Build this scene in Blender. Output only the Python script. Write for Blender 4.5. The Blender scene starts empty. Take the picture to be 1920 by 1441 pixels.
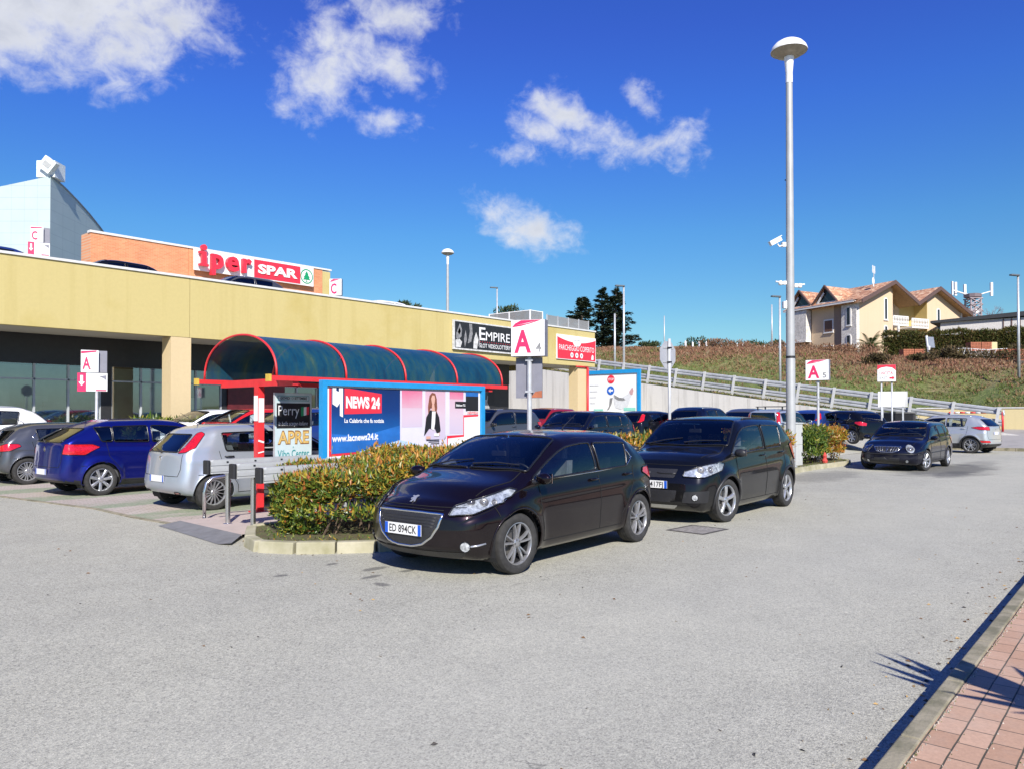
import bpy, bmesh, math, random
from math import sin, cos, tan, pi, radians, sqrt, atan2, exp, hypot
from mathutils import Vector, Matrix
from mathutils.bvhtree import BVHTree
from mathutils.geometry import delaunay_2d_cdt

SC = bpy.context.scene
COL = SC.collection
R = random.Random(11)

# ---------------------------------------------------------------- camera, sky, sun, exposure
cam_d = bpy.data.cameras.new('camera')
cam = bpy.data.objects.new('camera', cam_d)
COL.objects.link(cam)
SC.camera = cam
YAW = radians(40.2)
cam.location = (0, 0, 1.65)
cam.rotation_euler = (radians(90.8), 0, YAW - pi / 2)
cam_d.sensor_width = 36
cam_d.lens = 27.0
cam_d.shift_y = 35.4 / 1920
cam_d.clip_start = 0.05
cam_d.clip_end = 3000

SUN_AZ = radians(51)      # direction the light travels, from +X towards +Y
SUN_EL = radians(36)
sd = bpy.data.lights.new('sun', 'SUN')
sd.energy = 4.3
sd.angle = radians(0.53)
sd.color = (1.0, 0.955, 0.88)
sun = bpy.data.objects.new('sun', sd)
COL.objects.link(sun)
trav = Vector((cos(SUN_AZ) * cos(SUN_EL), sin(SUN_AZ) * cos(SUN_EL), -sin(SUN_EL)))
sun.rotation_euler = trav.to_track_quat('-Z', 'Y').to_euler()

SC.view_settings.view_transform = 'Standard'
SC.view_settings.look = 'None'
SC.view_settings.exposure = 0.75
SC.view_settings.gamma = 1.0

W = bpy.data.worlds.new('World')
SC.world = W
W.use_nodes = True


def build_world():
    nt = W.node_tree
    N = nt.nodes
    L = nt.links
    for n in list(N):
        N.remove(n)
    out = N.new('ShaderNodeOutputWorld')
    bg = N.new('ShaderNodeBackground')
    bg.inputs['Strength'].default_value = 0.104
    sky = N.new('ShaderNodeTexSky')
    sky.sky_type = 'NISHITA'
    sky.sun_disc = False
    sky.sun_elevation = SUN_EL
    # light comes from the azimuth opposite to its travel
    sky.sun_rotation = pi / 2 - (SUN_AZ + pi)
    sky.altitude = 500
    sky.air_density = 1.0
    sky.dust_density = 0.15
    sky.ozone_density = 3.0
    hs = N.new('ShaderNodeHueSaturation')
    hs.inputs['Saturation'].default_value = 1.28
    hs.inputs['Value'].default_value = 1.0
    L.new(sky.outputs[0], hs.inputs['Color'])
    tc = N.new('ShaderNodeTexCoord')
    D = tc.outputs['Generated']
    sz = N.new('ShaderNodeSeparateXYZ')
    L.new(D, sz.inputs[0])
    tint = ramp(N, L, sz.outputs['Z'], [(0, (.30, .40, .52)), (.03, (.40, .50, .56)), (.108, (.49, .60, .57)), (.225, (.52, .65, .73)), (.366, (.55, .555, .95)), (.446, (.615, .49, .965)), (1, (.6, .48, .96))])
    skyc = mixc(N, L, 1, hs.outputs[0], tint, 'MULTIPLY')

    def M(op, a, b=None, c=None):
        n = N.new('ShaderNodeMath')
        n.operation = op
        for i, v in enumerate((a, b, c)):
            if v is None:
                continue
            if isinstance(v, (int, float)):
                n.inputs[i].default_value = v
            else:
                L.new(v, n.inputs[i])
        return n.outputs[0]

    def dot(v):
        n = N.new('ShaderNodeVectorMath')
        n.operation = 'DOT_PRODUCT'
        L.new(D, n.inputs[0])
        n.inputs[1].default_value = v
        return n.outputs['Value']

    # clouds: azimuth, elevation, half width, half height (degrees), tilt
    clouds = CLOUDS
    mask = None
    for az, el, sx, sy, tilt, dens in clouds:
        a, e = radians(az), radians(el)
        c = Vector((cos(a) * cos(e), sin(a) * cos(e), sin(e)))
        r = Vector((sin(a), -cos(a), 0))
        u = r.cross(c)
        t = radians(tilt)
        r2, u2 = r * cos(t) + u * sin(t), u * cos(t) - r * sin(t)
        dx = M('MULTIPLY', dot(r2), 1 / radians(sx))
        dy = M('MULTIPLY', dot(u2), 1 / radians(sy))
        q = M('SQRT', M('ADD', M('MULTIPLY', dx, dx), M('MULTIPLY', dy, dy)))
        m = M('MULTIPLY', M('SUBTRACT', 1.0, q), dens)
        m = M('MINIMUM', m, M('SUBTRACT', M('MULTIPLY', dot(c), 4.0), 2.0))
        mask = m if mask is None else M('MAXIMUM', mask, m)
    mask = M('MAXIMUM', mask, -1.2)

    def noise(scale, detail, rough, dist=0.0, off=(0, 0, 0)):
        mp = N.new('ShaderNodeMapping')
        mp.inputs['Location'].default_value = off
        mp.inputs['Scale'].default_value = (1, 1, 1.25)
        L.new(D, mp.inputs[0])
        n = N.new('ShaderNodeTexNoise')
        n.inputs['Scale'].default_value = scale
        n.inputs['Detail'].default_value = detail
        n.inputs['Roughness'].default_value = rough
        n.inputs['Distortion'].default_value = dist
        L.new(mp.outputs[0], n.inputs['Vector'])
        return n.outputs[0]
    n1 = noise(9.0, 9, 0.58, 0.25)
    n2 = noise(34.0, 8, 0.62, 0.3, (3, 1, 7))
    nn = M('ADD', M('MULTIPLY', M('SUBTRACT', n1, 0.5), 2.3), M('MULTIPLY', M('SUBTRACT', n2, 0.5), 1.8))
    dns = M('ADD', mask, nn)
    mr = N.new('ShaderNodeMapRange')
    mr.interpolation_type = 'SMOOTHSTEP'
    mr.inputs['From Min'].default_value = -0.08
    mr.inputs['From Max'].default_value = 1.15
    L.new(dns, mr.inputs[0])
    fac = M('MULTIPLY', mr.outputs[0], 0.93)
    # cloud shade: thicker parts a little greyer
    mr2 = N.new('ShaderNodeMapRange')
    mr2.inputs['From Min'].default_value = 0.35
    mr2.inputs['From Max'].default_value = 1.7
    L.new(M('ADD', dns, M('MULTIPLY', M('SUBTRACT', noise(16, 6, 0.6, 0, (5, 5, 5)), 0.5), 2.0)), mr2.inputs[0])
    cr = N.new('ShaderNodeMixRGB')
    cr.inputs[1].default_value = (5.1, 5.2, 5.4, 1)
    cr.inputs[2].default_value = (3.7, 3.85, 4.25, 1)
    L.new(mr2.outputs[0], cr.inputs[0])
    mx = N.new('ShaderNodeMixRGB')
    L.new(fac, mx.inputs[0])
    L.new(skyc, mx.inputs[1])
    L.new(cr.outputs[0], mx.inputs[2])
    L.new(mx.outputs[0], bg.inputs['Color'])
    L.new(bg.outputs[0], out.inputs[0])


CLOUDS = [
    (70.0, 25.6, 9.6, 4.4, -4, 1.5), (75, 22.6, 7.0, 3.2, 0, 1.4), (64.8, 27.6, 4.0, 2.2, 0, 1.05),
    (54.4, 22.7, 4.3, 3.0, 35, 0.85), (48.3, 27.4, 4.8, 2.1, 0, 0.85), (48.6, 23.9, 3.4, 2.2, -20, 0.85),
    (49.0, 20.7, 2.9, 1.3, 0, 0.8), (52.0, 24.8, 2.6, 2.6, 20, 0.6),
    (36.0, 21.3, 3.2, 1.4, -25, 0.95), (32.2, 19.3, 5.2, 2.0, -10, 1.05), (29.0, 19.2, 3.0, 1.4, 20, 0.85),
    (30.2, 21.6, 2.4, 1.1, -60, 0.66), (40.0, 19.0, 1.5, 0.7, 0, 0.42), (37.8, 20.2, 2.0, 1.0, -30, 0.7),
    (41.2, 14.6, 2.3, 1.3, -25, 0.75), (38.2, 13.3, 4.0, 1.4, -10, 0.78), (35.8, 13.6, 1.8, .8, 0, 0.5),
]

# ---------------------------------------------------------------- object helpers


def tag(o, label=None, cat=None, group=None, kind=None):
    if label:
        o['label'] = label
    if cat:
        o['category'] = cat
    if group:
        o['group'] = group
    if kind:
        o['kind'] = kind
    return o


def thing(name, label, cat, loc=(0, 0, 0), rz=0.0, group=None):
    o = bpy.data.objects.new(name, None)
    o.empty_display_size = 0.2
    COL.objects.link(o)
    o.location = loc
    o.rotation_euler = (0, 0, rz)
    return tag(o, label, cat, group)


def copy_tree(o, parent=None):
    c = o.copy()
    COL.objects.link(c)
    if parent:
        c.parent = parent
    for ch in list(o.children):
        copy_tree(ch, c)
    return c


class MB:
    """collects shapes and links them as one mesh object"""

    def __init__(s):
        s.v = []
        s.f = []
        s.m = []

    def add(s, vs, fs, mi=0):
        b = len(s.v)
        s.v.extend([tuple(p) for p in vs])
        for f in fs:
            s.f.append(tuple(b + i for i in f))
            s.m.append(mi)
        return s

    def box(s, c, d, mi=0, rz=0.0, rx=0.0, ry=0.0):
        M = Matrix.Translation(c) @ Matrix.Rotation(rz, 4, 'Z') @ Matrix.Rotation(ry, 4, 'Y') @ Matrix.Rotation(rx, 4, 'X')
        vs = [M @ Vector((x * d[0] / 2, y * d[1] / 2, z * d[2] / 2)) for x in (-1, 1) for y in (-1, 1) for z in (-1, 1)]
        return s.add(vs, [(0, 1, 3, 2), (4, 6, 7, 5), (0, 4, 5, 1), (2, 3, 7, 6), (0, 2, 6, 4), (1, 5, 7, 3)], mi)

    def rbox(s, c, d, r, mi=0, rz=0.0, seg=3):
        """box with vertical edges rounded and a chamfered top"""
        pts = []
        hx, hy = d[0] / 2 - r, d[1] / 2 - r
        for k, (sx, sy) in enumerate(((1, 1), (-1, 1), (-1, -1), (1, -1))):
            for i in range(seg + 1):
                a = (k + i / seg) * pi / 2
                pts.append((sx * hx + r * cos(a), sy * hy + r * sin(a)))
        n = len(pts)
        ch = min(r * .6, d[2] * .3)
        rings = []
        for z, q in ((-d[2] / 2, 1), (d[2] / 2 - ch, 1), (d[2] / 2, 1 - ch / max(d[0], d[1]) * 2)):
            rings.append([(x * q, y * q, z) for x, y in pts])
        M = Matrix.Translation(c) @ Matrix.Rotation(rz, 4, 'Z')
        vs = [M @ Vector(p) for rr in rings for p in rr]
        fs = []
        for k in range(2):
            for i in range(n):
                j = (i + 1) % n
                fs.append((k * n + i, k * n + j, (k + 1) * n + j, (k + 1) * n + i))
        fs.append(tuple(range(2 * n, 3 * n)))
        fs.append(tuple(reversed(range(n))))
        return s.add(vs, fs, mi)

    def tube(s, p0, p1, r0, r1=None, n=10, mi=0, caps=True):
        return s.path([p0, p1], [r0, r0 if r1 is None else r1], n, mi, caps)

    def path(s, pts, r, n=8, mi=0, caps=True, closed=False):
        pts = [Vector(p) for p in pts]
        k = len(pts)
        if not isinstance(r, (list, tuple)):
            r = [r] * k
        rings = []
        up = None
        for i, p in enumerate(pts):
            if closed:
                t = pts[(i + 1) % k] - pts[i - 1]
            else:
                t = pts[min(i + 1, k - 1)] - pts[max(i - 1, 0)]
            if t.length < 1e-9:
                t = Vector((0, 0, 1))
            t.normalize()
            if up is None:
                up = Vector((0, 0, 1)) if abs(t.z) < .9 else Vector((1, 0, 0))
            a = t.cross(up)
            if a.length < 1e-6:
                a = t.orthogonal()
            a.normalize()
            b = a.cross(t)
            up = b
            rings.append([p + (a * cos(2 * pi * j / n) + b * sin(2 * pi * j / n)) * r[i] for j in range(n)])
        vs = [v for rr in rings for v in rr]
        fs = []
        for i in range(k if closed else k - 1):
            for j in range(n):
                j2 = (j + 1) % n
                i2 = (i + 1) % k
                fs.append((i * n + j, i * n + j2, i2 * n + j2, i2 * n + j))
        if caps and not closed:
            fs.append(tuple(range(n)))
            fs.append(tuple(reversed(range((k - 1) * n, k * n))))
        return s.add(vs, fs, mi)

    def lathe(s, prof, c=(0, 0, 0), n=24, mi=0, axis='Z', rot=None):
        """prof: list of (radius, height)"""
        vs = []
        for rr, h in prof:
            for j in range(n):
                a = 2 * pi * j / n
                if axis == 'Z':
                    p = Vector((rr * cos(a), rr * sin(a), h))
                elif axis == 'Y':
                    p = Vector((rr * cos(a), h, rr * sin(a)))
                else:
                    p = Vector((h, rr * cos(a), rr * sin(a)))
                if rot:
                    p = rot @ p
                vs.append(p + Vector(c))
        fs = []
        for i in range(len(prof) - 1):
            for j in range(n):
                j2 = (j + 1) % n
                fs.append((i * n + j, i * n + j2, (i + 1) * n + j2, (i + 1) * n + j))
        return s.add(vs, fs, mi)

    def prism(s, poly, fr, d, mi=0, o=0.0):
        """poly (u,v) in frame fr=(origin,U,V) extruded by d along U x V, starting at offset o"""
        O, U, V = [Vector(q) for q in fr]
        Nn = U.cross(V).normalized()
        n = len(poly)
        a = [O + U * u + V * v + Nn * o for u, v in poly]
        b = [p + Nn * d for p in a]
        fs = [tuple(reversed(range(n))), tuple(range(n, 2 * n))]
        for i in range(n):
            j = (i + 1) % n
            fs.append((i, j, n + j, n + i))
        return s.add(a + b, fs, mi)

    def flat(s, poly, fr, o=0.0, mi=0):
        O, U, V = [Vector(q) for q in fr]
        Nn = U.cross(V).normalized()
        return s.add([O + U * u + V * v + Nn * o for u, v in poly], [tuple(range(len(poly)))], mi)

    def text(s, body, fr, h, o=0.003, mi=0, bold=0.0, squeeze=1.0, align='LEFT', ext=0.0, shear=0.0, w=None):
        """letters of cap height h; w = wanted total width"""
        cu = bpy.data.curves.new('t', 'FONT')
        cu.body = body
        cu.size = 1.0
        cu.offset = bold
        cu.extrude = ext / h if ext else 0.0
        cu.resolution_u = 3
        cu.shear = shear
        cu.align_x = align
        ob = bpy.data.objects.new('t', cu)
        me = bpy.data.meshes.new_from_object(ob)
        O, U, V = [Vector(q) for q in fr]
        Nn = U.cross(V).normalized()
        xs = [v.co.x for v in me.vertices]
        k = h / 0.69
        if not xs:
            return 0
        kx = k * squeeze
        x0 = 0
        if w:
            kx = w / (max(xs) - min(xs))
            x0 = min(xs)
        vs = [O + U * ((v.co.x - x0) * kx) + V * (v.co.y * k) + Nn * (o + v.co.z * k) for v in me.vertices]
        s.add(vs, [tuple(p.vertices) for p in me.polygons], mi)
        wid = (max(xs) - min(xs)) * kx
        bpy.data.objects.remove(ob)
        bpy.data.curves.remove(cu)
        bpy.data.meshes.remove(me)
        return wid

    def build(s, name, mats, parent=None, smooth=False, loc=None, auto=None, fix=True):
        me = bpy.data.meshes.new(name)
        me.from_pydata(s.v, [], s.f)
        if not isinstance(mats, (list, tuple)):
            mats = [mats]
        for m in mats:
            me.materials.append(m)
        if len(mats) > 1:
            me.polygons.foreach_set('material_index', [min(i, len(mats) - 1) for i in s.m])
        if fix:
            bm = bmesh.new()
            bm.from_mesh(me)
            bmesh.ops.recalc_face_normals(bm, faces=bm.faces)
            bm.to_mesh(me)
            bm.free()
        if smooth:
            me.polygons.foreach_set('use_smooth', [True] * len(me.polygons))
            if auto:
                me.set_sharp_from_angle(angle=radians(auto))
        me.update()
        o = bpy.data.objects.new(name, me)
        COL.objects.link(o)
        if parent:
            o.parent = parent
        if loc:
            o.location = loc
        return o


def bevel(o, w=0.01, seg=2):
    m = o.modifiers.new('bevel', 'BEVEL')
    m.width = w
    m.segments = seg
    m.limit_method = 'ANGLE'
    m.angle_limit = radians(40)
    return o


def circ(r, n=20, c=(0, 0), ry=None, a0=0, a1=2 * pi):
    ry = r if ry is None else ry
    full = abs(a1 - a0 - 2 * pi) < 1e-6
    k = n if full else n + 1
    return [(c[0] + r * cos(a0 + (a1 - a0) * i / n), c[1] + ry * sin(a0 + (a1 - a0) * i / n)) for i in range(k)]


# ---------------------------------------------------------------- materials
MATS = {}


def nodes(name):
    m = bpy.data.materials.new(name)
    m.use_nodes = True
    nt = m.node_tree
    b = nt.nodes['Principled BSDF']
    return m, nt.nodes, nt.links, b


def tex_noise(N, L, scale, detail=4, rough=.6, coord='Object', stretch=None, dist=0):
    tc = N.new('ShaderNodeTexCoord')
    n = N.new('ShaderNodeTexNoise')
    n.inputs['Scale'].default_value = scale
    n.inputs['Detail'].default_value = detail
    n.inputs['Roughness'].default_value = rough
    n.inputs['Distortion'].default_value = dist
    if stretch:
        mp = N.new('ShaderNodeMapping')
        mp.inputs['Scale'].default_value = stretch
        L.new(tc.outputs[coord], mp.inputs[0])
        L.new(mp.outputs[0], n.inputs['Vector'])
    else:
        L.new(tc.outputs[coord], n.inputs['Vector'])
    return n.outputs[0]


def ramp(N, L, fac, stops):
    r = N.new('ShaderNodeValToRGB')
    e = r.color_ramp.elements
    e[0].position, e[0].color = stops[0][0], (*stops[0][1], 1)
    e[1].position, e[1].color = stops[-1][0], (*stops[-1][1], 1)
    for p, c in stops[1:-1]:
        q = e.new(p)
        q.color = (*c, 1)
    L.new(fac, r.inputs[0])
    return r.outputs[0]


def mixc(N, L, fac, a, b, mode='MIX'):
    n = N.new('ShaderNodeMixRGB')
    n.blend_type = mode
    for i, v in enumerate((fac, a, b)):
        if isinstance(v, (int, float)):
            n.inputs[i].default_value = v
        elif isinstance(v, tuple):
            n.inputs[i].default_value = (*v, 1)
        else:
            L.new(v, n.inputs[i])
    return n.outputs[0]


def bump(N, L, b, h, strength=.3, dist=.01):
    n = N.new('ShaderNodeBump')
    n.inputs['Strength'].default_value = strength
    n.inputs['Distance'].default_value = dist
    L.new(h, n.inputs['Height'])
    L.new(n.outputs[0], b.inputs['Normal'])


def mat(name, col, rough=.6, metal=0., var=.12, scale=6., bmp=0., coat=0., spec=None, stretch=None, bscale=None):
    """plain surface with a little tonal variation"""
    if name in MATS:
        return MATS[name]
    m, N, L, b = nodes(name)
    b.inputs['Roughness'].default_value = rough
    b.inputs['Metallic'].default_value = metal
    if spec is not None:
        b.inputs['Specular IOR Level'].default_value = spec
    if coat:
        b.inputs['Coat Weight'].default_value = coat
        b.inputs['Coat Roughness'].default_value = .04
    if var > 0:
        f = tex_noise(N, L, scale, 5, .6, stretch=stretch)
        lo = tuple(c * (1 - var) for c in col)
        hi = tuple(min(1, c * (1 + var)) for c in col)
        L.new(ramp(N, L, f, [(.3, lo), (.7, hi)]), b.inputs['Base Color'])
    else:
        b.inputs['Base Color'].default_value = (*col, 1)
    if bmp:
        bump(N, L, b, tex_noise(N, L, bscale or scale * 6, 4, .6), bmp, .01)
    MATS[name] = m
    return m


def paint(name, col, metal=.35, rough=.32, dust=.10, dustcol=(.32, .29, .25)):
    """car paint: coloured base, clear coat, light road dust low on the body"""
    m, N, L, b = nodes(name)
    tc = N.new('ShaderNodeTexCoord')
    sp = N.new('ShaderNodeSeparateXYZ')
    L.new(tc.outputs['Object'], sp.inputs[0])
    mr = N.new('ShaderNodeMapRange')
    mr.inputs['From Min'].default_value = .75
    mr.inputs['From Max'].default_value = .15
    mr.inputs['To Min'].default_value = .12
    L.new(sp.outputs['Z'], mr.inputs[0])
    n = tex_noise(N, L, 5, 6, .65)
    mu = N.new('ShaderNodeMath')
    mu.operation = 'MULTIPLY'
    L.new(mr.outputs[0], mu.inputs[0])
    L.new(n, mu.inputs[1])
    mu2 = N.new('ShaderNodeMath')
    mu2.operation = 'MULTIPLY'
    mu2.inputs[1].default_value = dust * 2
    L.new(mu.outputs[0], mu2.inputs[0])
    L.new(mixc(N, L, mu2.outputs[0], col, dustcol), b.inputs['Base Color'])
    b.inputs['Metallic'].default_value = metal
    b.inputs['Roughness'].default_value = rough
    b.inputs['Specular IOR Level'].default_value = .05
    b.inputs['Coat Weight'].default_value = .8
    b.inputs['Coat Roughness'].default_value = .03
    mr3 = N.new('ShaderNodeMapRange')
    mr3.inputs['To Min'].default_value = .02
    mr3.inputs['To Max'].default_value = .10
    L.new(mu.outputs[0], mr3.inputs[0])
    L.new(mr3.outputs[0], b.inputs['Coat Roughness'])
    return m


def glass(name, tint=(.3, .36, .35), rough=0.0, base=.04):
    """thin pane: tinted see-through with sharp reflections"""
    m = bpy.data.materials.new(name)
    m.use_nodes = True
    nt = m.node_tree
    N, L = nt.nodes, nt.links
    for n in list(N):
        N.remove(n)
    o = N.new('ShaderNodeOutputMaterial')
    t = N.new('ShaderNodeBsdfTransparent')
    t.inputs[0].default_value = (*tint, 1)
    g = N.new('ShaderNodeBsdfGlossy')
    g.inputs['Roughness'].default_value = rough
    g.inputs['Color'].default_value = (.95, .97, 1, 1)
    fr = N.new('ShaderNodeFresnel')
    fr.inputs[0].default_value = 1.5
    ad = N.new('ShaderNodeMath')
    ad.operation = 'ADD'
    ad.inputs[1].default_value = base
    L.new(fr.outputs[0], ad.inputs[0])
    mx = N.new('ShaderNodeMixShader')
    L.new(ad.outputs[0], mx.inputs[0])
    L.new(t.outputs[0], mx.inputs[1])
    L.new(g.outputs[0], mx.inputs[2])
    L.new(mx.outputs[0], o.inputs[0])
    return m


def weathered(name, col, stain, rough=.85, streak=.5, scale=.35, bmp=.15, s2=1.0, lo=.52, hi=.78):
    """rendered wall with blotches and faint vertical runs"""
    m, N, L, b = nodes(name)
    a = tex_noise(N, L, scale, 6, .6)
    v = tex_noise(N, L, 1.0, 6, .65, stretch=(2.4, 2.4, .12))
    blot = ramp(N, L, a, [(lo, (0, 0, 0)), (hi, (s2, s2, s2))])
    c1 = mixc(N, L, blot, col, stain)
    st = ramp(N, L, v, [(.5, (0, 0, 0)), (.8, (streak, streak, streak))])
    c2 = mixc(N, L, st, c1, tuple(x * .8 for x in stain))
    f = tex_noise(N, L, 9, 5, .7)
    c3 = mixc(N, L, 1.0, c2, ramp(N, L, f, [(.3, (.93, .93, .93)), (.7, (1, 1, 1))]), 'MULTIPLY')
    L.new(c3, b.inputs['Base Color'])
    b.inputs['Roughness'].default_value = rough
    bump(N, L, b, tex_noise(N, L, 60, 4, .6), bmp, .004)
    return m


build_world()
M_black = mat('black_plastic', (.018, .018, .02), .45, var=.15)
M_dark = mat('dark_inside', (.012, .012, .013), .8, var=.1)
M_rubber = mat('tyre_rubber', (.028, .027, .026), .82, var=.35, scale=14, bmp=.2)
M_rim = mat('alloy_silver', (.52, .53, .55), .32, metal=.75, var=.12, scale=20)
M_rimdark = mat('alloy_dark_grey', (.36, .36, .37), .35, metal=.7, var=.15, scale=20)
M_disc = mat('brake_disc', (.22, .21, .2), .5, metal=.8, var=.2)
M_chrome = mat('chrome', (.75, .76, .78), .12, metal=1., var=.04)
M_seat = mat('seat_cloth', (.15, .15, .165), .9, var=.25, scale=20)
M_white = mat('white_sign_face', (.78, .78, .77), .4, var=.04)
M_galv = mat('galvanised_steel', (.5, .51, .52), .45, metal=.35, var=.16, scale=7, bmp=.1)
M_inox = mat('stainless_steel', (.62, .62, .62), .22, metal=.95, var=.06, scale=10)
M_red = mat('red_paint', (.62, .03, .035), .45, var=.14, scale=4)
M_frame_blue = mat('blue_frame_paint', (.015, .26, .56), .4, var=.08)
M_glass = glass('car_glass', (.72, .78, .77))
M_glass_dark = glass('tinted_car_glass', (.16, .18, .20))
M_plate = mat('plate_white', (.72, .72, .70), .35, var=.03)
M_plateblue = mat('plate_blue', (.01, .09, .5), .35, var=.03)
M_ink = mat('black_ink', (.015, .015, .017), .5, var=.05)
# ---------------------------------------------------------------- car builder


def pch(pts, x):
    """monotone cubic through (x, y) points"""
    n = len(pts)
    if x <= pts[0][0]:
        return pts[0][1]
    if x >= pts[-1][0]:
        return pts[-1][1]
    d = [(pts[i + 1][1] - pts[i][1]) / (pts[i + 1][0] - pts[i][0]) for i in range(n - 1)]
    ms = [d[0]] + [0 if d[i - 1] * d[i] <= 0 else 2 * d[i - 1] * d[i] / (d[i - 1] + d[i]) for i in range(1, n - 1)] + [d[-1]]
    for i in range(n - 1):
        if x <= pts[i + 1][0]:
            h = pts[i + 1][0] - pts[i][0]
            t = (x - pts[i][0]) / h
            return ((2 * t ** 3 - 3 * t ** 2 + 1) * pts[i][1] + (t ** 3 - 2 * t ** 2 + t) * h * ms[i]
                    + (-2 * t ** 3 + 3 * t ** 2) * pts[i + 1][1] + (t ** 3 - t ** 2) * h * ms[i + 1])


def lin(pts, x):
    if x <= pts[0][0]:
        return pts[0][1]
    for a, b in zip(pts, pts[1:]):
        if x <= b[0]:
            return a[1] + (b[1] - a[1]) * (x - a[0]) / (b[0] - a[0])
    return pts[-1][1]


def sst(t):
    t = max(0., min(1., t))
    return t * t * (3 - 2 * t)


def inside(poly, u, v):
    c = False
    j = len(poly) - 1
    for i in range(len(poly)):
        a, b = poly[i], poly[j]
        if (a[1] > v) != (b[1] > v) and u < (b[0] - a[0]) * (v - a[1]) / (b[1] - a[1]) + a[0]:
            c = not c
        j = i
    return c


def resample(poly, step, closed=True):
    out = []
    n = len(poly)
    for i in range(n if closed else n - 1):
        a, b = poly[i], poly[(i + 1) % n]
        k = max(1, int(math.dist(a, b) / step))
        for q in range(k):
            t = q / k
            out.append(tuple(a[w] + (b[w] - a[w]) * t for w in range(len(a))))
    if not closed:
        out.append(tuple(poly[-1]))
    return out


def roundpoly(poly, r, seg=4):
    out = []
    n = len(poly)
    for i in range(n):
        p = Vector(poly[i])
        a = Vector(poly[i - 1])
        b = Vector(poly[(i + 1) % n])
        d1, d2 = (a - p), (b - p)
        rr = min(r, d1.length * .45, d2.length * .45)
        p1 = p + d1.normalized() * rr
        p2 = p + d2.normalized() * rr
        for q in range(seg + 1):
            t = q / seg
            out.append(tuple(p1 * (1 - t) ** 2 + p * 2 * t * (1 - t) + p2 * t * t))
    return out


VIEWS = {'left': (Vector((0, -1, 0)), Vector((1, 0, 0)), Vector((0, 0, 1))),
         'right': (Vector((0, 1, 0)), Vector((1, 0, 0)), Vector((0, 0, 1))),
         'top': (Vector((0, 0, -1)), Vector((1, 0, 0)), Vector((0, 1, 0))),
         'front': (Vector((-1, 0, 0)), Vector((0, 1, 0)), Vector((0, 0, 1))),
         'rear': (Vector((1, 0, 0)), Vector((0, 1, 0)), Vector((0, 0, 1)))}


def view_az(deg, down=0.0):
    """looking at the car from azimuth deg (0 = from the front, 90 = from its left)"""
    a = radians(deg)
    D = Vector((-cos(a), -sin(a), 0))
    U = Vector((-sin(a), cos(a), 0))
    return (D, U, Vector((0, 0, 1)))


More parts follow.
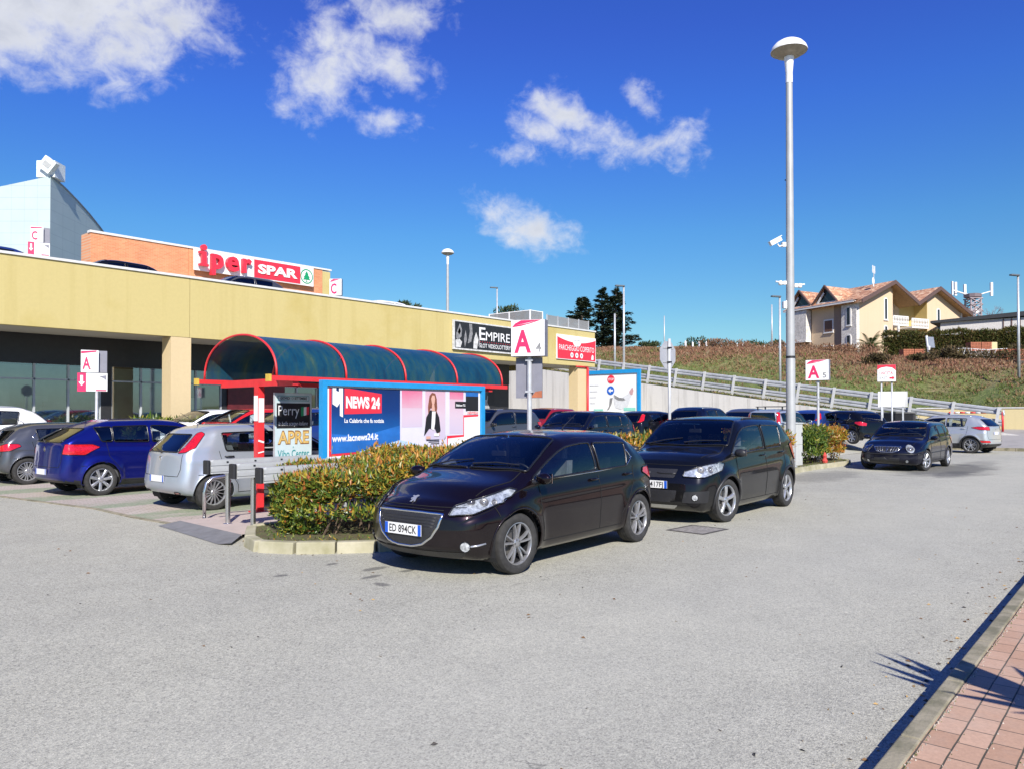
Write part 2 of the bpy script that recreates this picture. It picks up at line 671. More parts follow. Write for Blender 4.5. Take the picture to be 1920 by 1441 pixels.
class Car:
    def __init__(s, sp, detail=1.0):
        s.sp = sp
        s.detail = detail
        s.shape()

    def section(s, x):
        sp = s.sp
        hw = sp['W'] / 2
        zt = pch(sp['top'], x)
        zb = min(pch(sp['belt'], x), zt - .035)
        z0 = pch(sp['bot'], x)
        wf = pch(sp['plan'], x)
        yw = hw * wf
        yb = yw - sp.get('shoulder', .045)
        th = sp.get('th', .30) + sp.get('th_rear', .0) * sst((-x - .6) / 1.2)
        P = []
        yl = yw - .10
        for i in range(4):
            P.append((yl * i / 3.5, z0 + .0))
        n = 20
        Ra = sp['R'] + .06
        for i in range(n + 1):
            t = i / n
            z = z0 + (zb - z0) * t
            zm = sp.get('zwide', .58)
            y = yw - (.055 * min(1.3, abs((z - zm) / .36)) ** 2.2 if z < zm else (yw - yb) * ((z - zm) / max(.05, zb - zm)) ** 1.8)
            if t < .12:
                y -= .03 * (1 - t / .12) ** 2
            # door skin crease
            y += sp.get('crease', .012) * exp(-((z - sp.get('zcrease', .80) - .03 * (-x)) / .045) ** 2)
            y -= sp.get('hollow', .012) * exp(-((z - .48) / .12) ** 2) * (1 if abs(x) < .85 else 0.3)
            for xa in s.ax:
                dd = hypot(x - xa, z - sp['R'])
                y += sp.get('flare', .022) * exp(-((dd - Ra) / .09) ** 2) * (1 if z > .2 else .3)
            P.append((max(.02, y), z))
        # roof edge
        crown = sp.get('crown', .085)
        ye, ze = yb, zt
        for _ in range(12):
            ze = zt - crown * (ye / hw) ** 2
            ye = yb - th * max(0, ze - zb)
        r1 = min(.13, (ze - zb) * .75)
        r2 = min(.20, ye * .35)
        ty, tz = -th, 1.0
        q = hypot(ty, tz)
        A = Vector((ye - ty / q * r1, ze - tz / q * r1))
        B = Vector((ye - r2, zt - crown * ((ye - r2) / hw) ** 2))
        C = Vector((ye, ze))
        n = 13
        for i in range(1, n + 1):
            t = i / n
            bul = .016 * sin(pi * t) * min(1, (ze - zb) / .35)
            P.append((yb + (A.x - yb) * t + bul, zb + (A.y - zb) * t))
        n = 7
        for i in range(1, n + 1):
            t = i / n
            p = A * (1 - t) ** 2 + C * 2 * t * (1 - t) + B * t * t
            P.append((p.x, p.y))
        n = 11
        for i in range(1, n + 1):
            y = B.x * (1 - i / n)
            P.append((y, zt - crown * (y / hw) ** 2))
        return P

    def warp(s, x, y, z):
        sp = s.sp
        u = min(1.2, abs(y) / (sp['W'] / 2))
        a, b = s.xf - sp.get('wf', .75), s.xf
        if x > a:
            w = sst((x - a) / (b - a))
            x = x - sp.get('cf', .26) * u ** 2.6 * w + lin(sp['pf'], z) * w * w
        a, b = s.xr + sp.get('wr', 1.0), s.xr
        if x < a:
            w = sst((a - x) / (a - b))
            w1 = sst((s.xr + .6 - x) / .6)
            x = x + sp.get('cr', .14) * u ** 3.0 * w1 + pch(sp['pr'], z) * w
        return (x, y, z)

    def shape(s):
        sp = s.sp
        wb = sp['wb']
        s.ax = (wb / 2, -wb / 2)
        s.xf = wb / 2 + sp['fo']
        s.xr = -wb / 2 - sp['ro']
        st = .035 / s.detail
        n = int((s.xf - s.xr) / st)
        xs = [s.xr + (s.xf - s.xr) * i / n for i in range(n + 1)]
        rf = .11
        fine = [rf * (1 - cos(pi / 2 * i / 5)) for i in range(6)]
        xs = [s.xr + f for f in fine] + [x for x in xs if s.xr + rf + .01 < x < s.xf - rf - .01] + [s.xf - f for f in reversed(fine)]
        rings = []
        for x in xs:
            P = s.section(x)
            e = min(x - s.xr, s.xf - x)
            if e < rf:
                ins = rf - sqrt(max(0, rf * rf - (rf - e) ** 2))
                hh = (P[-1][1] - P[0][1]) / 2
                zc = (P[-1][1] + P[0][1]) / 2
                hw = max(p[0] for p in P)
                P = [(y * (1 - ins / hw), zc + (z - zc) * (1 - min(.8, ins / hh))) for y, z in P]
            rings.append([(x, y, z) for y, z in P])
        m = len(rings[0])

        def cap(ring, rev):
            x = ring[0][0]
            zc = (ring[0][2] + ring[-1][2]) / 2
            out = []
            for k in range(1, 13):
                q = 1 - k / 12
                q = max(q, .001)
                out.append([(x, p[1] * q, zc + (p[2] - zc) * q) for p in ring])
            return out
        rings = list(reversed(cap(rings[0], 1))) + rings + cap(rings[-1], 0)
        vs = []
        full = []
        for r_ in rings:
            row = []
            for p in r_:
                row.append(s.warp(*p))
            L_ = row + [(p[0], -p[1], p[2]) for p in reversed(row[1:-1])]
            full.append(L_)
        k = len(full[0])
        Ra = sp['R'] + sp.get('gap', .045)
        vs = []
        for row in full:
            for x, y, z in row:
                # pull points near the wheel cut-out onto its edge
                if abs(y) > sp['W'] / 2 - .30:
                    for xa in s.ax:
                        dx, dz = x - xa, z - sp['R']
                        d = hypot(dx, dz)
                        if abs(d - Ra) < st * .55 and z > sp['R'] * .6:
                            x, z = xa + dx * Ra / d, sp['R'] + dz * Ra / d
                vs.append((x, y, z))
        fs = []
        for i in range(len(full) - 1):
            for j in range(k):
                j2 = (j + 1) % k
                fs.append((i * k + j, i * k + j2, (i + 1) * k + j2, (i + 1) * k + j))
        s.vs, s.fs = vs, fs
        s.bvh = BVHTree.FromPolygons([Vector(v) for v in vs], fs, epsilon=1e-6)

    def uv(s, view, pts):
        D, U, V = view
        return [(Vector(p).dot(U), Vector(p).dot(V)) for p in pts]

    def hit(s, view, u, v):
        D, U, V = view
        o = U * u + V * v - D * 6
        loc, nor, idx, dist = s.bvh.ray_cast(o, D, 12)
        if loc is None:
            # slide towards the body middle until something is met
            c = Vector((0, 0, .8))
            cu, cv = c.dot(U), c.dot(V)
            for k in range(1, 12):
                t = k / 40
                loc, nor, idx, dist = s.bvh.ray_cast(U * (u + (cu - u) * t) + V * (v + (cv - v) * t) - D * 6, D, 12)
                if loc is not None:
                    break
            if loc is None:
                return U * u + V * v, -D
        if nor.dot(D) > 0:
            nor = -nor
        return loc, nor

    def patch(s, view, pts, step=.05, off=.004, rnd=.03, mb=None, mi=0, mirror=False):
        if mirror:
            pts = [(p[0], -p[1], p[2]) for p in pts]
            D, U, V = view
            f = lambda q: Vector((q.x, -q.y, q.z))
            view = (f(D), f(U), f(V))
        poly = s.uv(view, pts)
        if rnd:
            poly = roundpoly(poly, rnd)
        poly2 = resample(poly, step)
        us = [p[0] for p in poly2]
        v_ = [p[1] for p in poly2]
        pt = [Vector(p) for p in poly2]
        nb = len(pt)
        a = min(us) + step / 2
        while a < max(us):
            b = min(v_) + step / 2
            while b < max(v_):
                if inside(poly2, a, b) and min((a - p[0]) ** 2 + (b - p[1]) ** 2 for p in poly2) > (step * .45) ** 2:
                    pt.append(Vector((a, b)))
                b += step
            a += step
        r = delaunay_2d_cdt(pt, [], [list(range(nb))], 1, 1e-6)
        vv = []
        for p in r[0]:
            l, n = s.hit(view, p.x, p.y)
            vv.append(l + n * off)
        mb = mb or MB()
        mb.add(vv, [tuple(f) for f in r[2]], mi)
        edge = []
        for p in poly2:
            l, n = s.hit(view, p[0], p[1])
            edge.append(l + n * off)
        return mb, edge, poly, view

    def line(s, view, pts, r=.004, off=0.0005, mb=None, mirror=False, closed=False, step=.06, mi=0, n=4):
        if mirror:
            pts = [(p[0], -p[1], p[2]) for p in pts]
            D, U, V = view
            f = lambda q: Vector((q.x, -q.y, q.z))
            view = (f(D), f(U), f(V))
        poly = resample(s.uv(view, pts), step, closed)
        e = []
        for p in poly:
            l, nn = s.hit(view, p[0], p[1])
            e.append(l + nn * off)
        mb = mb or MB()
        mb.path(e, r, n, mi, True, closed)
        return mb

    def body(s, name, mats, parent, cuts, cladding=None):
        """cuts: list of (polygon in view, view); faces inside are left out"""
        sp = s.sp
        Ra = sp['R'] + sp.get('gap', .045)
        mb = MB()
        mb.v = s.vs
        xmin = sp.get('cabin', -9)
        for f in s.fs:
            P = [s.vs[i] for i in f]
            c = Vector([sum(p[w] for p in P) / len(P) for w in range(3)])
            if abs(c.y) > sp['W'] / 2 - .30 and any(hypot(c.x - xa, c.z - sp['R']) < Ra for xa in s.ax):
                continue
            a = Vector(P[1]) - Vector(P[0])
            n = (Vector(P[2]) - Vector(P[0])).cross(Vector(P[3 % len(P)]) - Vector(P[1]))
            if n.dot(c - Vector((0, 0, .7))) < 0:
                n = -n
            hit = False
            for poly, view, bb in cuts:
                D, U, V = view
                if n.dot(D) >= 0:
                    continue
                u, v = c.dot(U), c.dot(V)
                if bb[0] < u < bb[1] and bb[2] < v < bb[3] and inside(poly, u, v):
                    hit = True
                    break
            if hit:
                continue
            mi = 0
            if cladding and cladding(c):
                mi = 1
            mb.f.append(f)
            mb.m.append(mi)
        me_used = sorted(set(i for f in mb.f for i in f))
        idx = {o: k for k, o in enumerate(me_used)}
        mb.v = [s.vs[i] for i in me_used]
        mb.f = [tuple(idx[i] for i in f) for f in mb.f]
        return mb.build(name, mats, parent, smooth=True, auto=50)


def make_wheel(parent, x, y, R_, sp, side, steer=0.0, prov=None, wd=.2):
    """wheel > tyre, rim; side=+1 left, -1 right; prov=(name,spokes,style,mat)"""
    w = bpy.data.objects.new('wheel', None)
    w.empty_display_size = .1
    COL.objects.link(w)
    w.parent = parent
    w.location = (x, y, R_)
    w.rotation_euler = (0, 0, steer + (0 if side > 0 else pi))
    key = ('w', R_, prov)
    if key not in WCACHE:
        rr = R_ * .70
        h = wd / 2
        t = MB()
        prof = [(rr * .97, -h * .8), (rr * 1.04, -h * .95), (R_ * .86, -h * 1.02), (R_ * .955, -h * .9), (R_ * .99, -h * .7), (R_, -h * .4),
                (R_ * .988, -h * .38), (R_ * .988, -h * .34), (R_, -h * .32), (R_, -h * .03), (R_ * .988, -h * .02), (R_ * .988, h * .02), (R_, h * .03),
                (R_, h * .32), (R_ * .988, h * .34), (R_ * .988, h * .38), (R_, h * .4), (R_ * .99, h * .7), (R_ * .955, h * .9), (R_ * .86, h * 1.02), (rr * 1.04, h * .95), (rr * .97, h * .8)]
        t.lathe(prof, n=48, axis='Y')
        tyre = t.build('tyre', M_rubber, None, smooth=True, auto=35)
        spokes, style, mt = prov
        m = MB()
        m.lathe([(rr * 1.0, h * .86), (rr * .96, h * .88), (rr * .93, h * .78), (rr * .91, h * .5)], n=48, axis='Y')
        m.lathe([(rr * .905, h * .5), (rr * .88, -h * .7), (rr * .2, -h * .75)], n=48, axis='Y', mi=2)
        m2 = m
        # brake disc
        m2.lathe([(rr * .62, -h * .1), (rr * .62, -h * .02), (rr * .15, -h * .02)], n=28, axis='Y', mi=1)
        y0 = h * .72
        def spoke(a, w0, w1, bend=0, r0=.14, r1=.93, dish=.10):
            pts = []
            K = 5
            L_ = []
            for i in range(K + 1):
                tt = i / K
                r = rr * (r0 + (r1 - r0) * tt)
                aa = a + bend * tt
                ww = (w0 + (w1 - w0) * tt) * rr
                yy = y0 - h * dish * (1 - tt) * 2 + h * .10 * sin(pi * tt)
                c_, s_ = cos(aa), sin(aa)
                for sgn, dy in ((-1, 0), (-.55, .012), (.55, .012), (1, 0)):
                    L_.append((r * c_ - sgn * ww * s_, yy + dy, r * s_ + sgn * ww * c_))
                L_.append((r * c_ + ww * s_ * -1, yy - .025, r * s_ + ww * c_))
                L_.append((r * c_ + ww * s_, yy - .025, r * s_ - ww * c_))
            fs = []
            for i in range(K):
                b = i * 6
                c = b + 6
                for q in range(6):
                    q2 = (q + 1) % 6
                    fs.append((b + q, b + q2, c + q2, c + q))
            m.add(L_, fs, 0)
        for k in range(spokes):
            a = 2 * pi * k / spokes + .3
            if style == 'double':
                spoke(a - .17, .06, .05, -.05)
                spoke(a + .17, .06, .05, .05)
            elif style == 'wide':
                spoke(a, .10, .14)
            elif style == 'thin':
                spoke(a, .035, .03, .12)
            elif style == 'y':
                spoke(a, .10, .06, 0, .14, .6)
                spoke(a - .04, .055, .05, -.16, .45)
                spoke(a + .04, .055, .05, .16, .45)
            elif style == 'cover':
                spoke(a, .14, .2, 0, .1, .95, .03)
        m.lathe([(rr * .24, y0 - .03), (rr * .24, y0 - h * .06), (rr * .19, y0 + .002), (rr * .10, y0 + .006), (.001, y0 + .006)], n=20, axis='Y')
        for k in range(5):
            a = 2 * pi * k / 5
            m.lathe([(.011, y0 - .02), (.011, y0 + .006), (.001, y0 + .007)], (rr * .17 * cos(a), 0, rr * .17 * sin(a)), n=6, axis='Y', mi=1)
        rim = m.build('rim', [mt, M_disc, M_black], None, smooth=True, auto=30)
        WCACHE[key] = (tyre, rim)
        tyre.parent = w
        rim.parent = w
    else:
        for o in WCACHE[key]:
            c = o.copy()
            COL.objects.link(c)
            c.parent = w
    return w


WCACHE = {}
M_lamp_chrome = mat('lamp_reflector', (.50, .52, .54), .16, metal=.45, var=.6, scale=26)
M_lens = glass('lamp_lens', (.9, .92, .95), .0, .06)
M_headglass = glass('headlamp_cover', (.93, .95, .97), .02, .03)


def taillens(name, col):
    m, N, L, b = nodes(name)
    f = tex_noise(N, L, 30, 2, .5, stretch=(1, 1, 3))
    L.new(ramp(N, L, f, [(.35, tuple(c * .55 for c in col)), (.65, col)]), b.inputs['Base Color'])
    b.inputs['Roughness'].default_value = .12
    b.inputs['Coat Weight'].default_value = 1
    b.inputs['Coat Roughness'].default_value = .02
    return m


M_tail = taillens('red_lamp_lens', (.62, .012, .02))
M_tailwhite = taillens('clear_lamp_lens', (.55, .45, .42))
M_orange = taillens('amber_lens', (.75, .2, .02))
M_frit = mat('window_surround', (.010, .010, .011), .25, var=.1)
M_seam = mat('panel_gap', (.004, .004, .004), .9, var=0)
M_grille = mat('grille_plastic', (.022, .022, .024), .4, var=.2, scale=60, bmp=.5, bscale=90)
M_cabin = mat('cabin_trim', (.075, .075, .08), .85, var=.2)
M_paper = mat('white_paper', (.7, .7, .68), .8, var=.05)


def plate(parent, loc, rot, txt, mb_name='number_plate'):
    m = MB()
    fr = ((-.26, 0, -.055), (1, 0, 0), (0, 0, 1))
    m.box((0, .003, 0), (.52, .006, .112), 0)
    m.flat([(0, 0), (.045, 0), (.045, .11), (0, .11)], fr, .0012, 1)
    m.flat([(.475, 0), (.52, 0), (.52, .11), (.475, .11)], fr, .0012, 1)
    if txt:
        m.text(txt, ((-.195, 0, -.037), (1, 0, 0), (0, 0, 1)), .075, .0022, 2, bold=.012, w=.39)
    o = m.build(mb_name, [M_plate, M_plateblue, M_ink], parent, fix=False)
    o.location = loc
    o.rotation_euler = rot
    return o


def make_car(sp, name, label, loc, heading, pmat, prov, group=None, detail=1.0, plates=None, pmats=None, steer=0., extra=None):
    c = Car(sp, detail)
    t = thing(name, label, 'car', loc, radians(heading), group)
    W2 = sp['W'] / 2
    LV = {k: VIEWS[k] for k in VIEWS}
    cuts = []
    trims = MB()
    step = .05 if detail >= 1 else .1
    glasses = []

    def bb(p):
        return (min(q[0] for q in p), max(q[0] for q in p), min(q[1] for q in p), max(q[1] for q in p))
    trim_n = 0
    for wname, vname, pts, both in sp['windows']:
        for mir in ((False, True) if both else (False,)):
            mb, edge, poly, view = c.patch(LV[vname], pts, step, .006, sp.get('wr_round', .04), mirror=mir)
            g = M_glass_dark if wname in sp.get('dark_windows', ()) else M_glass
            mb.build({'windscreen': 'windscreen', 'rear': 'rear_window', 'side': 'side_window', 'rside': 'side_window', 'quarter': 'quarter_window'}[wname], g, t, smooth=True)
            trims.path(edge, sp.get('seal', .013), 6, 0, False, True)
            # the cut is a little smaller than the pane
            cx = sum(p[0] for p in poly) / len(poly)
            cy = sum(p[1] for p in poly) / len(poly)
            cuts.append((poly, view, bb(poly)))
    trims.build('window_seal', sp.get('sealmat', M_frit), t, smooth=True)
    clad = sp.get('cladding')
    c.body('body', [pmat, sp.get('cladmat', M_black)], t, cuts, clad)
    # wheel wells
    for xa in c.ax:
        Ra = sp['R'] + sp.get('gap', .045) + .004
        for sg in (1, -1):
            m = MB()
            ys = (W2 - .045, W2 - .34)
            vs = []
            K = 20
            for y in ys:
                for i in range(K + 1):
                    a = -.5 + (pi + 1.0) * i / K
                    vs.append((xa + Ra * cos(a), y * sg, max(sp['R'] + Ra * sin(a), .16)))
            m.add(vs, [(i, i + 1, K + 2 + i, K + 1 + i) for i in range(K)])
            m.add([(xa + Ra * cos(-.5 + (pi + 1) * i / K), (W2 - .34) * sg, max(.16, sp['R'] + Ra * sin(-.5 + (pi + 1) * i / K))) for i in range(K + 1)], [tuple(range(K + 1))])
            m.build('wheel_well', M_dark, t)
        # lip
        for sg in (False, True):
            pts = []
            K = 22
            a0 = -.35
            for i in range(K + 1):
                a = a0 + (pi - 2 * a0) * i / K
                pts.append((xa + (Ra + .004) * cos(a), 0, max(sp['R'] + (Ra + .004) * sin(a), pch(sp['bot'], xa) + .02)))
            mm = c.line(VIEWS['right' if not sg else 'left'], pts, sp.get('lip', .011), .000, step=.08, n=6)
            mm.build('arch_lip', sp.get('lipmat', pmat), t, smooth=True)
    for xa, st_ in zip(c.ax, (steer, 0)):
        for sg in (1, -1):
            yy = (c.section(xa)[4][0] if False else W2) - .115
            make_wheel(t, xa, sg * yy, sp['R'], sp, sg, st_, prov)
    # lamps
    for lname, az, pts, kind in sp['lamps']:
        for mir in (False, True):
            if kind == 'head':
                mb, edge, poly, view = c.patch(view_az(az), pts, .04, .003, .02, mirror=mir)
                o = mb.build('headlight', M_lamp_chrome, t, smooth=True)
                cu = sum(p[0] for p in poly) / len(poly)
                cv = sum(p[1] for p in poly) / len(poly)
                bowl = MB()
                for du, q in sp.get('bowls', ((-.10, .045), (.06, .05))):
                    l, n = c.hit(view, cu + du * (1 if not mir else -1), cv + sp.get('bowl_up', 0) + .0 * du)
                    rot = n.to_track_quat('Y', 'Z').to_matrix()
                    bowl.lathe([(q, -.004), (q * 1.05, .008), (q * .9, .010), (q * .8, .004), (q * .35, .0045)], l + n * .004, 20, 0, 'Y', rot)
                    bowl.lathe([(q * .34, .006), (q * .25, .014), (.001, .018)], l + n * .004, 14, 1, 'Y', rot)
                bowl.build('reflector', [M_disc, M_chrome], o, smooth=True)
                mb, edge, poly, view = c.patch(view_az(az), pts, .04, .02, .02, mirror=mir)
                mb.build('lens', M_headglass, o, smooth=True)
                rim = MB()
                rim.path([e for e in edge], .007, 5, 0, False, True)
                rim.build('lamp_edge', M_frit, o, smooth=True)
            else:
                mt = {'tail': M_tail, 'clear': M_tailwhite, 'amber': M_orange, 'fog': M_lamp_chrome}[kind]
                mb, edge, poly, view = c.patch(view_az(az), pts, .04, .008, .02, mirror=mir)
                o = mb.build('fog_light' if kind == 'fog' else 'tail_light', mt, t, smooth=True)
                rim = MB()
                rim.path(edge, .006, 5, 0, False, True)
                rim.build('lamp_edge', M_frit, o, smooth=True)
    # panel gaps
    sm = MB()
    for vname, pts, both in sp['seams']:
        for mir in ((False, True) if both else (False,)):
            c.line(LV[vname], pts, .0058, .0, sm, mir)
    sm.build('panel_gap', M_seam, t)
    # black or chrome applied pieces
    for pname, vname, pts, mt, off, both in sp.get('patches', ()):
        for mir in ((False, True) if both else (False,)):
            v = LV[vname] if isinstance(vname, str) else view_az(vname)
            mb, edge, poly, view = c.patch(v, pts, .045, off, .02, mirror=mir)
            mb.build(pname, mt, t, smooth=True)
    for pname, vname, pts, mt, rad, closed, both in sp.get('strips', ()):
        for mir in ((False, True) if both else (False,)):
            v = LV[vname] if isinstance(vname, str) else view_az(vname)
            c.line(v, pts, rad, .004, None, mir, closed, n=6).build(pname, mt, t, smooth=True)
    # mirrors
    mx, mz = sp['mirror']
    for sg in (1, -1):
        l, n = c.hit(VIEWS['left' if sg > 0 else 'right'], mx, mz)
        m = MB()
        prof = []
        K, J = 8, 12
        vs = []
        for i in range(K + 1):
            a = pi * i / K
            for j in range(J):
                b = 2 * pi * j / J
                px = -cos(a)
                rr = sin(a) ** .6
                vs.append((l.x + .02 + .062 * px * (1 if px > 0 else .5), l.y + sg * (.12 + .10 * rr * cos(b) + (.02 * px)), l.z + .045 + .065 * rr * sin(b)))
        fs = [(i * J + j, i * J + (j + 1) % J, (i + 1) * J + (j + 1) % J, (i + 1) * J + j) for i in range(K) for j in range(J)]
        m.add(vs, fs)
        m.path([(l.x + .03, l.y - sg * .02, l.z), (l.x + .02, l.y + sg * .05, l.z + .005), (l.x + .01, l.y + sg * .10, l.z + .01)], [.028, .022, .02], 8, 1)
        m.box((l.x - .013, l.y + sg * .12, l.z + .045), (.006, .17, .10), 2)
        m.build('wing_mirror', [sp.get('mirrormat', pmat), M_black, M_chrome], t, smooth=True, auto=50)
    # handles
    for hx, hz in sp.get('handles', ()):
        for sg in (1, -1):
            l, n = c.hit(VIEWS['left' if sg > 0 else 'right'], hx, hz)
            m = MB()
            m.path([(l.x + .085, l.y + sg * .0, l.z), (l.x + .07, l.y + sg * .028, l.z), (l.x, l.y + sg * .034, l.z), (l.x - .07, l.y + sg * .028, l.z), (l.x - .085, l.y, l.z)], [.010, .013, .014, .013, .010], 6)
            m.build('door_handle', sp.get('handlemat', pmat), t, smooth=True)
    # cabin
    if detail >= .9 or sp.get('cabin_show'):
        b = sp['cab']   # rear x, front x, seat x list
        m = MB()
        m.box(((b[0] + b[1]) / 2, 0, .40), (b[1] - b[0], sp['W'] - .22, .06))
        m.box((b[1] - .16, 0, .70), (.36, sp['W'] - .26, .5))
        m.box((b[1] - .02, 0, .90), (.5, sp['W'] - .34, .08))
        m.box((b[1] - .36, .36, .90), (.10, .36, .12))
        for sg in (1, -1):
            m.box(((b[0] + b[1]) / 2 - .1, sg * (W2 - .13), .62), (b[1] - b[0] - .35, .05, .52))
        m.box((b[0] + .12, 0, .62), (.1, sp['W'] - .28, .5))
        m.build('dashboard', M_cabin, t)
        wz, wx = .93, b[1] - .42
        m = MB()
        m.path([(wx + .07 * sin(a) - 0, .36 + .18 * cos(a), wz + .16 * sin(a)) for a in [2 * pi * i / 20 for i in range(20)]], .013, 6, 0, False, True)
        m.tube((wx, .36, wz), (wx + .2, .36, wz - .08), .03, .03)
        m.box((wx, .36, wz), (.02, .34, .03))
        m.build('steering_wheel', M_black, t, smooth=True)
        for k, (sx, ys) in enumerate(((sp['seats'][0], (.36, -.36)), (sp['seats'][1], (.38, 0, -.38)))):
            for y in ys:
                m = MB()
                m.rbox((sx + .18, y, .50), (.52, .46, .16), .06)
                vs = []
                K = 7
                for i in range(K + 1):
                    tt = i / K
                    z = .52 + .58 * tt
                    x0 = sx - .02 - .17 * tt
                    w = .23 * (1 - .18 * tt ** 3)
                    for (dx, dy) in ((.05, -w * .8), (.07, -w), (-.05, -w), (-.07, 0), (-.05, w), (.07, w), (.05, w * .8), (.03, 0)):
                        vs.append((x0 + dx, y + dy, z))
                fs = [(i * 8 + j, i * 8 + (j + 1) % 8, (i + 1) * 8 + (j + 1) % 8, (i + 1) * 8 + j) for i in range(K) for j in range(8)]
                fs.append(tuple(range(K * 8, K * 8 + 8)))
                m.add(vs, fs)
                m.rbox((sx - .21, y, 1.20), (.10, .24, .17), .04)
                m.tube((sx - .20, y - .05, 1.05), (sx - .21, y - .05, 1.15), .008)
                m.tube((sx - .20, y + .05, 1.05), (sx - .21, y + .05, 1.15), .008)
                m.build('seat', M_seat, t, smooth=True, auto=40)
        l, n = c.hit(VIEWS['top'], sp['mirror'][0] - .32, 0)
        m = MB()
        m.rbox((l.x - .06, 0, l.z - .10), (.03, .22, .06), .02)
        m.tube((l.x - .05, 0, l.z - .08), (l.x - .02, 0, l.z - .01), .01)
        m.build('rear_view_mirror', M_black, t)
    # plates
    if plates:
        tf, tr = plates
        if tf is not None:
            l, n = c.hit(VIEWS['front'], 0, sp['plate_f'])
            plate(t, (l.x + .022, 0, sp['plate_f']), (0, 0, pi / 2), tf)
        if tr is not None:
            l, n = c.hit(VIEWS['rear'], 0, sp['plate_r'])
            plate(t, (l.x - .02, 0, sp['plate_r']), (0, 0, -pi / 2), tr)
    # wipers
    if detail >= .9:
        m = MB()
        wy = sp['wiper']
        for y0, y1 in ((-.62, -.05), (.02, .62)):
            l0, n0 = c.hit(VIEWS['top'], wy, y0)
            l1, n1 = c.hit(VIEWS['top'], wy - .09, y1 * .98)
            lm, nm = c.hit(VIEWS['top'], wy - .05, (y0 + y1) / 2)
            m.path([l0 + n0 * .02, lm + nm * .028, l1 + n1 * .018], [.010, .008, .006], 5)
        m.build('wiper', M_black, t)
    if extra:
        extra(c, t)
    return t, c
# ---------------------------------------------------------------- car shapes
M_badge = mat('badge_satin', (.48, .49, .52), .3, metal=.6, var=.05)


def P3(l, kind='side'):
    if kind == 'side':
        return [(a, 0, b) for a, b in l]
    if kind == 'top':
        return [(a, b, 0) for a, b in l]
    return [(0, a, b) for a, b in l]


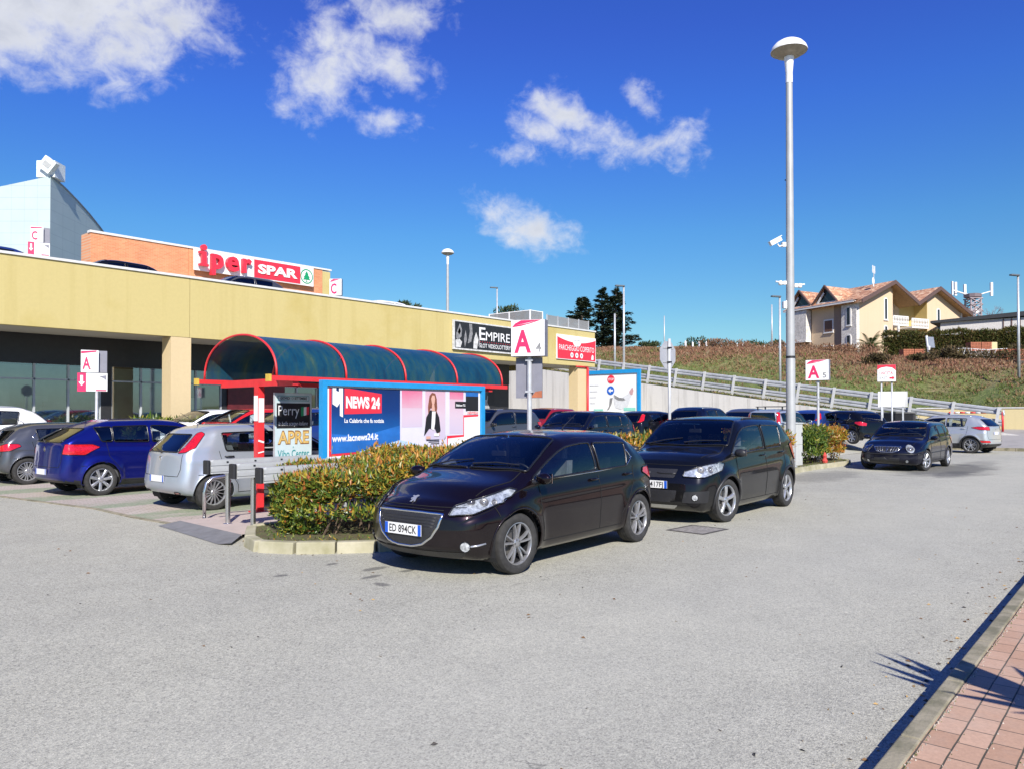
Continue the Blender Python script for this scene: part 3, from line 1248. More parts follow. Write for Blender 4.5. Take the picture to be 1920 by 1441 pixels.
def mk(wb, fo, ro, Wd, H, R_, xc, zc, xrf, zn, zr, belt, lean, glass_z, pillars, xC, bx=-.3, **kw):
    """xc,zc windscreen foot; xrf roof front; zn bonnet lip; zr roof height at the tail;
    belt (front, rear); lean = forward shift of the tailgate top; glass_z = rear glass (low, high)
    bx = door post; xC = list of side-window divisions behind the door post"""
    xf, xr = wb / 2 + fo, -wb / 2 - ro
    top = [(xr, zr), (xr + .4, zr + (H - zr) * .6), (-.75, H - .008), (-.15, H), (xrf - .05, H - .03), (xrf + .12, H - .075)]
    x1, z1 = xrf + .12, H - .075
    top += [(x1 + (xc - x1) * .5, z1 + (zc - z1) * .5 + .02), (xc - .06, zc + .045), (xc + .08, zc - .012), (xc + (xf - xc) * .55, zn + (zc - zn) * .62), (xf - .16, zn + .055), (xf, zn)]
    bl = [(xr, belt[1]), (0, (belt[0] + belt[1]) / 2), (xc - .2, belt[0]), (xf - .3, min(zn, belt[0]) - .06), (xf, zn - .12)]
    d = dict(wb=wb, fo=fo, ro=ro, W=Wd, R=R_, top=top, belt=bl)
    d['bot'] = [(xr, .30), (-wb / 2, .20), (wb / 2, .19), (xf - .15, .19), (xf, .23)]
    d['plan'] = [(xr, .93), (-wb / 2, .985), (0, 1), (wb / 2, .99), (xf - .35, .95), (xf, .88)]
    d['pf'] = kw.get('pf', [(.15, -.12), (.33, -.01), (.5, 0), (.62, -.02), (.9, -.12)])
    gz0, gz1 = glass_z
    d['pr'] = kw.get('pr', [(.2, .05), (.45, 0), (.62, .02), (gz0 - .06, .07), (gz0, .10), (gz1, lean * .88), (zr, lean), (H, lean + .1)])
    d['wr'] = kw.get('wr', 1.0)

    def zt(x):
        return pch(top, x)

    def bz(x):
        return pch(bl, x) + .045
    # front door window
    xa = xc
    while zt(xa) - .15 < bz(xa) + .03:
        xa -= .02
    fr = [(xa + .03, bz(xa)), (bx + .04, bz(bx))]
    tp = []
    K = 7
    for i in range(K + 1):
        x = bx + .04 + (xa - bx - .04) * i / K
        tp.append((x, min(H - .135, zt(x) - .150)))
    win = [('side', 'left', P3(fr + tp), True)]
    x0 = bx - .04
    for i, (xb_, slant_b, slant_t) in enumerate(xC):
        top_z = lambda x: min(H - .14, zt(x) - .15)
        poly = [(x0, bz(x0)), (xb_ + slant_b, bz(xb_)), (xb_ + slant_b - .02, bz(xb_) + .05), (xb_ + slant_t, top_z(xb_ + slant_t)), ((x0 + xb_) / 2, top_z((x0 + xb_) / 2)), (x0 - (0 if i == 0 else .0), top_z(x0))]
        if slant_b > 0:
            poly = [poly[0], poly[1], poly[3], poly[4], poly[5]]
        win.append(('rside' if i == 0 else 'quarter', 'left', P3(poly), True))
        x0 = xb_ - .045
    hw = Wd / 2
    wy0, wy1 = hw - .145, hw - .265
    ws = [(xc - .02, 0), (xc - .045, .35), (xc - .13, wy0), ((xc + xrf) / 2 - .02, (wy0 + wy1) / 2 + .015), (xrf + .03, wy1), (xrf + .085, wy1 * .5), (xrf + .10, 0)]
    ws = ws + [(a, -b) for a, b in reversed(ws[1:-1])]
    win.insert(0, ('windscreen', 'top', P3(ws, 'top'), False))
    rw = kw.get('rear_w', (hw - .27, hw - .35))
    win.append(('rear', 'rear', P3([(-rw[0], gz0), (rw[0], gz0), (rw[0] - .01, gz0 + .08), (rw[1], gz1), (-rw[1], gz1), (-rw[0] + .01, gz0 + .08)], 'f'), False))
    d['windows'] = win
    dx = xc - .22
    rx = -wb / 2
    sl = .29
    d['seams'] = [
        ('left', P3([(dx, bz(dx) - .06), (dx - .01, .6), (dx - .06, sl)]), True),
        ('left', P3([(bx, bz(bx) - .06), (bx - .02, .6), (bx - .02, sl)]), True),
        ('left', P3([(dx - .06, sl), (rx + R_ + .14, sl), (rx + R_ + .13, .42), (rx + .26, .66), (rx + .15, .80), (rx + .10, bz(rx))]), True),
        ('top', P3([(xc + .02, 0), (xc, .35), (xc - .10, hw - .19), (xc + .12, hw - .165), (wb / 2 + .1, hw - .19), (xf - .42, hw - .27)], 'top'), True),
        ('front', P3([(-.62, zn - .035), (0, zn - .03), (.62, zn - .035)], 'f'), False),
        ('rear', P3([(-hw + .2, gz0 - .02), (-hw + .19, .72), (-hw + .24, .60), (hw - .24, .60), (hw - .19, .72), (hw - .2, gz0 - .02)], 'f'), False),
        ('left', P3([(xf - .50, zn - .02), (wb / 2 + R_ * .55 + .1, .62)]), True),
        ('left', P3([(xr + .42, .62), (rx - R_ * .6 - .1, .62)]), True),
        ('front', P3([(-.6, .30), (.6, .30)], 'f'), False),
    ]
    d['mirror'] = (xa - .02, bz(xa) - .015)
    d['handles'] = ((bx + .12, bz(bx) - .10), (rx + .28, bz(rx) - .10))
    d['cab'] = (rx - .25, xc - .12)
    d['seats'] = (xc - 1.05, xc - 1.90)
    d['wiper'] = xc - .08
    d['plate_f'] = .44
    d['plate_r'] = .55
    d['dark_windows'] = ('rside', 'quarter', 'rear')
    d.update(kw)
    return d


def head(xf, hw, z, l=.5, h=.15, y=.42):
    """swept headlamp"""
    return [(xf - .10, y, z - h * .45), (xf - .26, hw - .13, z - h * .55), (xf - l, hw, z + h * .5), (xf - l * .6, hw - .08, z + h * .62), (xf - .15, y + .02, z + h * .15)]


def cars_specs():
    S = {}
    # supermini, black and grey
    p = mk(2.54, .82, .60, 1.74, 1.46, .315, 1.12, 1.03, .28, .755, 1.345, (.90, .97), .42, (.99, 1.27), 0,
           [(-1.16, .16, .08)], bx=-.30, flare=.026, cf=.34, wf=.80)
    hw = .87
    p['lamps'] = [('head', 38, [(1.93, .47, .640), (1.80, .68, .655), (1.52, .85, .765), (1.33, .86, .865), (1.42, .83, .885), (1.70, .70, .80), (1.88, .50, .725)], 'head'),
                  ('fog', 25, [(1.9, .66 + .055 * cos(a), .345 + .052 * sin(a)) for a in [k * pi / 6 for k in range(12)]], 'fog'),
                  ('tail', 140, [(-1.80, .55, .78), (-1.66, .82, .80), (-1.45, .86, .90), (-1.50, .84, .96), (-1.68, .76, .97), (-1.80, .52, .90)], 'tail')]
    p['bowls'] = ((-.13, .042), (.0, .045), (.10, .03))
    g = [(-.45, .657), (-.2, .668), (.2, .668), (.45, .657), (.42, .53), (.35, .43), (.24, .355), (.10, .325), (-.10, .325), (-.24, .355), (-.35, .43), (-.42, .53)]
    p['patches'] = [('grille', 'front', P3(g, 'f'), M_grille, .006, False), ('lower_grille', 'front', P3([(-.66, .285), (.66, .285), (.56, .215), (-.56, .215)], 'f'), M_grille, .004, False)]
    p['strips'] = [('grille_surround', 'front', P3(g, 'f'), M_chrome, .015, True, False),
                   ('side_trim', 'left', P3([(.84, .945), (.3, .955), (-.4, .975), (-1.0, 1.005), (-1.16, 1.10), (-1.06, 1.225)]), M_chrome, .007, False, True)]
    p['strips'].append(('fog_trim', 25, [(1.9, .70, .345), (1.85, .76, .352), (1.8, .81, .365)], M_badge, .011, False, True))
    for zz in (.62, .59, .56, .53):
        hw_ = .40 - (.62 - zz) * .35
        p['strips'].append(('grille_bar', 'front', P3([(-hw_, zz), (hw_, zz)], 'f'), M_black, .006, False, False))
    p['strips'].append(('bonnet_edge', 'front', P3([(-.44, .69), (0, .70), (.44, .69)], 'f'), M_seam, .005, False, False))
    p['plate_f'] = .49
    p['plate_r'] = .52
    S['supermini'] = p
    # tall crossover hatch
    q = mk(2.60, .84, .72, 1.755, 1.62, .335, 1.16, 1.13, .46, .92, 1.50, (.985, 1.06), .36, (1.10, 1.40), 0,
           [(-1.12, .10, .02)], bx=-.26, flare=.035, th=.23, cf=.22, crown=.065, gap=.05, zwide=.62, crease=.006)
    q['lamps'] = [('head', 36, [(2.0, .44, .72), (1.85, .70, .71), (1.55, .87, .80), (1.45, .87, .90), (1.55, .84, .935), (1.80, .70, .885), (1.98, .46, .80)], 'head'),
                  ('fog', 22, [(1.97, .63 + .05 * cos(a), .42 + .048 * sin(a)) for a in [k * pi / 6 for k in range(12)]], 'fog'),
                  ('tail', 140, [(-1.9, .66, .82), (-1.75, .85, .84), (-1.60, .86, 1.12), (-1.74, .78, 1.15), (-1.88, .62, 1.05)], 'tail')]
    q['bowls'] = ((-.10, .05), (.05, .05))
    q['patches'] = [('grille', 'front', P3([(-.38, .83), (.38, .83), (.34, .70), (-.34, .70)], 'f'), M_grille, .005, False),
                    ('lower_grille', 'front', P3([(-.40, .52), (.40, .52), (.36, .34), (-.36, .34)], 'f'), M_grille, .004, False),
                    ('fog_surround', 24, [(1.97, .46, .50), (1.9, .82, .52), (1.9, .80, .34), (1.97, .42, .34)], M_black, .005, True),
                    ('skid_plate', 'front', P3([(-.40, .30), (.40, .30), (.32, .24), (-.32, .24)], 'f'), M_rim, .006, False)]
    q['strips'] = [('grille_bar', 'front', P3([(-.36, .765), (.36, .765)], 'f'), M_black, .014, False, False),
                   ('roof_rail', 'top', P3([(.15, .60), (-.5, .60), (-1.5, .585)], 'top'), M_black, .018, False, True)]
    q['plate_f'] = .60
    q['mirrormat'] = M_black
    q['lipmat'] = M_black
    q['lip'] = .022
    S['crossover'] = q
    # estate
    e = mk(2.60, .93, .95, 1.74, 1.46, .31, 1.05, .985, .25, .70, 1.38, (.88, .93), .30, (.97, 1.27), 0,
           [(-1.10, .02, .0), (-1.86, .10, .02)], bx=-.28, flare=.015, cf=.30, crease=.004, pf=[(.15, -.1), (.35, 0), (.55, 0), (.7, -.08), (.9, -.25)])
    e['lamps'] = [('head', 24, [(2.05, .60 + .135 * cos(a), .655 + .115 * sin(a)) for a in [k * pi / 8 for k in range(16)]], 'head'),
                  ('fog', 15, [(2.1, .52 + .045 * cos(a), .30 + .045 * sin(a)) for a in [k * pi / 6 for k in range(12)]], 'fog'),
                  ('tail', 140, [(-2.15, .66, .70), (-2.0, .85, .72), (-1.85, .86, .92), (-2.05, .80, .98), (-2.15, .64, .95)], 'tail')]
    e['bowls'] = ((0, .085),)
    g = [(-.38, .70), (-.2, .715), (.2, .715), (.38, .70), (.30, .60), (.16, .555), (-.16, .555), (-.30, .60)]
    e['patches'] = [('grille', 'front', P3(g, 'f'), M_grille, .005, False), ('lower_grille', 'front', P3([(-.35, .40), (.35, .40), (.32, .25), (-.32, .25)], 'f'), M_grille, .004, False)]
    e['strips'] = [('grille_surround', 'front', P3(g, 'f'), M_chrome, .010, True, False)] + \
        [('grille_bar', 'front', P3([(x, .70), (x * .8, .575)], 'f'), M_rim, .005, False, False) for x in (-.28, -.2, -.13, .13, .2, .28)] + \
        [('grille_bar', 'front', P3([(-.035, .705), (0, .57), (.035, .705)], 'f'), M_chrome, .007, False, False),
         ('bumper_strip', 'front', P3([(-.74, .50), (-.4, .505), (.4, .505), (.74, .50)], 'f'), M_black, .016, False, False),
         ('bumper_strip', 'left', P3([(1.95, .50), (1.66, .50)]), M_black, .016, False, True),
         ('roof_rail', 'top', P3([(.2, .60), (-.5, .61), (-1.9, .585)], 'top'), M_rim, .013, False, True),
         ('door_strip', 'left', P3([(.88, .52), (-.85, .53)]), M_black, .012, False, True)]
    e['plate_f'] = .445
    S['estate'] = e
    # compact sport utility
    u = mk(2.52, .80, .72, 1.77, 1.64, .345, 1.12, 1.18, .38, .98, 1.50, (1.03, 1.12), .44, (1.16, 1.44), 0,
           [(-1.10, .08, .0)], bx=-.27, flare=.032, th=.28, gap=.05, zwide=.68, crease=.014, hollow=.022,
           cladding=lambda c: c.z < .42)
    u['lamps'] = [('head', 36, head(1.98, .88, .88, .55, .15), 'head'),
                  ('tail', 142, [(-1.86, .50, .98), (-1.64, .84, 1.00), (-1.35, .885, 1.09), (-1.60, .85, 1.14), (-1.85, .52, 1.12)], 'tail'),
                  ('refl', 145, [(-1.9, .55, .46), (-1.7, .83, .46), (-1.6, .84, .56), (-1.88, .58, .54)], 'tail')]
    u['patches'] = [('grille', 'front', P3([(-.5, .85), (.5, .85), (.38, .48), (-.38, .48)], 'f'), M_grille, .005, False)]
    u['strips'] = [('roof_rail', 'top', P3([(.15, .61), (-.5, .61), (-1.2, .58)], 'top'), M_rim, .016, False, True)]
    u['plate_r'] = .86
    u['lipmat'] = M_black
    u['lip'] = .03
    u['dark_windows'] = ('rear',)
    S['suv'] = u
    # rounded supermini seen from behind
    h = mk(2.51, .87, .62, 1.69, 1.49, .305, 1.22, 1.04, .36, .72, 1.40, (.92, .985), .44, (1.005, 1.30), 0,
           [(-1.02, .0, -.06)], bx=-.34, flare=.030, th=.26, cf=.34, crease=.006, rear_w=(.50, .44))
    h['lamps'] = [('head', 38, head(2.1, .84, .74, .6, .18), 'head'),
                  ('tail', 150, [(-1.72, .50, .985), (-1.68, .66, 1.0), (-1.60, .76, 1.08), (-1.46, .71, 1.31), (-1.42, .60, 1.345), (-1.45, .53, 1.32), (-1.6, .54, 1.1)], 'tail'),
                  ('refl', 160, [(-1.85, .50, .30), (-1.8, .62, .30), (-1.8, .62, .335), (-1.85, .50, .335)], 'tail')]
    h['patches'] = [('grille', 'front', P3([(-.35, .55), (.35, .55), (.28, .32), (-.28, .32)], 'f'), M_grille, .005, False)]
    h['handlemat'] = M_black
    h['dark_windows'] = ('rear',)
    h['plate_r'] = .55
    S['hatch'] = h
    # tall people carrier
    a = mk(2.58, .86, .80, 1.77, 1.565, .325, 1.32, 1.06, .40, .76, 1.43, (.97, 1.07), .62, (1.09, 1.36), 0,
           [(-1.02, .0, -.02), (-1.50, .22, .12)], bx=-.28, flare=.040, th=.30, cf=.34, crease=.018, zcrease=.86, hollow=.03, wr=1.25,
           cladding=lambda c: c.z < .33)
    a['lamps'] = [('head', 38, head(2.12, .88, .78, .6, .18), 'head'),
                  ('tail', 138, [(-1.85, .60, .86), (-1.62, .86, .84), (-1.36, .885, .99), (-1.50, .86, 1.05), (-1.82, .62, 1.06)], 'tail')]
    a['patches'] = [('grille', 'front', P3([(-.35, .60), (.35, .60), (.25, .35), (-.25, .35)], 'f'), M_grille, .005, False)]
    a['handles'] = ((-.16, .93),)
    a['plate_r'] = .50
    S['carrier'] = a
    # small upright box car
    b = mk(2.30, .70, .54, 1.58, 1.54, .29, 1.05, 1.08, .40, .84, 1.46, (.96, 1.02), .14, (1.04, 1.38), 0,
           [(-.98, .0, .0), (-1.42, .08, .04)], bx=-.26, flare=.02, th=.22, crease=.004, rear_w=(.50, .46))
    b['lamps'] = [('head', 36, head(1.83, .79, .78, .42, .16), 'head'),
                  ('tail', 150, [(-1.64, .60, .98), (-1.6, .74, .98), (-1.55, .70, 1.40), (-1.58, .57, 1.40)], 'tail')]
    b['patches'] = [('bumper', 'rear', P3([(-.74, .34), (.74, .34), (.74, .52), (-.74, .52)], 'f'), M_black, .012, False)]
    b['strips'] = [('roof_rail', 'top', P3([(.3, .56), (-.4, .56), (-1.3, .54)], 'top'), M_black, .018, False, True)]
    S['boxcar'] = b
    # tall lamp estate
    v = mk(2.70, .90, .95, 1.78, 1.52, .32, 1.20, 1.03, .42, .78, 1.43, (.94, 1.0), .40, (1.04, 1.33), 0,
           [(-1.10, .0, .0), (-1.80, .14, .04)], bx=-.22, flare=.02, th=.28)
    v['lamps'] = [('head', 36, head(2.2, .88, .76, .5, .16), 'head'),
                  ('tail', 145, [(-2.2, .70, .76), (-2.05, .86, .80), (-2.0, .82, 1.02), (-1.96, .70, 1.30), (-2.0, .64, 1.28), (-2.1, .66, 1.0)], 'tail')]
    v['strips'] = [('roof_rail', 'top', P3([(.2, .61), (-.5, .61), (-1.8, .58)], 'top'), M_black, .018, False, True)]
    S['tourer'] = v
    sp2 = dict(u)
    sp2.pop('cladding')
    sp2['lipmat'] = M_frit
    S['suv_plain'] = sp2
    return S


DECK = 5.69
SP = cars_specs()
PT = {
    'aubergine': paint('aubergine_black_paint', (.0065, .003, .0048), .5, .3, .035),
    'black': paint('black_paint', (.0035, .0042, .006), .3, .3, .04),
    'navy': paint('navy_paint', (.004, .006, .020), .45, .3, .04),
    'darkgrey': paint('graphite_paint', (.10, .105, .12), .6, .36, .06),
    'blue': paint('royal_blue_paint', (.005, .010, .16), .55, .32, .04),
    'silver': paint('silver_paint', (.42, .46, .52), .55, .36, .05),
    'silver2': paint('pale_silver_paint', (.50, .52, .53), .55, .34, .05),
    'white': paint('white_paint', (.78, .78, .77), 0, .35, .05),
    'red': paint('red_car_paint', (.50, .015, .02), .1, .3, .04),
    'darkred': paint('dark_red_paint', (.28, .012, .02), .3, .3, .05),
    'midblue': paint('mid_blue_paint', (.02, .05, .22), .45, .3, .05),
}


def lion(c, t):
    l, n = c.hit(VIEWS['front'], 0, .775)
    m = MB()
    Z = n.cross(Vector((0, 1, 0))).normalized() * -1
    fr = (l + n * .006, Vector((0, 1, 0)), Z if Z.z > 0 else -Z)
    for pl in ([(-.02, -.05), (.0, -.05), (.012, -.01), (.03, -.045), (.045, -.04), (.03, 0), (.02, .03), (.035, .055), (.01, .06), (-.01, .045), (-.04, .05), (-.045, .035), (-.02, .025), (-.045, .005), (-.035, -.01), (-.012, .0)],):
        m.prism([(u, v) for u, v in pl], fr, .006)
    m.build('badge', M_badge, t)


def emblem(c, t):
    l, n = c.hit(VIEWS['front'], 0, .765)
    m = MB()
    fr = (l + n * .012, Vector((0, 1, 0)), Vector((0, 0, 1)))
    m.prism([(.065, .0), (.03, .035), (0, .05), (-.05, .01), (-.02, -.012), (-.065, -.0), (-.03, -.035), (0, -.05), (.05, -.01), (.02, .012)], fr, .008)
    m.build('badge', M_chrome, t)


def antenna(x, h=.35, mt=None):
    def f(c, t):
        l, n = c.hit(VIEWS['top'], x, 0)
        m = MB()
        m.path([l, l + Vector((-.02, 0, .03)), l + Vector((-.32, 0, h))], [.012, .007, .003], 6)
        m.build('antenna', M_black, t)
    return f


def both(*fs):
    def f(c, t):
        for g in fs:
            g(c, t)
    return f


def rear_badge(z, w=.05):
    def f(c, t):
        l, n = c.hit(VIEWS['rear'], 0, z)
        m = MB()
        m.lathe([(w * .6, .0), (w * .6, .008), (.001, .01)], l, 16, 0, 'X', Matrix.Rotation(pi, 3, 'Z'))
        m.build('badge', M_chrome, t)
        m = MB()
        l, n = c.hit(VIEWS['rear'], 0, z + .05)
    return f


def rear_wiper(z0):
    def f(c, t):
        l, n = c.hit(VIEWS['rear'], 0, z0)
        l2, n2 = c.hit(VIEWS['rear'], .32, z0 + .06)
        m = MB()
        m.path([l + n * .01, l + n * .03, l2 + n2 * .02], [.02, .012, .007], 6)
        m.build('wiper', M_black, t)
    return f


def bars(zx):
    def f(c, t):
        for x in zx:
            m = MB()
            l, n = c.hit(VIEWS['top'], x, .5)
            m.box((x, 0, l.z + .13), (.05, 1.15, .03))
            for s_ in (1, -1):
                m.box((x, s_ * .5, l.z + .07), (.05, .04, .12))
            m.build('roof_bar', M_black, t)
    return f


def place_cars():
    mc = make_car
    mc(SP['supermini'], 'parked_car', 'glossy aubergine black hatchback with chrome grille parked nearest beside the hedge kerb', (7.37, 5.13 + .845, 0), 182.0,
       PT['aubergine'], (5, 'double', M_rimdark), 'cars parked along the hedge kerb', 1.3, ('ED 894CK', None), steer=radians(-3),
       extra=both(lion, antenna(-.75, .2)))
    mc(SP['crossover'], 'parked_car', 'black tall crossover with silver five spoke wheels parked behind the aubergine hatchback', (12.42, 5.1 + .86, 0), 181.2,
       PT['black'], (5, 'wide', M_rim), 'cars parked along the hedge kerb', 1.2, ('CX 417FJ', None), steer=radians(-10), extra=both(emblem, antenna(.2, .15)))
    mc(SP['estate'], 'parked_car', 'dark navy estate car with two round headlights parked past the hedge end', (26.35, 5.2 + .86, 0), 178.5,
       PT['navy'], (7, 'wide', M_rim), 'cars parked along the hedge kerb', 1.0, ('', None), steer=radians(-16), extra=antenna(-1.2, .2))
    mc(SP['suv'], 'parked_car', 'silver compact sport utility car with dark lower trim at the right end of the lot', (38.55, 7.25, 0), 78,
       PT['silver2'], (5, 'double', M_rim), 'cars standing across the far lot', 1.0, ('', ''), extra=rear_badge(1.02))
    G = 'cars parked tail out beside the shelter'
    mc(SP['hatch'], 'parked_car', 'pale silver hatchback with tall red tail lights parked beside the red shelter post', (6.82 + 1.255, 12.42 + .83, 0), -1,
       PT['silver'], (15, 'thin', M_rim), G, 1.2, (None, ''), extra=both(rear_badge(.90, .06), rear_wiper(.99), antenna(-1.15, .22)))
    mc(SP['carrier'], 'parked_car', 'royal blue people carrier parked between the silver and the grey hatchback', (6.53 + 1.29, 16.45 + .87, 0), 1,
       PT['blue'], (7, 'wide', M_rim), G, 1.2, (None, ''), extra=both(rear_badge(.95, .09), rear_wiper(1.07), antenna(-1.25, .3)))
    mc(SP['supermini'], 'parked_car', 'graphite grey hatchback at the left edge of the photo beside the blue people carrier', (6.45 + 1.27, 20.3 + .87, 0), 0,
       PT['darkgrey'], (9, 'double', M_rim), G, 1.0, (None, ''), extra=antenna(-1.1, .2))
    G = 'cars facing the tail out row'
    mc(SP['suv_plain'], 'parked_car', 'white estate car showing its window line behind the grey hatchback', (6.1, 24.1, .25), 180, PT['white'], (7, 'wide', M_rim), G, .8)
    mc(SP['supermini'], 'parked_car', 'small white car facing us in front of the yellow pillar', (13.0, 24.2, .36), 182, PT['white'], (7, 'wide', M_rim), G, .9)
    mc(SP['hatch'], 'parked_car', 'bright red car facing us behind the silver hatchback', (13.0, 21.6, .36), 180, PT['red'], (7, 'wide', M_rim), G, .9)
    mc(SP['hatch'], 'parked_car', 'mid blue car facing us, glimpsed behind the shoe shop board', (13.0, 19.0, .36), 180, PT['midblue'], (7, 'wide', M_rim), G, .9)
    mc(SP['crossover'], 'parked_car', 'dark grey car showing just right of the news billboard', (20.5, 18.2, .25), 180, PT['darkgrey'], (7, 'wide', M_rim), 'cars parked behind the shelter', .8)
    G = 'cars parked behind the shelter'
    mc(SP['tourer'], 'parked_car', 'dark navy estate with roof rails behind the nearest black hatchback', (19.8, 13.9, .25), 184, PT['navy'], (7, 'wide', M_rim), G, .95)
    mc(SP['suv'], 'parked_car', 'dark red sport utility car behind the navy estate with roof rails', (24.5, 19.0, .28), 182, PT['darkred'], (7, 'wide', M_rim), G, .8)
    G = 'cars parked in the far row under the ramp wall'
    mc(SP['hatch'], 'parked_car', 'black hatchback with tall red lamps parked left of the stop sign post', (29.3, 16.9, .32), -4, PT['black'], (7, 'wide', M_rim), G, .8)
    mc(SP['estate'], 'parked_car', 'dark estate with roof rails behind the black hatchback with tall red lamps', (35.5, 20.5, .37), 0, PT['navy'], (7, 'wide', M_rim), G, .8)
    mc(SP['suv'], 'parked_car', 'dark blue sport utility car seen from behind right of the stop sign post', (31.0, 15.3, .34), 0, PT['navy'], (7, 'wide', M_rim), G, .8)
    mc(SP['carrier'], 'parked_car', 'grey brown car roof between the blue sport utility and the car with roof bars', (36.5, 15.4, .38), 0, PT['darkgrey'], (7, 'wide', M_rim), G, .8)
    mc(SP['boxcar'], 'parked_car', 'small upright silver car with roof bars and tall red lamps left of the lamp post', (30.6, 11.75, .33), -2, PT['silver'], (7, 'wide', M_rim), G, .9, extra=bars((-.2, -.9)))
    mc(SP['hatch'], 'parked_car', 'low mid blue car between the lamp post and the A5 sign', (36.0, 12.1, .38), 0, PT['midblue'], (7, 'wide', M_rim), G, .8)
    mc(SP['supermini'], 'parked_car', 'black hatchback parked behind the A5 sign post and the hedge', (36.0, 10.9, .38), 62, PT['black'], (7, 'wide', M_rim), G, .9)
    # roof deck
    G = 'cars parked on the roof deck'
    dz = DECK
    mc(SP['hatch'], 'parked_car', 'dark blue car roof above the parapet at the left edge', (7.6, 29.5, dz), 180, PT['midblue'], (7, 'wide', M_rim), G, .7)
    mc(SP['supermini'], 'parked_car', 'black car roof above the parapet in front of the orange brick wall', (11.7, 28.9, dz), 180, PT['black'], (7, 'wide', M_rim), G, .7)
    mc(SP['suv'], 'parked_car', 'dark silver car with roof rails below the supermarket sign', (17.0, 29.2, dz), 180, PT['darkgrey'], (7, 'wide', M_rim), G, .8)
    mc(SP['hatch'], 'parked_car', 'white car above the parapet right of the C sign', (25.2, 29.2, dz), 0, PT['white'], (7, 'wide', M_rim), G, .7)


place_cars()
# ---------------------------------------------------------------- ground and setting


def M2(N, L, op, a, b=None, clamp=False):
    n = N.new('ShaderNodeMath')
    n.operation = op
    n.use_clamp = clamp
    for i, v in enumerate((a, b)):
        if v is None:
            continue
        if isinstance(v, (int, float)):
            n.inputs[i].default_value = v
        else:
            L.new(v, n.inputs[i])
    return n.outputs[0]


def maprange(N, L, v, a, b, c=0., d=1., smooth=True):
    n = N.new('ShaderNodeMapRange')
    if smooth:
        n.interpolation_type = 'SMOOTHSTEP'
    n.inputs['From Min'].default_value = a
    n.inputs['From Max'].default_value = b
    n.inputs['To Min'].default_value = c
    n.inputs['To Max'].default_value = d
    L.new(v, n.inputs[0])
    return n.outputs[0]


def blob(N, L, c, s, edge=.35, nscale=1.2, rough=.6):
    """soft-edged irregular patch mask in world metres"""
    tc = N.new('ShaderNodeTexCoord')
    mp = N.new('ShaderNodeMapping')
    mp.vector_type = 'POINT'
    mp.inputs['Location'].default_value = (-c[0] / s[0], -c[1] / s[1], 0)
    mp.inputs['Scale'].default_value = (1 / s[0], 1 / s[1], 0)
    L.new(tc.outputs['Object'], mp.inputs[0])
    ln = N.new('ShaderNodeVectorMath')
    ln.operation = 'LENGTH'
    L.new(mp.outputs[0], ln.inputs[0])
    nz = tex_noise(N, L, nscale, 6, rough)
    q = M2(N, L, 'ADD', ln.outputs['Value'], M2(N, L, 'MULTIPLY', M2(N, L, 'SUBTRACT', nz, .5), 1.6))
    return maprange(N, L, q, 1 - edge, 1 + edge, 1, 0)


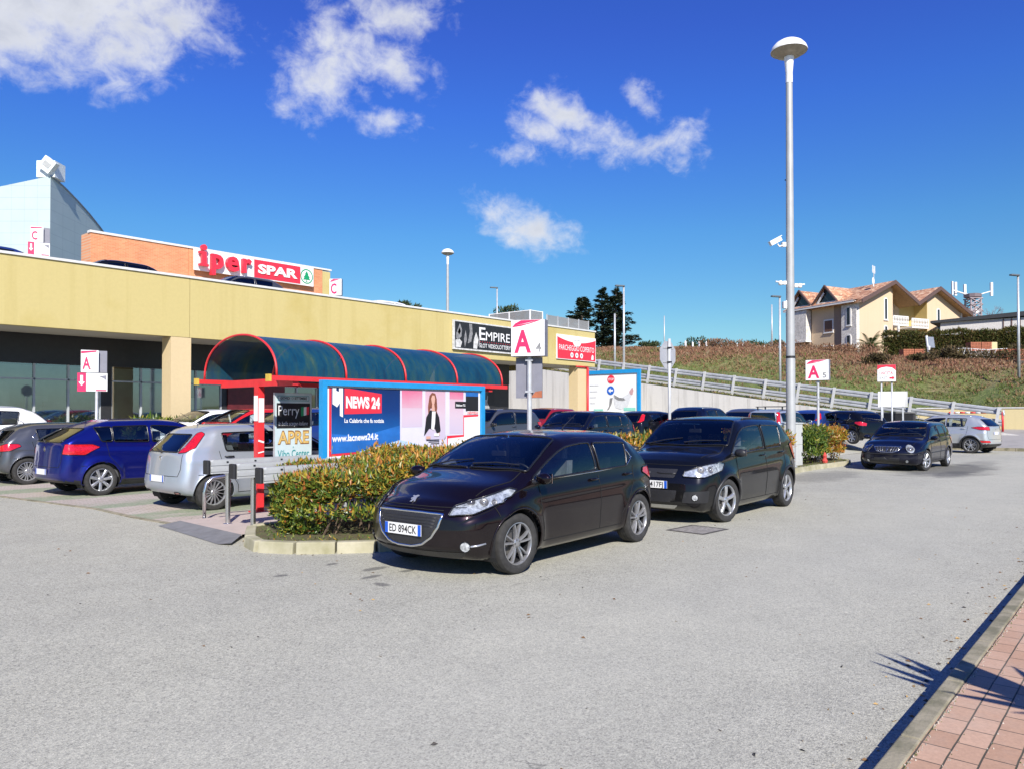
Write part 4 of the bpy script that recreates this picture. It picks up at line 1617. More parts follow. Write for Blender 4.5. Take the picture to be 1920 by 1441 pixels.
def asphalt():
    m, N, L, b = nodes('light_asphalt')
    tc = N.new('ShaderNodeTexCoord')
    # stone chips of two sizes
    v = N.new('ShaderNodeTexVoronoi')
    v.inputs['Scale'].default_value = 130
    L.new(tc.outputs['Object'], v.inputs['Vector'])
    sp = N.new('ShaderNodeSeparateColor')
    L.new(v.outputs['Color'], sp.inputs[0])
    v2 = N.new('ShaderNodeTexVoronoi')
    v2.inputs['Scale'].default_value = 62
    L.new(tc.outputs['Object'], v2.inputs['Vector'])
    sp2 = N.new('ShaderNodeSeparateColor')
    L.new(v2.outputs['Color'], sp2.inputs[0])
    c = ramp(N, L, sp.outputs[0], [(0, (.23, .225, .195)), (.15, (.32, .314, .265)), (.55, (.405, .397, .328)), (1, (.51, .495, .41))])
    c2 = ramp(N, L, sp2.outputs[1], [(0, (.74, .74, .75)), (.15, (.90, .90, .90)), (1, (1.08, 1.08, 1.07))])
    c = mixc(N, L, 1, c, c2, 'MULTIPLY')
    big = tex_noise(N, L, .22, 6, .62)
    c = mixc(N, L, 1, c, ramp(N, L, big, [(.3, (.90, .90, .91)), (.7, (1.08, 1.07, 1.04))]), 'MULTIPLY')
    mid = tex_noise(N, L, 1.7, 6, .7)
    c = mixc(N, L, 1, c, ramp(N, L, mid, [(.35, (.94, .94, .94)), (.65, (1.05, 1.05, 1.05))]), 'MULTIPLY')
    # wheel tracks along the road, paler
    sx = N.new('ShaderNodeSeparateXYZ')
    L.new(tc.outputs['Object'], sx.inputs[0])
    tr = maprange(N, L, M2(N, L, 'ABSOLUTE', M2(N, L, 'SUBTRACT', sx.outputs['Y'], 3.0)), 0, 2.2, 1, 0)
    c = mixc(N, L, M2(N, L, 'MULTIPLY', tr, .22), c, (.47, .46, .39))
    # damp and oil stains
    for cc, ss, k in (((26.0, 4.9), (2.9, 1.15), .66), ((24.0, 4.4), (1.3, .5), .45), ((29.5, 4.7), (2.2, .5), .3), ((21.0, 6.9), (2.3, .7), .35), ((15.5, 6.3), (1.4, .5), .25)):
        c = mixc(N, L, M2(N, L, 'MULTIPLY', blob(N, L, cc, ss), k), c, (.055, .056, .060))
    for cc, ss in (((5.35, 6.45), (.16, .07)), ((5.05, 6.15), (.12, .05)), ((5.5, 6.1), (.10, .05)), ((5.2, 7.0), (.08, .05)), ((4.9, 5.8), (.06, .1)), ((8.6, 7.1), (.3, .12)), ((4.5, 6.9), (.07, .05))):
        c = mixc(N, L, M2(N, L, 'MULTIPLY', blob(N, L, cc, ss, .3, 9), .6), c, (.05, .05, .055))
    # fine cracks, only in places
    vc = N.new('ShaderNodeTexVoronoi')
    vc.feature = 'DISTANCE_TO_EDGE'
    vc.inputs['Scale'].default_value = .33
    mpn = N.new('ShaderNodeVectorMath')
    mpn.operation = 'ADD'
    nn = N.new('ShaderNodeTexNoise')
    nn.inputs['Scale'].default_value = 1.5
    nn.inputs['Detail'].default_value = 6
    L.new(tc.outputs['Object'], nn.inputs['Vector'])
    L.new(tc.outputs['Object'], mpn.inputs[0])
    L.new(nn.outputs['Color'], mpn.inputs[1])
    L.new(mpn.outputs[0], vc.inputs['Vector'])
    cr = maprange(N, L, vc.outputs['Distance'], .0, .0035, 1, 0)
    pl = maprange(N, L, tex_noise(N, L, .35, 3, .5, stretch=(1, 1, 1)), .56, .62)
    c = mixc(N, L, M2(N, L, 'MULTIPLY', M2(N, L, 'MULTIPLY', cr, pl), .55), c, (.07, .07, .07))
    # gritty dirt at the gutter
    L.new(c, b.inputs['Base Color'])
    b.inputs['Roughness'].default_value = .92
    b.inputs['Specular IOR Level'].default_value = .25
    bump(N, L, b, v.outputs['Distance'], .55, .004)
    return m


M_asph = asphalt()
g = MB()
# one sheet, denser near the lot, out to the horizon
g.add([(-400, -600, 0), (1500, -600, 0), (1500, 1500, 0), (-400, 1500, 0)], [(0, 1, 2, 3)])
tag(g.build('ground', M_asph, fix=False), kind='structure')


def pavers():
    m, N, L, b = nodes('red_concrete_pavers')
    tc = N.new('ShaderNodeTexCoord')
    mp = N.new('ShaderNodeMapping')
    mp.inputs['Scale'].default_value = (1, 1, 1)
    L.new(tc.outputs['Object'], mp.inputs[0])
    br = N.new('ShaderNodeTexBrick')
    br.offset = .5
    br.inputs['Scale'].default_value = 1
    br.inputs['Brick Width'].default_value = .205
    br.inputs['Row Height'].default_value = .125
    br.inputs['Mortar Size'].default_value = .0042
    br.inputs['Mortar Smooth'].default_value = .3
    br.inputs['Bias'].default_value = 0
    br.inputs['Color1'].default_value = (.42, .25, .16, 1)
    br.inputs['Color2'].default_value = (.52, .335, .23, 1)
    br.inputs['Mortar'].default_value = (.075, .065, .045, 1)
    wob = N.new('ShaderNodeTexNoise')
    wob.inputs['Scale'].default_value = 3
    L.new(tc.outputs['Object'], wob.inputs['Vector'])
    wv = N.new('ShaderNodeVectorMath')
    wv.operation = 'SCALE'
    wv.inputs['Scale'].default_value = .012
    L.new(wob.outputs['Color'], wv.inputs[0])
    av = N.new('ShaderNodeVectorMath')
    L.new(mp.outputs[0], av.inputs[0])
    L.new(wv.outputs[0], av.inputs[1])
    L.new(av.outputs[0], br.inputs['Vector'])
    f = tex_noise(N, L, 55, 5, .7)
    c = mixc(N, L, 1, br.outputs['Color'], ramp(N, L, f, [(.25, (.80, .80, .80)), (.75, (1.1, 1.1, 1.1))]), 'MULTIPLY')
    f2 = tex_noise(N, L, 2.0, 5, .7)
    c = mixc(N, L, ramp(N, L, f2, [(.5, (0, 0, 0)), (.75, (.3, .3, .3))]), c, (.42, .36, .30))
    L.new(c, b.inputs['Base Color'])
    b.inputs['Roughness'].default_value = .9
    h = M2(N, L, 'SUBTRACT', 1.0, br.outputs['Fac'])
    bump(N, L, b, M2(N, L, 'ADD', h, M2(N, L, 'MULTIPLY', f, .15)), .8, .006)
    return m


M_kerb = weathered('kerb_stone', (.30, .265, .185), (.15, .14, .085), .95, .35, 5.0, 1.0, .9, .42, .62)
M_kerb2 = weathered('old_kerb_concrete', (.42, .39, .28), (.24, .225, .12), .9, .5, 2.2, .6, .9, .4, .7)
pv = MB()
pv.box((20, -2.553, .06), (70, 6.854, .12))
tag(pv.build('pavement', pavers()), kind='structure')
kb = MB()
x = -12.0
while x < 50:
    kb.box((x + .4985, .918, .062), (.994, .088, .135 + R.uniform(-.002, .002)))
    x += 1.0
ko = kb.build('kerb', M_kerb)
bevel(ko, .008, 2)
tag(ko, kind='structure')
# moss and grit in the joint beside the kerb
ms = MB()
for i in range(1500):
    x = R.uniform(2.6, 9) ** 1.0
    row = R.choice([.855, .855, .855, .735, .61, .485, .36, .235, .11])
    if R.random() < .5 and row < .8:
        continue
    y = row + R.gauss(0, .006)
    h = R.uniform(.002, .011)
    a = R.uniform(0, 6.28)
    r_ = R.uniform(.002, .006)
    ms.add([(x + r_ * cos(a), y + r_ * sin(a), .119), (x + r_ * cos(a + 2.1), y + r_ * sin(a + 2.1), .119), (x + r_ * cos(a + 4.2), y + r_ * sin(a + 4.2), .119), (x, y, .12 + h)],
           [(0, 1, 3), (1, 2, 3), (2, 0, 3)], 0 if R.random() < .6 else 1)
tag(ms.build('joint_moss', [mat('joint_grit', (.42, .39, .33), .9), mat('joint_moss_green', (.09, .12, .03), .9)]), 'grit and moss in the joints of the red pavers', 'moss', kind='stuff')


# paved parking bays on the left
def bays():
    m, N, L, b = nodes('bay_pavers')
    tc = N.new('ShaderNodeTexCoord')
    sx = N.new('ShaderNodeSeparateXYZ')
    L.new(tc.outputs['Object'], sx.inputs[0])
    nz = tex_noise(N, L, 1.6, 6, .7)
    y = M2(N, L, 'ADD', sx.outputs['Y'], M2(N, L, 'MULTIPLY', nz, .5))
    w = M2(N, L, 'SINE', M2(N, L, 'MULTIPLY', y, 2 * pi / 2.05))
    g_ = maprange(N, L, w, -.1, .35)
    br = N.new('ShaderNodeTexBrick')
    br.inputs['Scale'].default_value = 1
    br.inputs['Brick Width'].default_value = .2
    br.inputs['Row Height'].default_value = .1
    br.inputs['Mortar Size'].default_value = .008
    br.inputs['Color1'].default_value = (.40, .335, .285, 1)
    br.inputs['Color2'].default_value = (.46, .40, .35, 1)
    br.inputs['Mortar'].default_value = (.26, .24, .19, 1)
    L.new(tc.outputs['Object'], br.inputs['Vector'])
    n2 = tex_noise(N, L, 14, 6, .75)
    green = ramp(N, L, n2, [(.3, (.10, .16, .07)), (.5, (.22, .27, .17)), (.7, (.36, .34, .26))])
    gm = M2(N, L, 'MULTIPLY', g_, maprange(N, L, tex_noise(N, L, .9, 5, .7, stretch=(.5, 1.6, 1)), .30, .52))
    c = mixc(N, L, M2(N, L, 'MULTIPLY', gm, .85), br.outputs['Color'], green)
    c = mixc(N, L, 1, c, ramp(N, L, tex_noise(N, L, 40, 4, .7), [(.3, (.85, .85, .85)), (.7, (1.1, 1.1, 1.1))]), 'MULTIPLY')
    L.new(c, b.inputs['Base Color'])
    b.inputs['Roughness'].default_value = .95
    bump(N, L, b, M2(N, L, 'ADD', br.outputs['Fac'], n2), -.5, .005)
    return m


bp = MB()
edge = [(5.62, 10.9), (5.55, 12.5), (5.62, 14.2), (5.42, 16), (5.2, 18), (5.1, 21), (5.0, 24.4)]
bp.add([(x, y, .004) for x, y in edge] + [(17, 24.4, .004), (17, 9.9, .004), (5.75, 9.9, .004)], [tuple(range(len(edge) + 3))])
tag(bp.build('parking_bay', bays()), kind='structure')
# kerb line of flat stones at the bay edge
sp_ = MB()
for a, b_ in zip(edge, edge[1:]):
    n = int(math.dist(a, b_) / .5)
    for i in range(n):
        t0 = (i + .5) / n
        sp_.box((a[0] + (b_[0] - a[0]) * t0 - .05, a[1] + (b_[1] - a[1]) * t0, .003), (.10, math.dist(a, b_) / n - .012, .014 + R.uniform(0, .004)), 0, atan2(-(b_[0] - a[0]), (b_[1] - a[1])))
tag(sp_.build('edge_stones', M_kerb), kind='structure')

# planted island between the kerb-side cars and the bays
isl = [(5.78, 9.55), (5.55, 9.2), (5.30, 8.80), (5.12, 8.42), (5.18, 8.08), (5.52, 7.68), (6.08, 7.22), (6.6, 7.02), (8, 7.05), (12, 7.25), (16, 7.55), (20, 7.85), (23.5, 8.0), (26.2, 7.85), (27.1, 8.05), (27.6, 8.5), (27.6, 9.2), (27.1, 9.7), (24, 9.8), (14, 9.75)]


def soil():
    m, N, L, b = nodes('planting_soil')
    n = tex_noise(N, L, 9, 6, .75)
    L.new(ramp(N, L, n, [(.3, (.05, .035, .02)), (.5, (.12, .10, .045)), (.62, (.10, .15, .035)), (.8, (.17, .20, .06))]), b.inputs['Base Color'])
    b.inputs['Roughness'].default_value = 1
    bump(N, L, b, tex_noise(N, L, 30, 5, .7), 1, .03)
    return m


ib = MB()
ib.add([(x, y, .115) for x, y in isl], [tuple(range(len(isl)))])
tag(ib.build('planting_bed', soil()), kind='structure')
ik = MB()
cx, cy = 15, 8.6
pl_ = resample(isl, .02)
seg = []
acc = 0
path = resample([(x, y) for x, y in isl], .05)
n = len(path)
step = 9
i = 0
while i < n:
    j = min(i + step, n)
    a, b_ = Vector(path[i]), Vector(path[j % n])
    d = b_ - a
    if d.length > .05:
        nrm = Vector((d.y, -d.x)).normalized()
        if nrm.dot(Vector((cx, cy)) - a) > 0:
            nrm = -nrm
        g2 = d.normalized() * .006
        a2, b2 = a + g2, b_ - g2
        o_ = nrm * .075
        inn = -nrm * .055
        hgt = .135 + R.uniform(-.003, .004)
        pts = [a2 + o_, b2 + o_, b2 + inn, a2 + inn]
        lo = [a2 + o_ * 1.25, b2 + o_ * 1.25, b2 + inn, a2 + inn]
        ik.add([(p.x, p.y, 0) for p in lo] + [(p.x, p.y, hgt) for p in pts], [(4, 5, 6, 7), (0, 1, 5, 4), (1, 2, 6, 5), (2, 3, 7, 6), (3, 0, 4, 7)])
    i = j
ko = ik.build('kerb', M_kerb2)
bevel(ko, .014, 2)
tag(ko, kind='structure')
fl = MB()
def flz(x):
    return lin([(10.35, .008), (10.9, .36), (15.6, .36), (17.6, .25), (20, .25), (47.99, .474)], x)


fx = [10.35, 10.9, 15.6, 17.6, 20, 47.99]
for a, b_ in zip(fx, fx[1:]):
    ya_, yb_ = (12.6 if a < 20 else 12.2), (25.5 if a < 20 else 46)
    if a >= 20:
        fl.add([(a, 9.88, .008), (b_, 9.88, .008), (b_, 12.2, flz(b_)), (a, 12.2, flz(a))], [(0, 1, 2, 3)])
    fl.add([(a, ya_, flz(a)), (b_, ya_, flz(b_)), (b_, yb_, flz(b_)), (a, yb_, flz(a))], [(0, 1, 2, 3)])
    fl.add([(a, ya_, -.01), (b_, ya_, -.01), (b_, ya_, flz(b_)), (a, ya_, flz(a))], [(0, 1, 2, 3)])
fl.add([(-2, 22.4, .006), (10.8, 22.4, .006), (10.8, 23.1, .25), (-2, 23.1, .25), (-2, 25.6, .25), (10.8, 25.6, .25)], [(0, 1, 2, 3), (3, 2, 5, 4)])
tag(fl.build('far_parking_lot', M_asph), kind='structure')
# low slab with the racks, and its dark ramp edge
M_pink = weathered('pink_paving', (.46, .38, .335), (.33, .28, .24), .9, .3, 2, .4)
sl = MB()
sl.add([(5.62, 11.25, .055), (5.50, 9.35, .055), (5.85, 9.3, .055), (8.2, 9.9, .055), (8.2, 11.3, .055)] + [(5.62, 11.25, 0), (5.50, 9.35, 0), (5.85, 9.3, 0), (8.2, 9.9, 0), (8.2, 11.3, 0)],
       [(0, 1, 2, 3, 4), (0, 4, 9, 5), (0, 5, 6, 1), (4, 3, 8, 9)])
tag(sl.build('rack_slab', M_pink), kind='structure')
sl = MB()
sl.add([(5.32, 11.35, .006), (5.05, 9.15, .006), (5.12, 8.95, .03), (5.48, 9.32, .060), (5.60, 11.25, .060)], [(0, 1, 3, 4), (1, 2, 3)])
sl.add([(5.6, 11.25, .06), (5.32, 11.35, .006), (5.55, 11.42, .006)], [(0, 1, 2)])
tag(sl.build('ramp_strip', mat('dark_rubber_ramp', (.17, .17, .17), .7, var=.2, bmp=.3)), kind='structure')
lt = MB()
rl = random.Random(77)
for i in range(900):
    k = rl.random()
    if k < .45:
        j = rl.randrange(len(path))
        p_ = Vector(path[j])
        if p_.y > 9 and p_.x > 6.5:
            continue
        d_ = (p_ - Vector((15, 8.6))).normalized()
        q_ = p_ + d_ * (.10 + abs(rl.gauss(0, .16)))
    elif k < .7:
        q_ = Vector((rl.uniform(2.5, 14), 1.03 + abs(rl.gauss(0, .18))))
    else:
        q_ = Vector((rl.uniform(2.5, 16), rl.uniform(1.2, 14)))
    s_ = rl.uniform(.006, .022)
    a_ = rl.uniform(0, 6.28)
    vs_ = [(q_.x + s_ * cos(a_), q_.y + s_ * sin(a_), .003), (q_.x + s_ * .4 * cos(a_ + 1.6), q_.y + s_ * .4 * sin(a_ + 1.6), .003 + s_ * .5), (q_.x - s_ * cos(a_), q_.y - s_ * sin(a_), .004), (q_.x + s_ * .4 * cos(a_ - 1.6), q_.y + s_ * .4 * sin(a_ - 1.6), .003)]
    lt.add(vs_, [(0, 1, 2), (0, 2, 3)], rl.choice([0, 0, 1, 2]))
tag(lt.build('ground_litter', [mat('litter_brown', (.16, .09, .04), .9), mat('litter_tan', (.38, .25, .10), .9), mat('litter_dark', (.05, .045, .04), .9)], fix=False), 'dry leaves and grit scattered on the asphalt by the kerbs', 'litter', kind='stuff')
# manhole cover between the two near cars
mh = thing('manhole_cover', 'square rusty manhole cover set in the asphalt between the two near black cars', 'manhole cover', (10.12, 5.08, 0), radians(-4))
mh.scale = (.70, .70, 1)
m = MB()
for sx_, sy_, dx, dy in ((1.0, .06, 0, .40), (1.0, .06, 0, -.40), (.06, .74, .47, 0), (.06, .74, -.47, 0)):
    m.box((dx, dy, .003), (sx_, sy_, .010))
m.build('frame', mat('manhole_frame', (.07, .065, .06), .8, var=.3), mh)
m = MB()
m.box((0, 0, .002), (.86, .72, .010))
for i in range(9):
    for j in range(7):
        m.box((-.38 + i * .095, -.30 + j * .10, .0085), (.05, .05, .004))
m.build('lid', mat('manhole_lid', (.235, .22, .205), .8, var=.35, scale=9), mh)


# ---------------------------------------------------------------- shopping building
def fz(x, z):
    return z + .0058 * (x - 7.5)


M_yellow = weathered('yellow_render', (.52, .43, .18), (.40, .30, .06), .88, .32, .20, .2, .85, .52, .74)
M_cream = weathered('cream_render', (.60, .47, .27), (.50, .38, .20), .88, .15, .3, .2, .5)
M_cop = mat('coping_metal', (.62, .62, .60), .5, var=.1)
M_soff = weathered('soffit_concrete', (.45, .42, .36), (.3, .28, .24), .9, .1, .4, .2, .6)
M_band = mat('dark_shop_panel', (.022, .022, .024), .5, var=.15)
M_mull = mat('shop_frame_white', (.42, .44, .45), .4, var=.05)
M_shopglass = glass('shop_glass', (.62, .70, .67), .03, .24)
M_inner = mat('shop_interior', (.34, .40, .38), .9, var=.35, scale=.8)  # grey-green stands in for the lot reflected in the panes, put into the colour
M_inner2 = mat('shop_interior_pale', (.70, .76, .72), .9, var=.2, scale=1.5)  # paler step of the same painted reflection tone

bl = thing('shopping_building', 'long yellow rendered shopping building with roof parking behind the parked cars', 'building', (0, 26, 0))
XL, XR = -34., 38.5


def zslab(m, x0, x1, y0, y1, z0, z1, mi=0):
    m.add([(x0, y0, fz(x0, z0)), (x1, y0, fz(x1, z0)), (x1, y1, fz(x1, z0)), (x0, y1, fz(x0, z0)),
           (x0, y0, fz(x0, z1)), (x1, y0, fz(x1, z1)), (x1, y1, fz(x1, z1)), (x0, y1, fz(x0, z1))],
          [(0, 1, 2, 3), (4, 5, 6, 7), (0, 1, 5, 4), (1, 2, 6, 5), (2, 3, 7, 6), (3, 0, 4, 7)], mi)


cuts_x = [XL, -22.8, -10.8, 1.2, 13.25, 25.3, 33.9, XR]
m = MB()
for a, b_ in zip(cuts_x, cuts_x[1:]):
    zslab(m, a + .008, b_ - .008, 0, .25, 4.29, 6.37)
    zslab(m, a - .01, b_ + .01, .02, .2, 4.30, 6.36)
# right-hand return
m.add([(XR, .25, fz(XR, 4.29)), (XR, 34, fz(XR, 4.29)), (XR, 34, fz(XR, 6.37)), (XR, .25, fz(XR, 6.37)), (XR - .25, .25, fz(XR, 4.29)), (XR - .25, 34, fz(XR, 4.29)), (XR - .25, 34, fz(XR, 6.37)), (XR - .25, .25, fz(XR, 6.37))],
      [(0, 1, 2, 3), (4, 5, 6, 7), (3, 2, 6, 7), (0, 1, 5, 4)])
m.build('fascia_wall', M_yellow, bl)
m = MB()
zslab(m, XL, XR + .06, -.05, .31, 6.373, 6.45)
m.build('coping', M_cop, bl)
m = MB()
zslab(m, XL, XR - .26, .26, 34, 4.62, 5.55)
zslab(m, XL, XR - .26, .26, 2.45, 4.30, 4.615)
m.build('roof_deck', M_soff, bl)
for px in (-10.9, 1.1, 12.95, 24.8):
    m = MB()
    m.box((px, .33, 2.16), (.72, .64, 4.30))
    m.build('pillar', M_cream, bl)
m = MB()
m.box((37.2, .33, 2.2), (.95, .64, 4.46))
m.build('pillar', M_cream, bl)
m = MB()
m.tube((37.62, -.08, 4.35), (37.62, -.08, .05), .07)
m.tube((36.5, -.05, 4.42), (37.7, -.05, 4.42), .05)
m.tube((37.62, -.08, 4.35), (37.62, .2, 4.5), .06)
m.build('drainpipe', M_red, bl, smooth=True)
m = MB()
m.box((37.3, -.35, .55), (.55, .45, 1.1))
m.build('hose_cabinet', M_red, bl)
# shop front
sf = MB()
sf.box(((XL + 33.5) / 2, 2.62, 3.98), (33.5 - XL, .2, 1.30))
sf.box(((XL + 33.5) / 2, 2.66, .16), (33.5 - XL, .16, .32))
sf.build('shop_band', M_band, bl)
m = MB()
m.box((33.42, 8, 2.3), (.16, 10.9, 4.6))
m.box((31.6, 2.60, 1.83), (3.55, .16, 3.0))
m.box((XL / 2 + 14.9, 16.0, 2.3), (33.3 - XL, .15, 4.6))
m.build('shop_wall', M_band, bl)
wx = XL
k = 0
while wx < 29.5:
    wdt = 4.55
    x1 = min(wx + wdt, 29.8)
    f = MB()
    nn = 4
    for i in range(nn + 1):
        xx = wx + .18 + (x1 - wx - .36) * i / nn
        f.box((xx, 2.58, 1.83), (.055, .07, 3.0))
    f.box(((wx + x1) / 2, 2.575, 2.82), (x1 - wx - .3, .06, .05))
    f.box(((wx + x1) / 2, 2.575, .36), (x1 - wx - .3, .07, .08))
    fo = f.build('shop_window', M_mull, bl)
    p = MB()
    p.add([(wx + .18, 2.61, .34), (x1 - .18, 2.61, .34), (x1 - .18, 2.61, 3.34), (wx + .18, 2.61, 3.34)], [(0, 1, 2, 3)])
    p.build('pane', M_shopglass, fo)
    # goods, screens and partitions, toned like the reflections in the glass
    q = MB()
    for j in range(5):
        a = R.uniform(wx, x1 - 1)
        w = R.uniform(.5, 1.5)
        h = R.uniform(1.2, 2.9)
        q.box((a + w / 2, R.uniform(3.2, 4.6), h / 2), (w, .12, h), R.choice([0, 0, 1]))
    q.box(((wx + x1) / 2, 4.9, 1.7), (x1 - wx, .08, 3.4), 0)
    q.build('display', [M_inner, M_inner2], fo)
    m = MB()
    m.box((x1, 2.60, 1.83), (.36 if k % 2 else .34, .14, 3.0))
    m.build('shop_post', M_band, bl)
    wx = x1
    k += 1
    if x1 >= 29.7:
        break
m = MB()
m.box((0, 3.9, 3.5), (67, 2.3, .06))
m.box((0, 3.9, .02), (67, 2.4, .04))
m.build('shop_ceiling', M_inner2, bl)
# red shop entrance with two dispensers seen under the shelter
ent = MB()
ent.box((17.4, 2.50, 1.5), (2.6, .10, 2.9))
ent.build('shop_entrance', mat('entrance_maroon', (.10, .012, .015), .5, var=.3), bl)
for xx in (16.4, 17.1, 18.0):
    b3 = thing('vending_dispenser', {16.4: 'leftmost red sweet dispenser by the shop entrance', 17.1: 'middle red sweet dispenser by the shop entrance', 18.0: 'rightmost red sweet dispenser by the shop entrance'}[xx], 'dispenser', (xx, 28.1, 0), 0, 'red sweet dispensers')
    m = MB()
    m.lathe([(.17, 0), (.15, .05), (.04, .08), (.04, .75), (.16, .82), (.16, 1.12), (.14, 1.15)], n=14)
    m.build('stand', M_red, b3, smooth=True)
    m = MB()
    m.lathe([(.14, 1.15), (.18, 1.25), (.18, 1.4), (.12, 1.5), (.001, 1.53)], n=14)
    m.build('globe', mat('dispenser_globe', (.6, .62, .62), .2, var=.3, scale=30), b3, smooth=True)

# framed poster on the dark shop end wall: two silhouettes in grey above a yellow slip
ps = thing('poster', 'tall dark poster with a pale figure and yellow strip beside the shelter', 'poster', (30.6, 28.45, 0))
m = MB()
fr = ((0, -.02, 1.9), (1, 0, 0), (0, 0, 1))
fr = ((0, 0, .55), (1, 0, 0), (0, 0, 1))
m.box((.75, .03, 1.9), (1.6, .05, 2.8), 0)
m.flat([(.35, .75), (1.2, .75), (1.25, 1.3), (.95, 1.75), (1.0, 2.1), (.8, 2.45), (.6, 2.2), (.55, 1.75), (.3, 1.35)], fr, .003, 1)
m.flat([(.6, 1.9), (.9, 1.9), (1.02, 2.35), (.8, 2.6), (.55, 2.45)], fr, .005, 2)
m.flat([(.0, .35), (1.5, .35), (1.5, .75), (.0, .75)], fr, .006, 3)
m.flat(circ(.14, 14, (.8, .55)), fr, .008, 4)
m.build('sheet', [M_ink, mat('poster_grey', (.35, .35, .35), .5, var=.3, scale=5), mat('poster_hair', (.06, .06, .06), .5), M_white, mat('poster_yellow', (.7, .42, .03), .5)], ps)

# concrete seen through the open passage and the ramp wall
M_conc = weathered('ramp_concrete', (.56, .54, .50), (.30, .28, .25), .92, .85, .5, .3, .55, .55, .8)


def zr(y):
    return -.27 + .145 * y


rw = thing('retaining_wall', 'pale stained concrete retaining wall below the ramp guardrail', 'wall', (48, 0, 0))
m = MB()
ys = [5.5 + 2.5 * i for i in range(18)]
for a, b_ in zip(ys, ys[1:]):
    a2, b2 = a + .012, b_ - .012
    za, zb_ = zr(a2), zr(b2)
    m.add([(0, a2, -.1), (0, b2, -.1), (0, b2, zb_), (0, a2, za), (.35, a2, -.1), (.35, b2, -.1), (.35, b2, zb_), (.35, a2, za)], [(0, 1, 2, 3), (4, 5, 6, 7), (3, 2, 6, 7), (0, 3, 7, 4), (1, 5, 6, 2)])
    m.add([(.03, b2 - .001, -.1), (.03, b2 + .026, -.1), (.03, b2 + .026, zb_ - .01), (.03, b2 - .001, zb_ - .01)], [(0, 1, 2, 3)])
m.build('wall', M_conc, rw)

# wire mesh screens on the parapet
def mesh_mat():
    m = bpy.data.materials.new('wire_mesh')
    m.use_nodes = True
    N, L = m.node_tree.nodes, m.node_tree.links
    b = N['Principled BSDF']
    b.inputs['Base Color'].default_value = (.30, .30, .29, 1)
    b.inputs['Roughness'].default_value = .6
    b.inputs['Metallic'].default_value = .2
    b.inputs['Alpha'].default_value = .72
    return m


M_mesh = mesh_mat()
sc = thing('mesh_screen', 'grey wire mesh screen standing on the parapet above the red parking sign', 'fence', (34.2, 26.35, 6.60))
for a, b_, h in (((0, 0), (4.1, 0), .62),):
    m = MB()
    m.box((2.05, 0, h / 2), (4.1, .02, h))
    m.build('mesh_panel', M_mesh, sc)
    for i in range(5):
        m = MB()
        m.box((4.1 * i / 4, -.02, h / 2), (.05, .05, h + .06))
        m.build('post', M_galv, sc)
sc = thing('mesh_screen', 'pale wire mesh cage corner on the roof above the A4 sign', 'fence', (32.9, 26.5, 6.58))
m = MB()
m.box((0, 1.5, .38), (.02, 3.0, .76))
m.box((.55, 0, .38), (1.1, .02, .76))
m.build('mesh_panel', M_mesh, sc)
for p in ((0, 0), (1.1, 0), (0, 1.5), (0, 3.0)):
    m = MB()
    m.box((p[0], p[1], .40), (.06, .06, .82))
    m.build('post', M_white, sc)
m = MB()
m.box((0, 1.5, .78), (.05, 3.05, .04))
m.box((.55, 0, .78), (1.1, .05, .04))
m.build('rail', M_white, sc)

# ---- upper building: orange brick hall
def brick():
    m, N, L, b = nodes('orange_brick')
    tc = N.new('ShaderNodeTexCoord')
    mp = N.new('ShaderNodeMapping')
    mp.inputs['Rotation'].default_value = (radians(90), 0, 0)
    L.new(tc.outputs['Object'], mp.inputs[0])
    br = N.new('ShaderNodeTexBrick')
    br.inputs['Scale'].default_value = 1
    br.inputs['Brick Width'].default_value = .26
    br.inputs['Row Height'].default_value = .075
    br.inputs['Mortar Size'].default_value = .008
    br.inputs['Color1'].default_value = (.56, .20, .085, 1)
    br.inputs['Color2'].default_value = (.66, .27, .12, 1)
    br.inputs['Mortar'].default_value = (.56, .33, .2, 1)
    L.new(mp.outputs[0], br.inputs['Vector'])
    c = mixc(N, L, 1, br.outputs['Color'], ramp(N, L, tex_noise(N, L, .7, 6, .7), [(.3, (.86, .86, .86)), (.7, (1.1, 1.1, 1.1))]), 'MULTIPLY')
    L.new(c, b.inputs['Base Color'])
    b.inputs['Roughness'].default_value = .9
    return m


M_brick = brick()
oh = thing('brick_hall', 'orange brick supermarket hall on the roof level behind the parapet', 'building', (16.1, 42, DECK))
m = MB()
for a, b_ in ((0, 5.2), (5.22, 14.3)):
    m.add([(a, 0, 0), (b_, 0, 0), (b_, 0, fz(16.1 + b_, 5.28)), (a, 0, fz(16.1 + a, 5.28)), (a, 1.2, 0), (b_, 1.2, 0), (b_, 1.2, fz(16.1 + b_, 5.28)), (a, 1.2, fz(16.1 + a, 5.28))], [(0, 1, 2, 3), (0, 3, 7, 4), (1, 5, 6, 2), (3, 2, 6, 7)])
m.build('wall', M_brick, oh)
m = MB()
m.box((14.62, .6, 2.65), (.6, 1.2, 5.36))
m.build('corner_pier', M_yellow, oh)
m = MB()
m.add([(-.05, -.06, 5.30), (15, -.06, 5.42), (15, -.06, 5.52), (-.05, -.06, 5.42), (-.05, .3, 5.30), (15, .3, 5.42), (15, .3, 5.52), (-.05, .3, 5.42)], [(0, 1, 2, 3), (3, 2, 6, 7), (4, 5, 6, 7), (0, 1, 5, 4), (0, 3, 7, 4)])
m.build('coping', M_cop, oh)

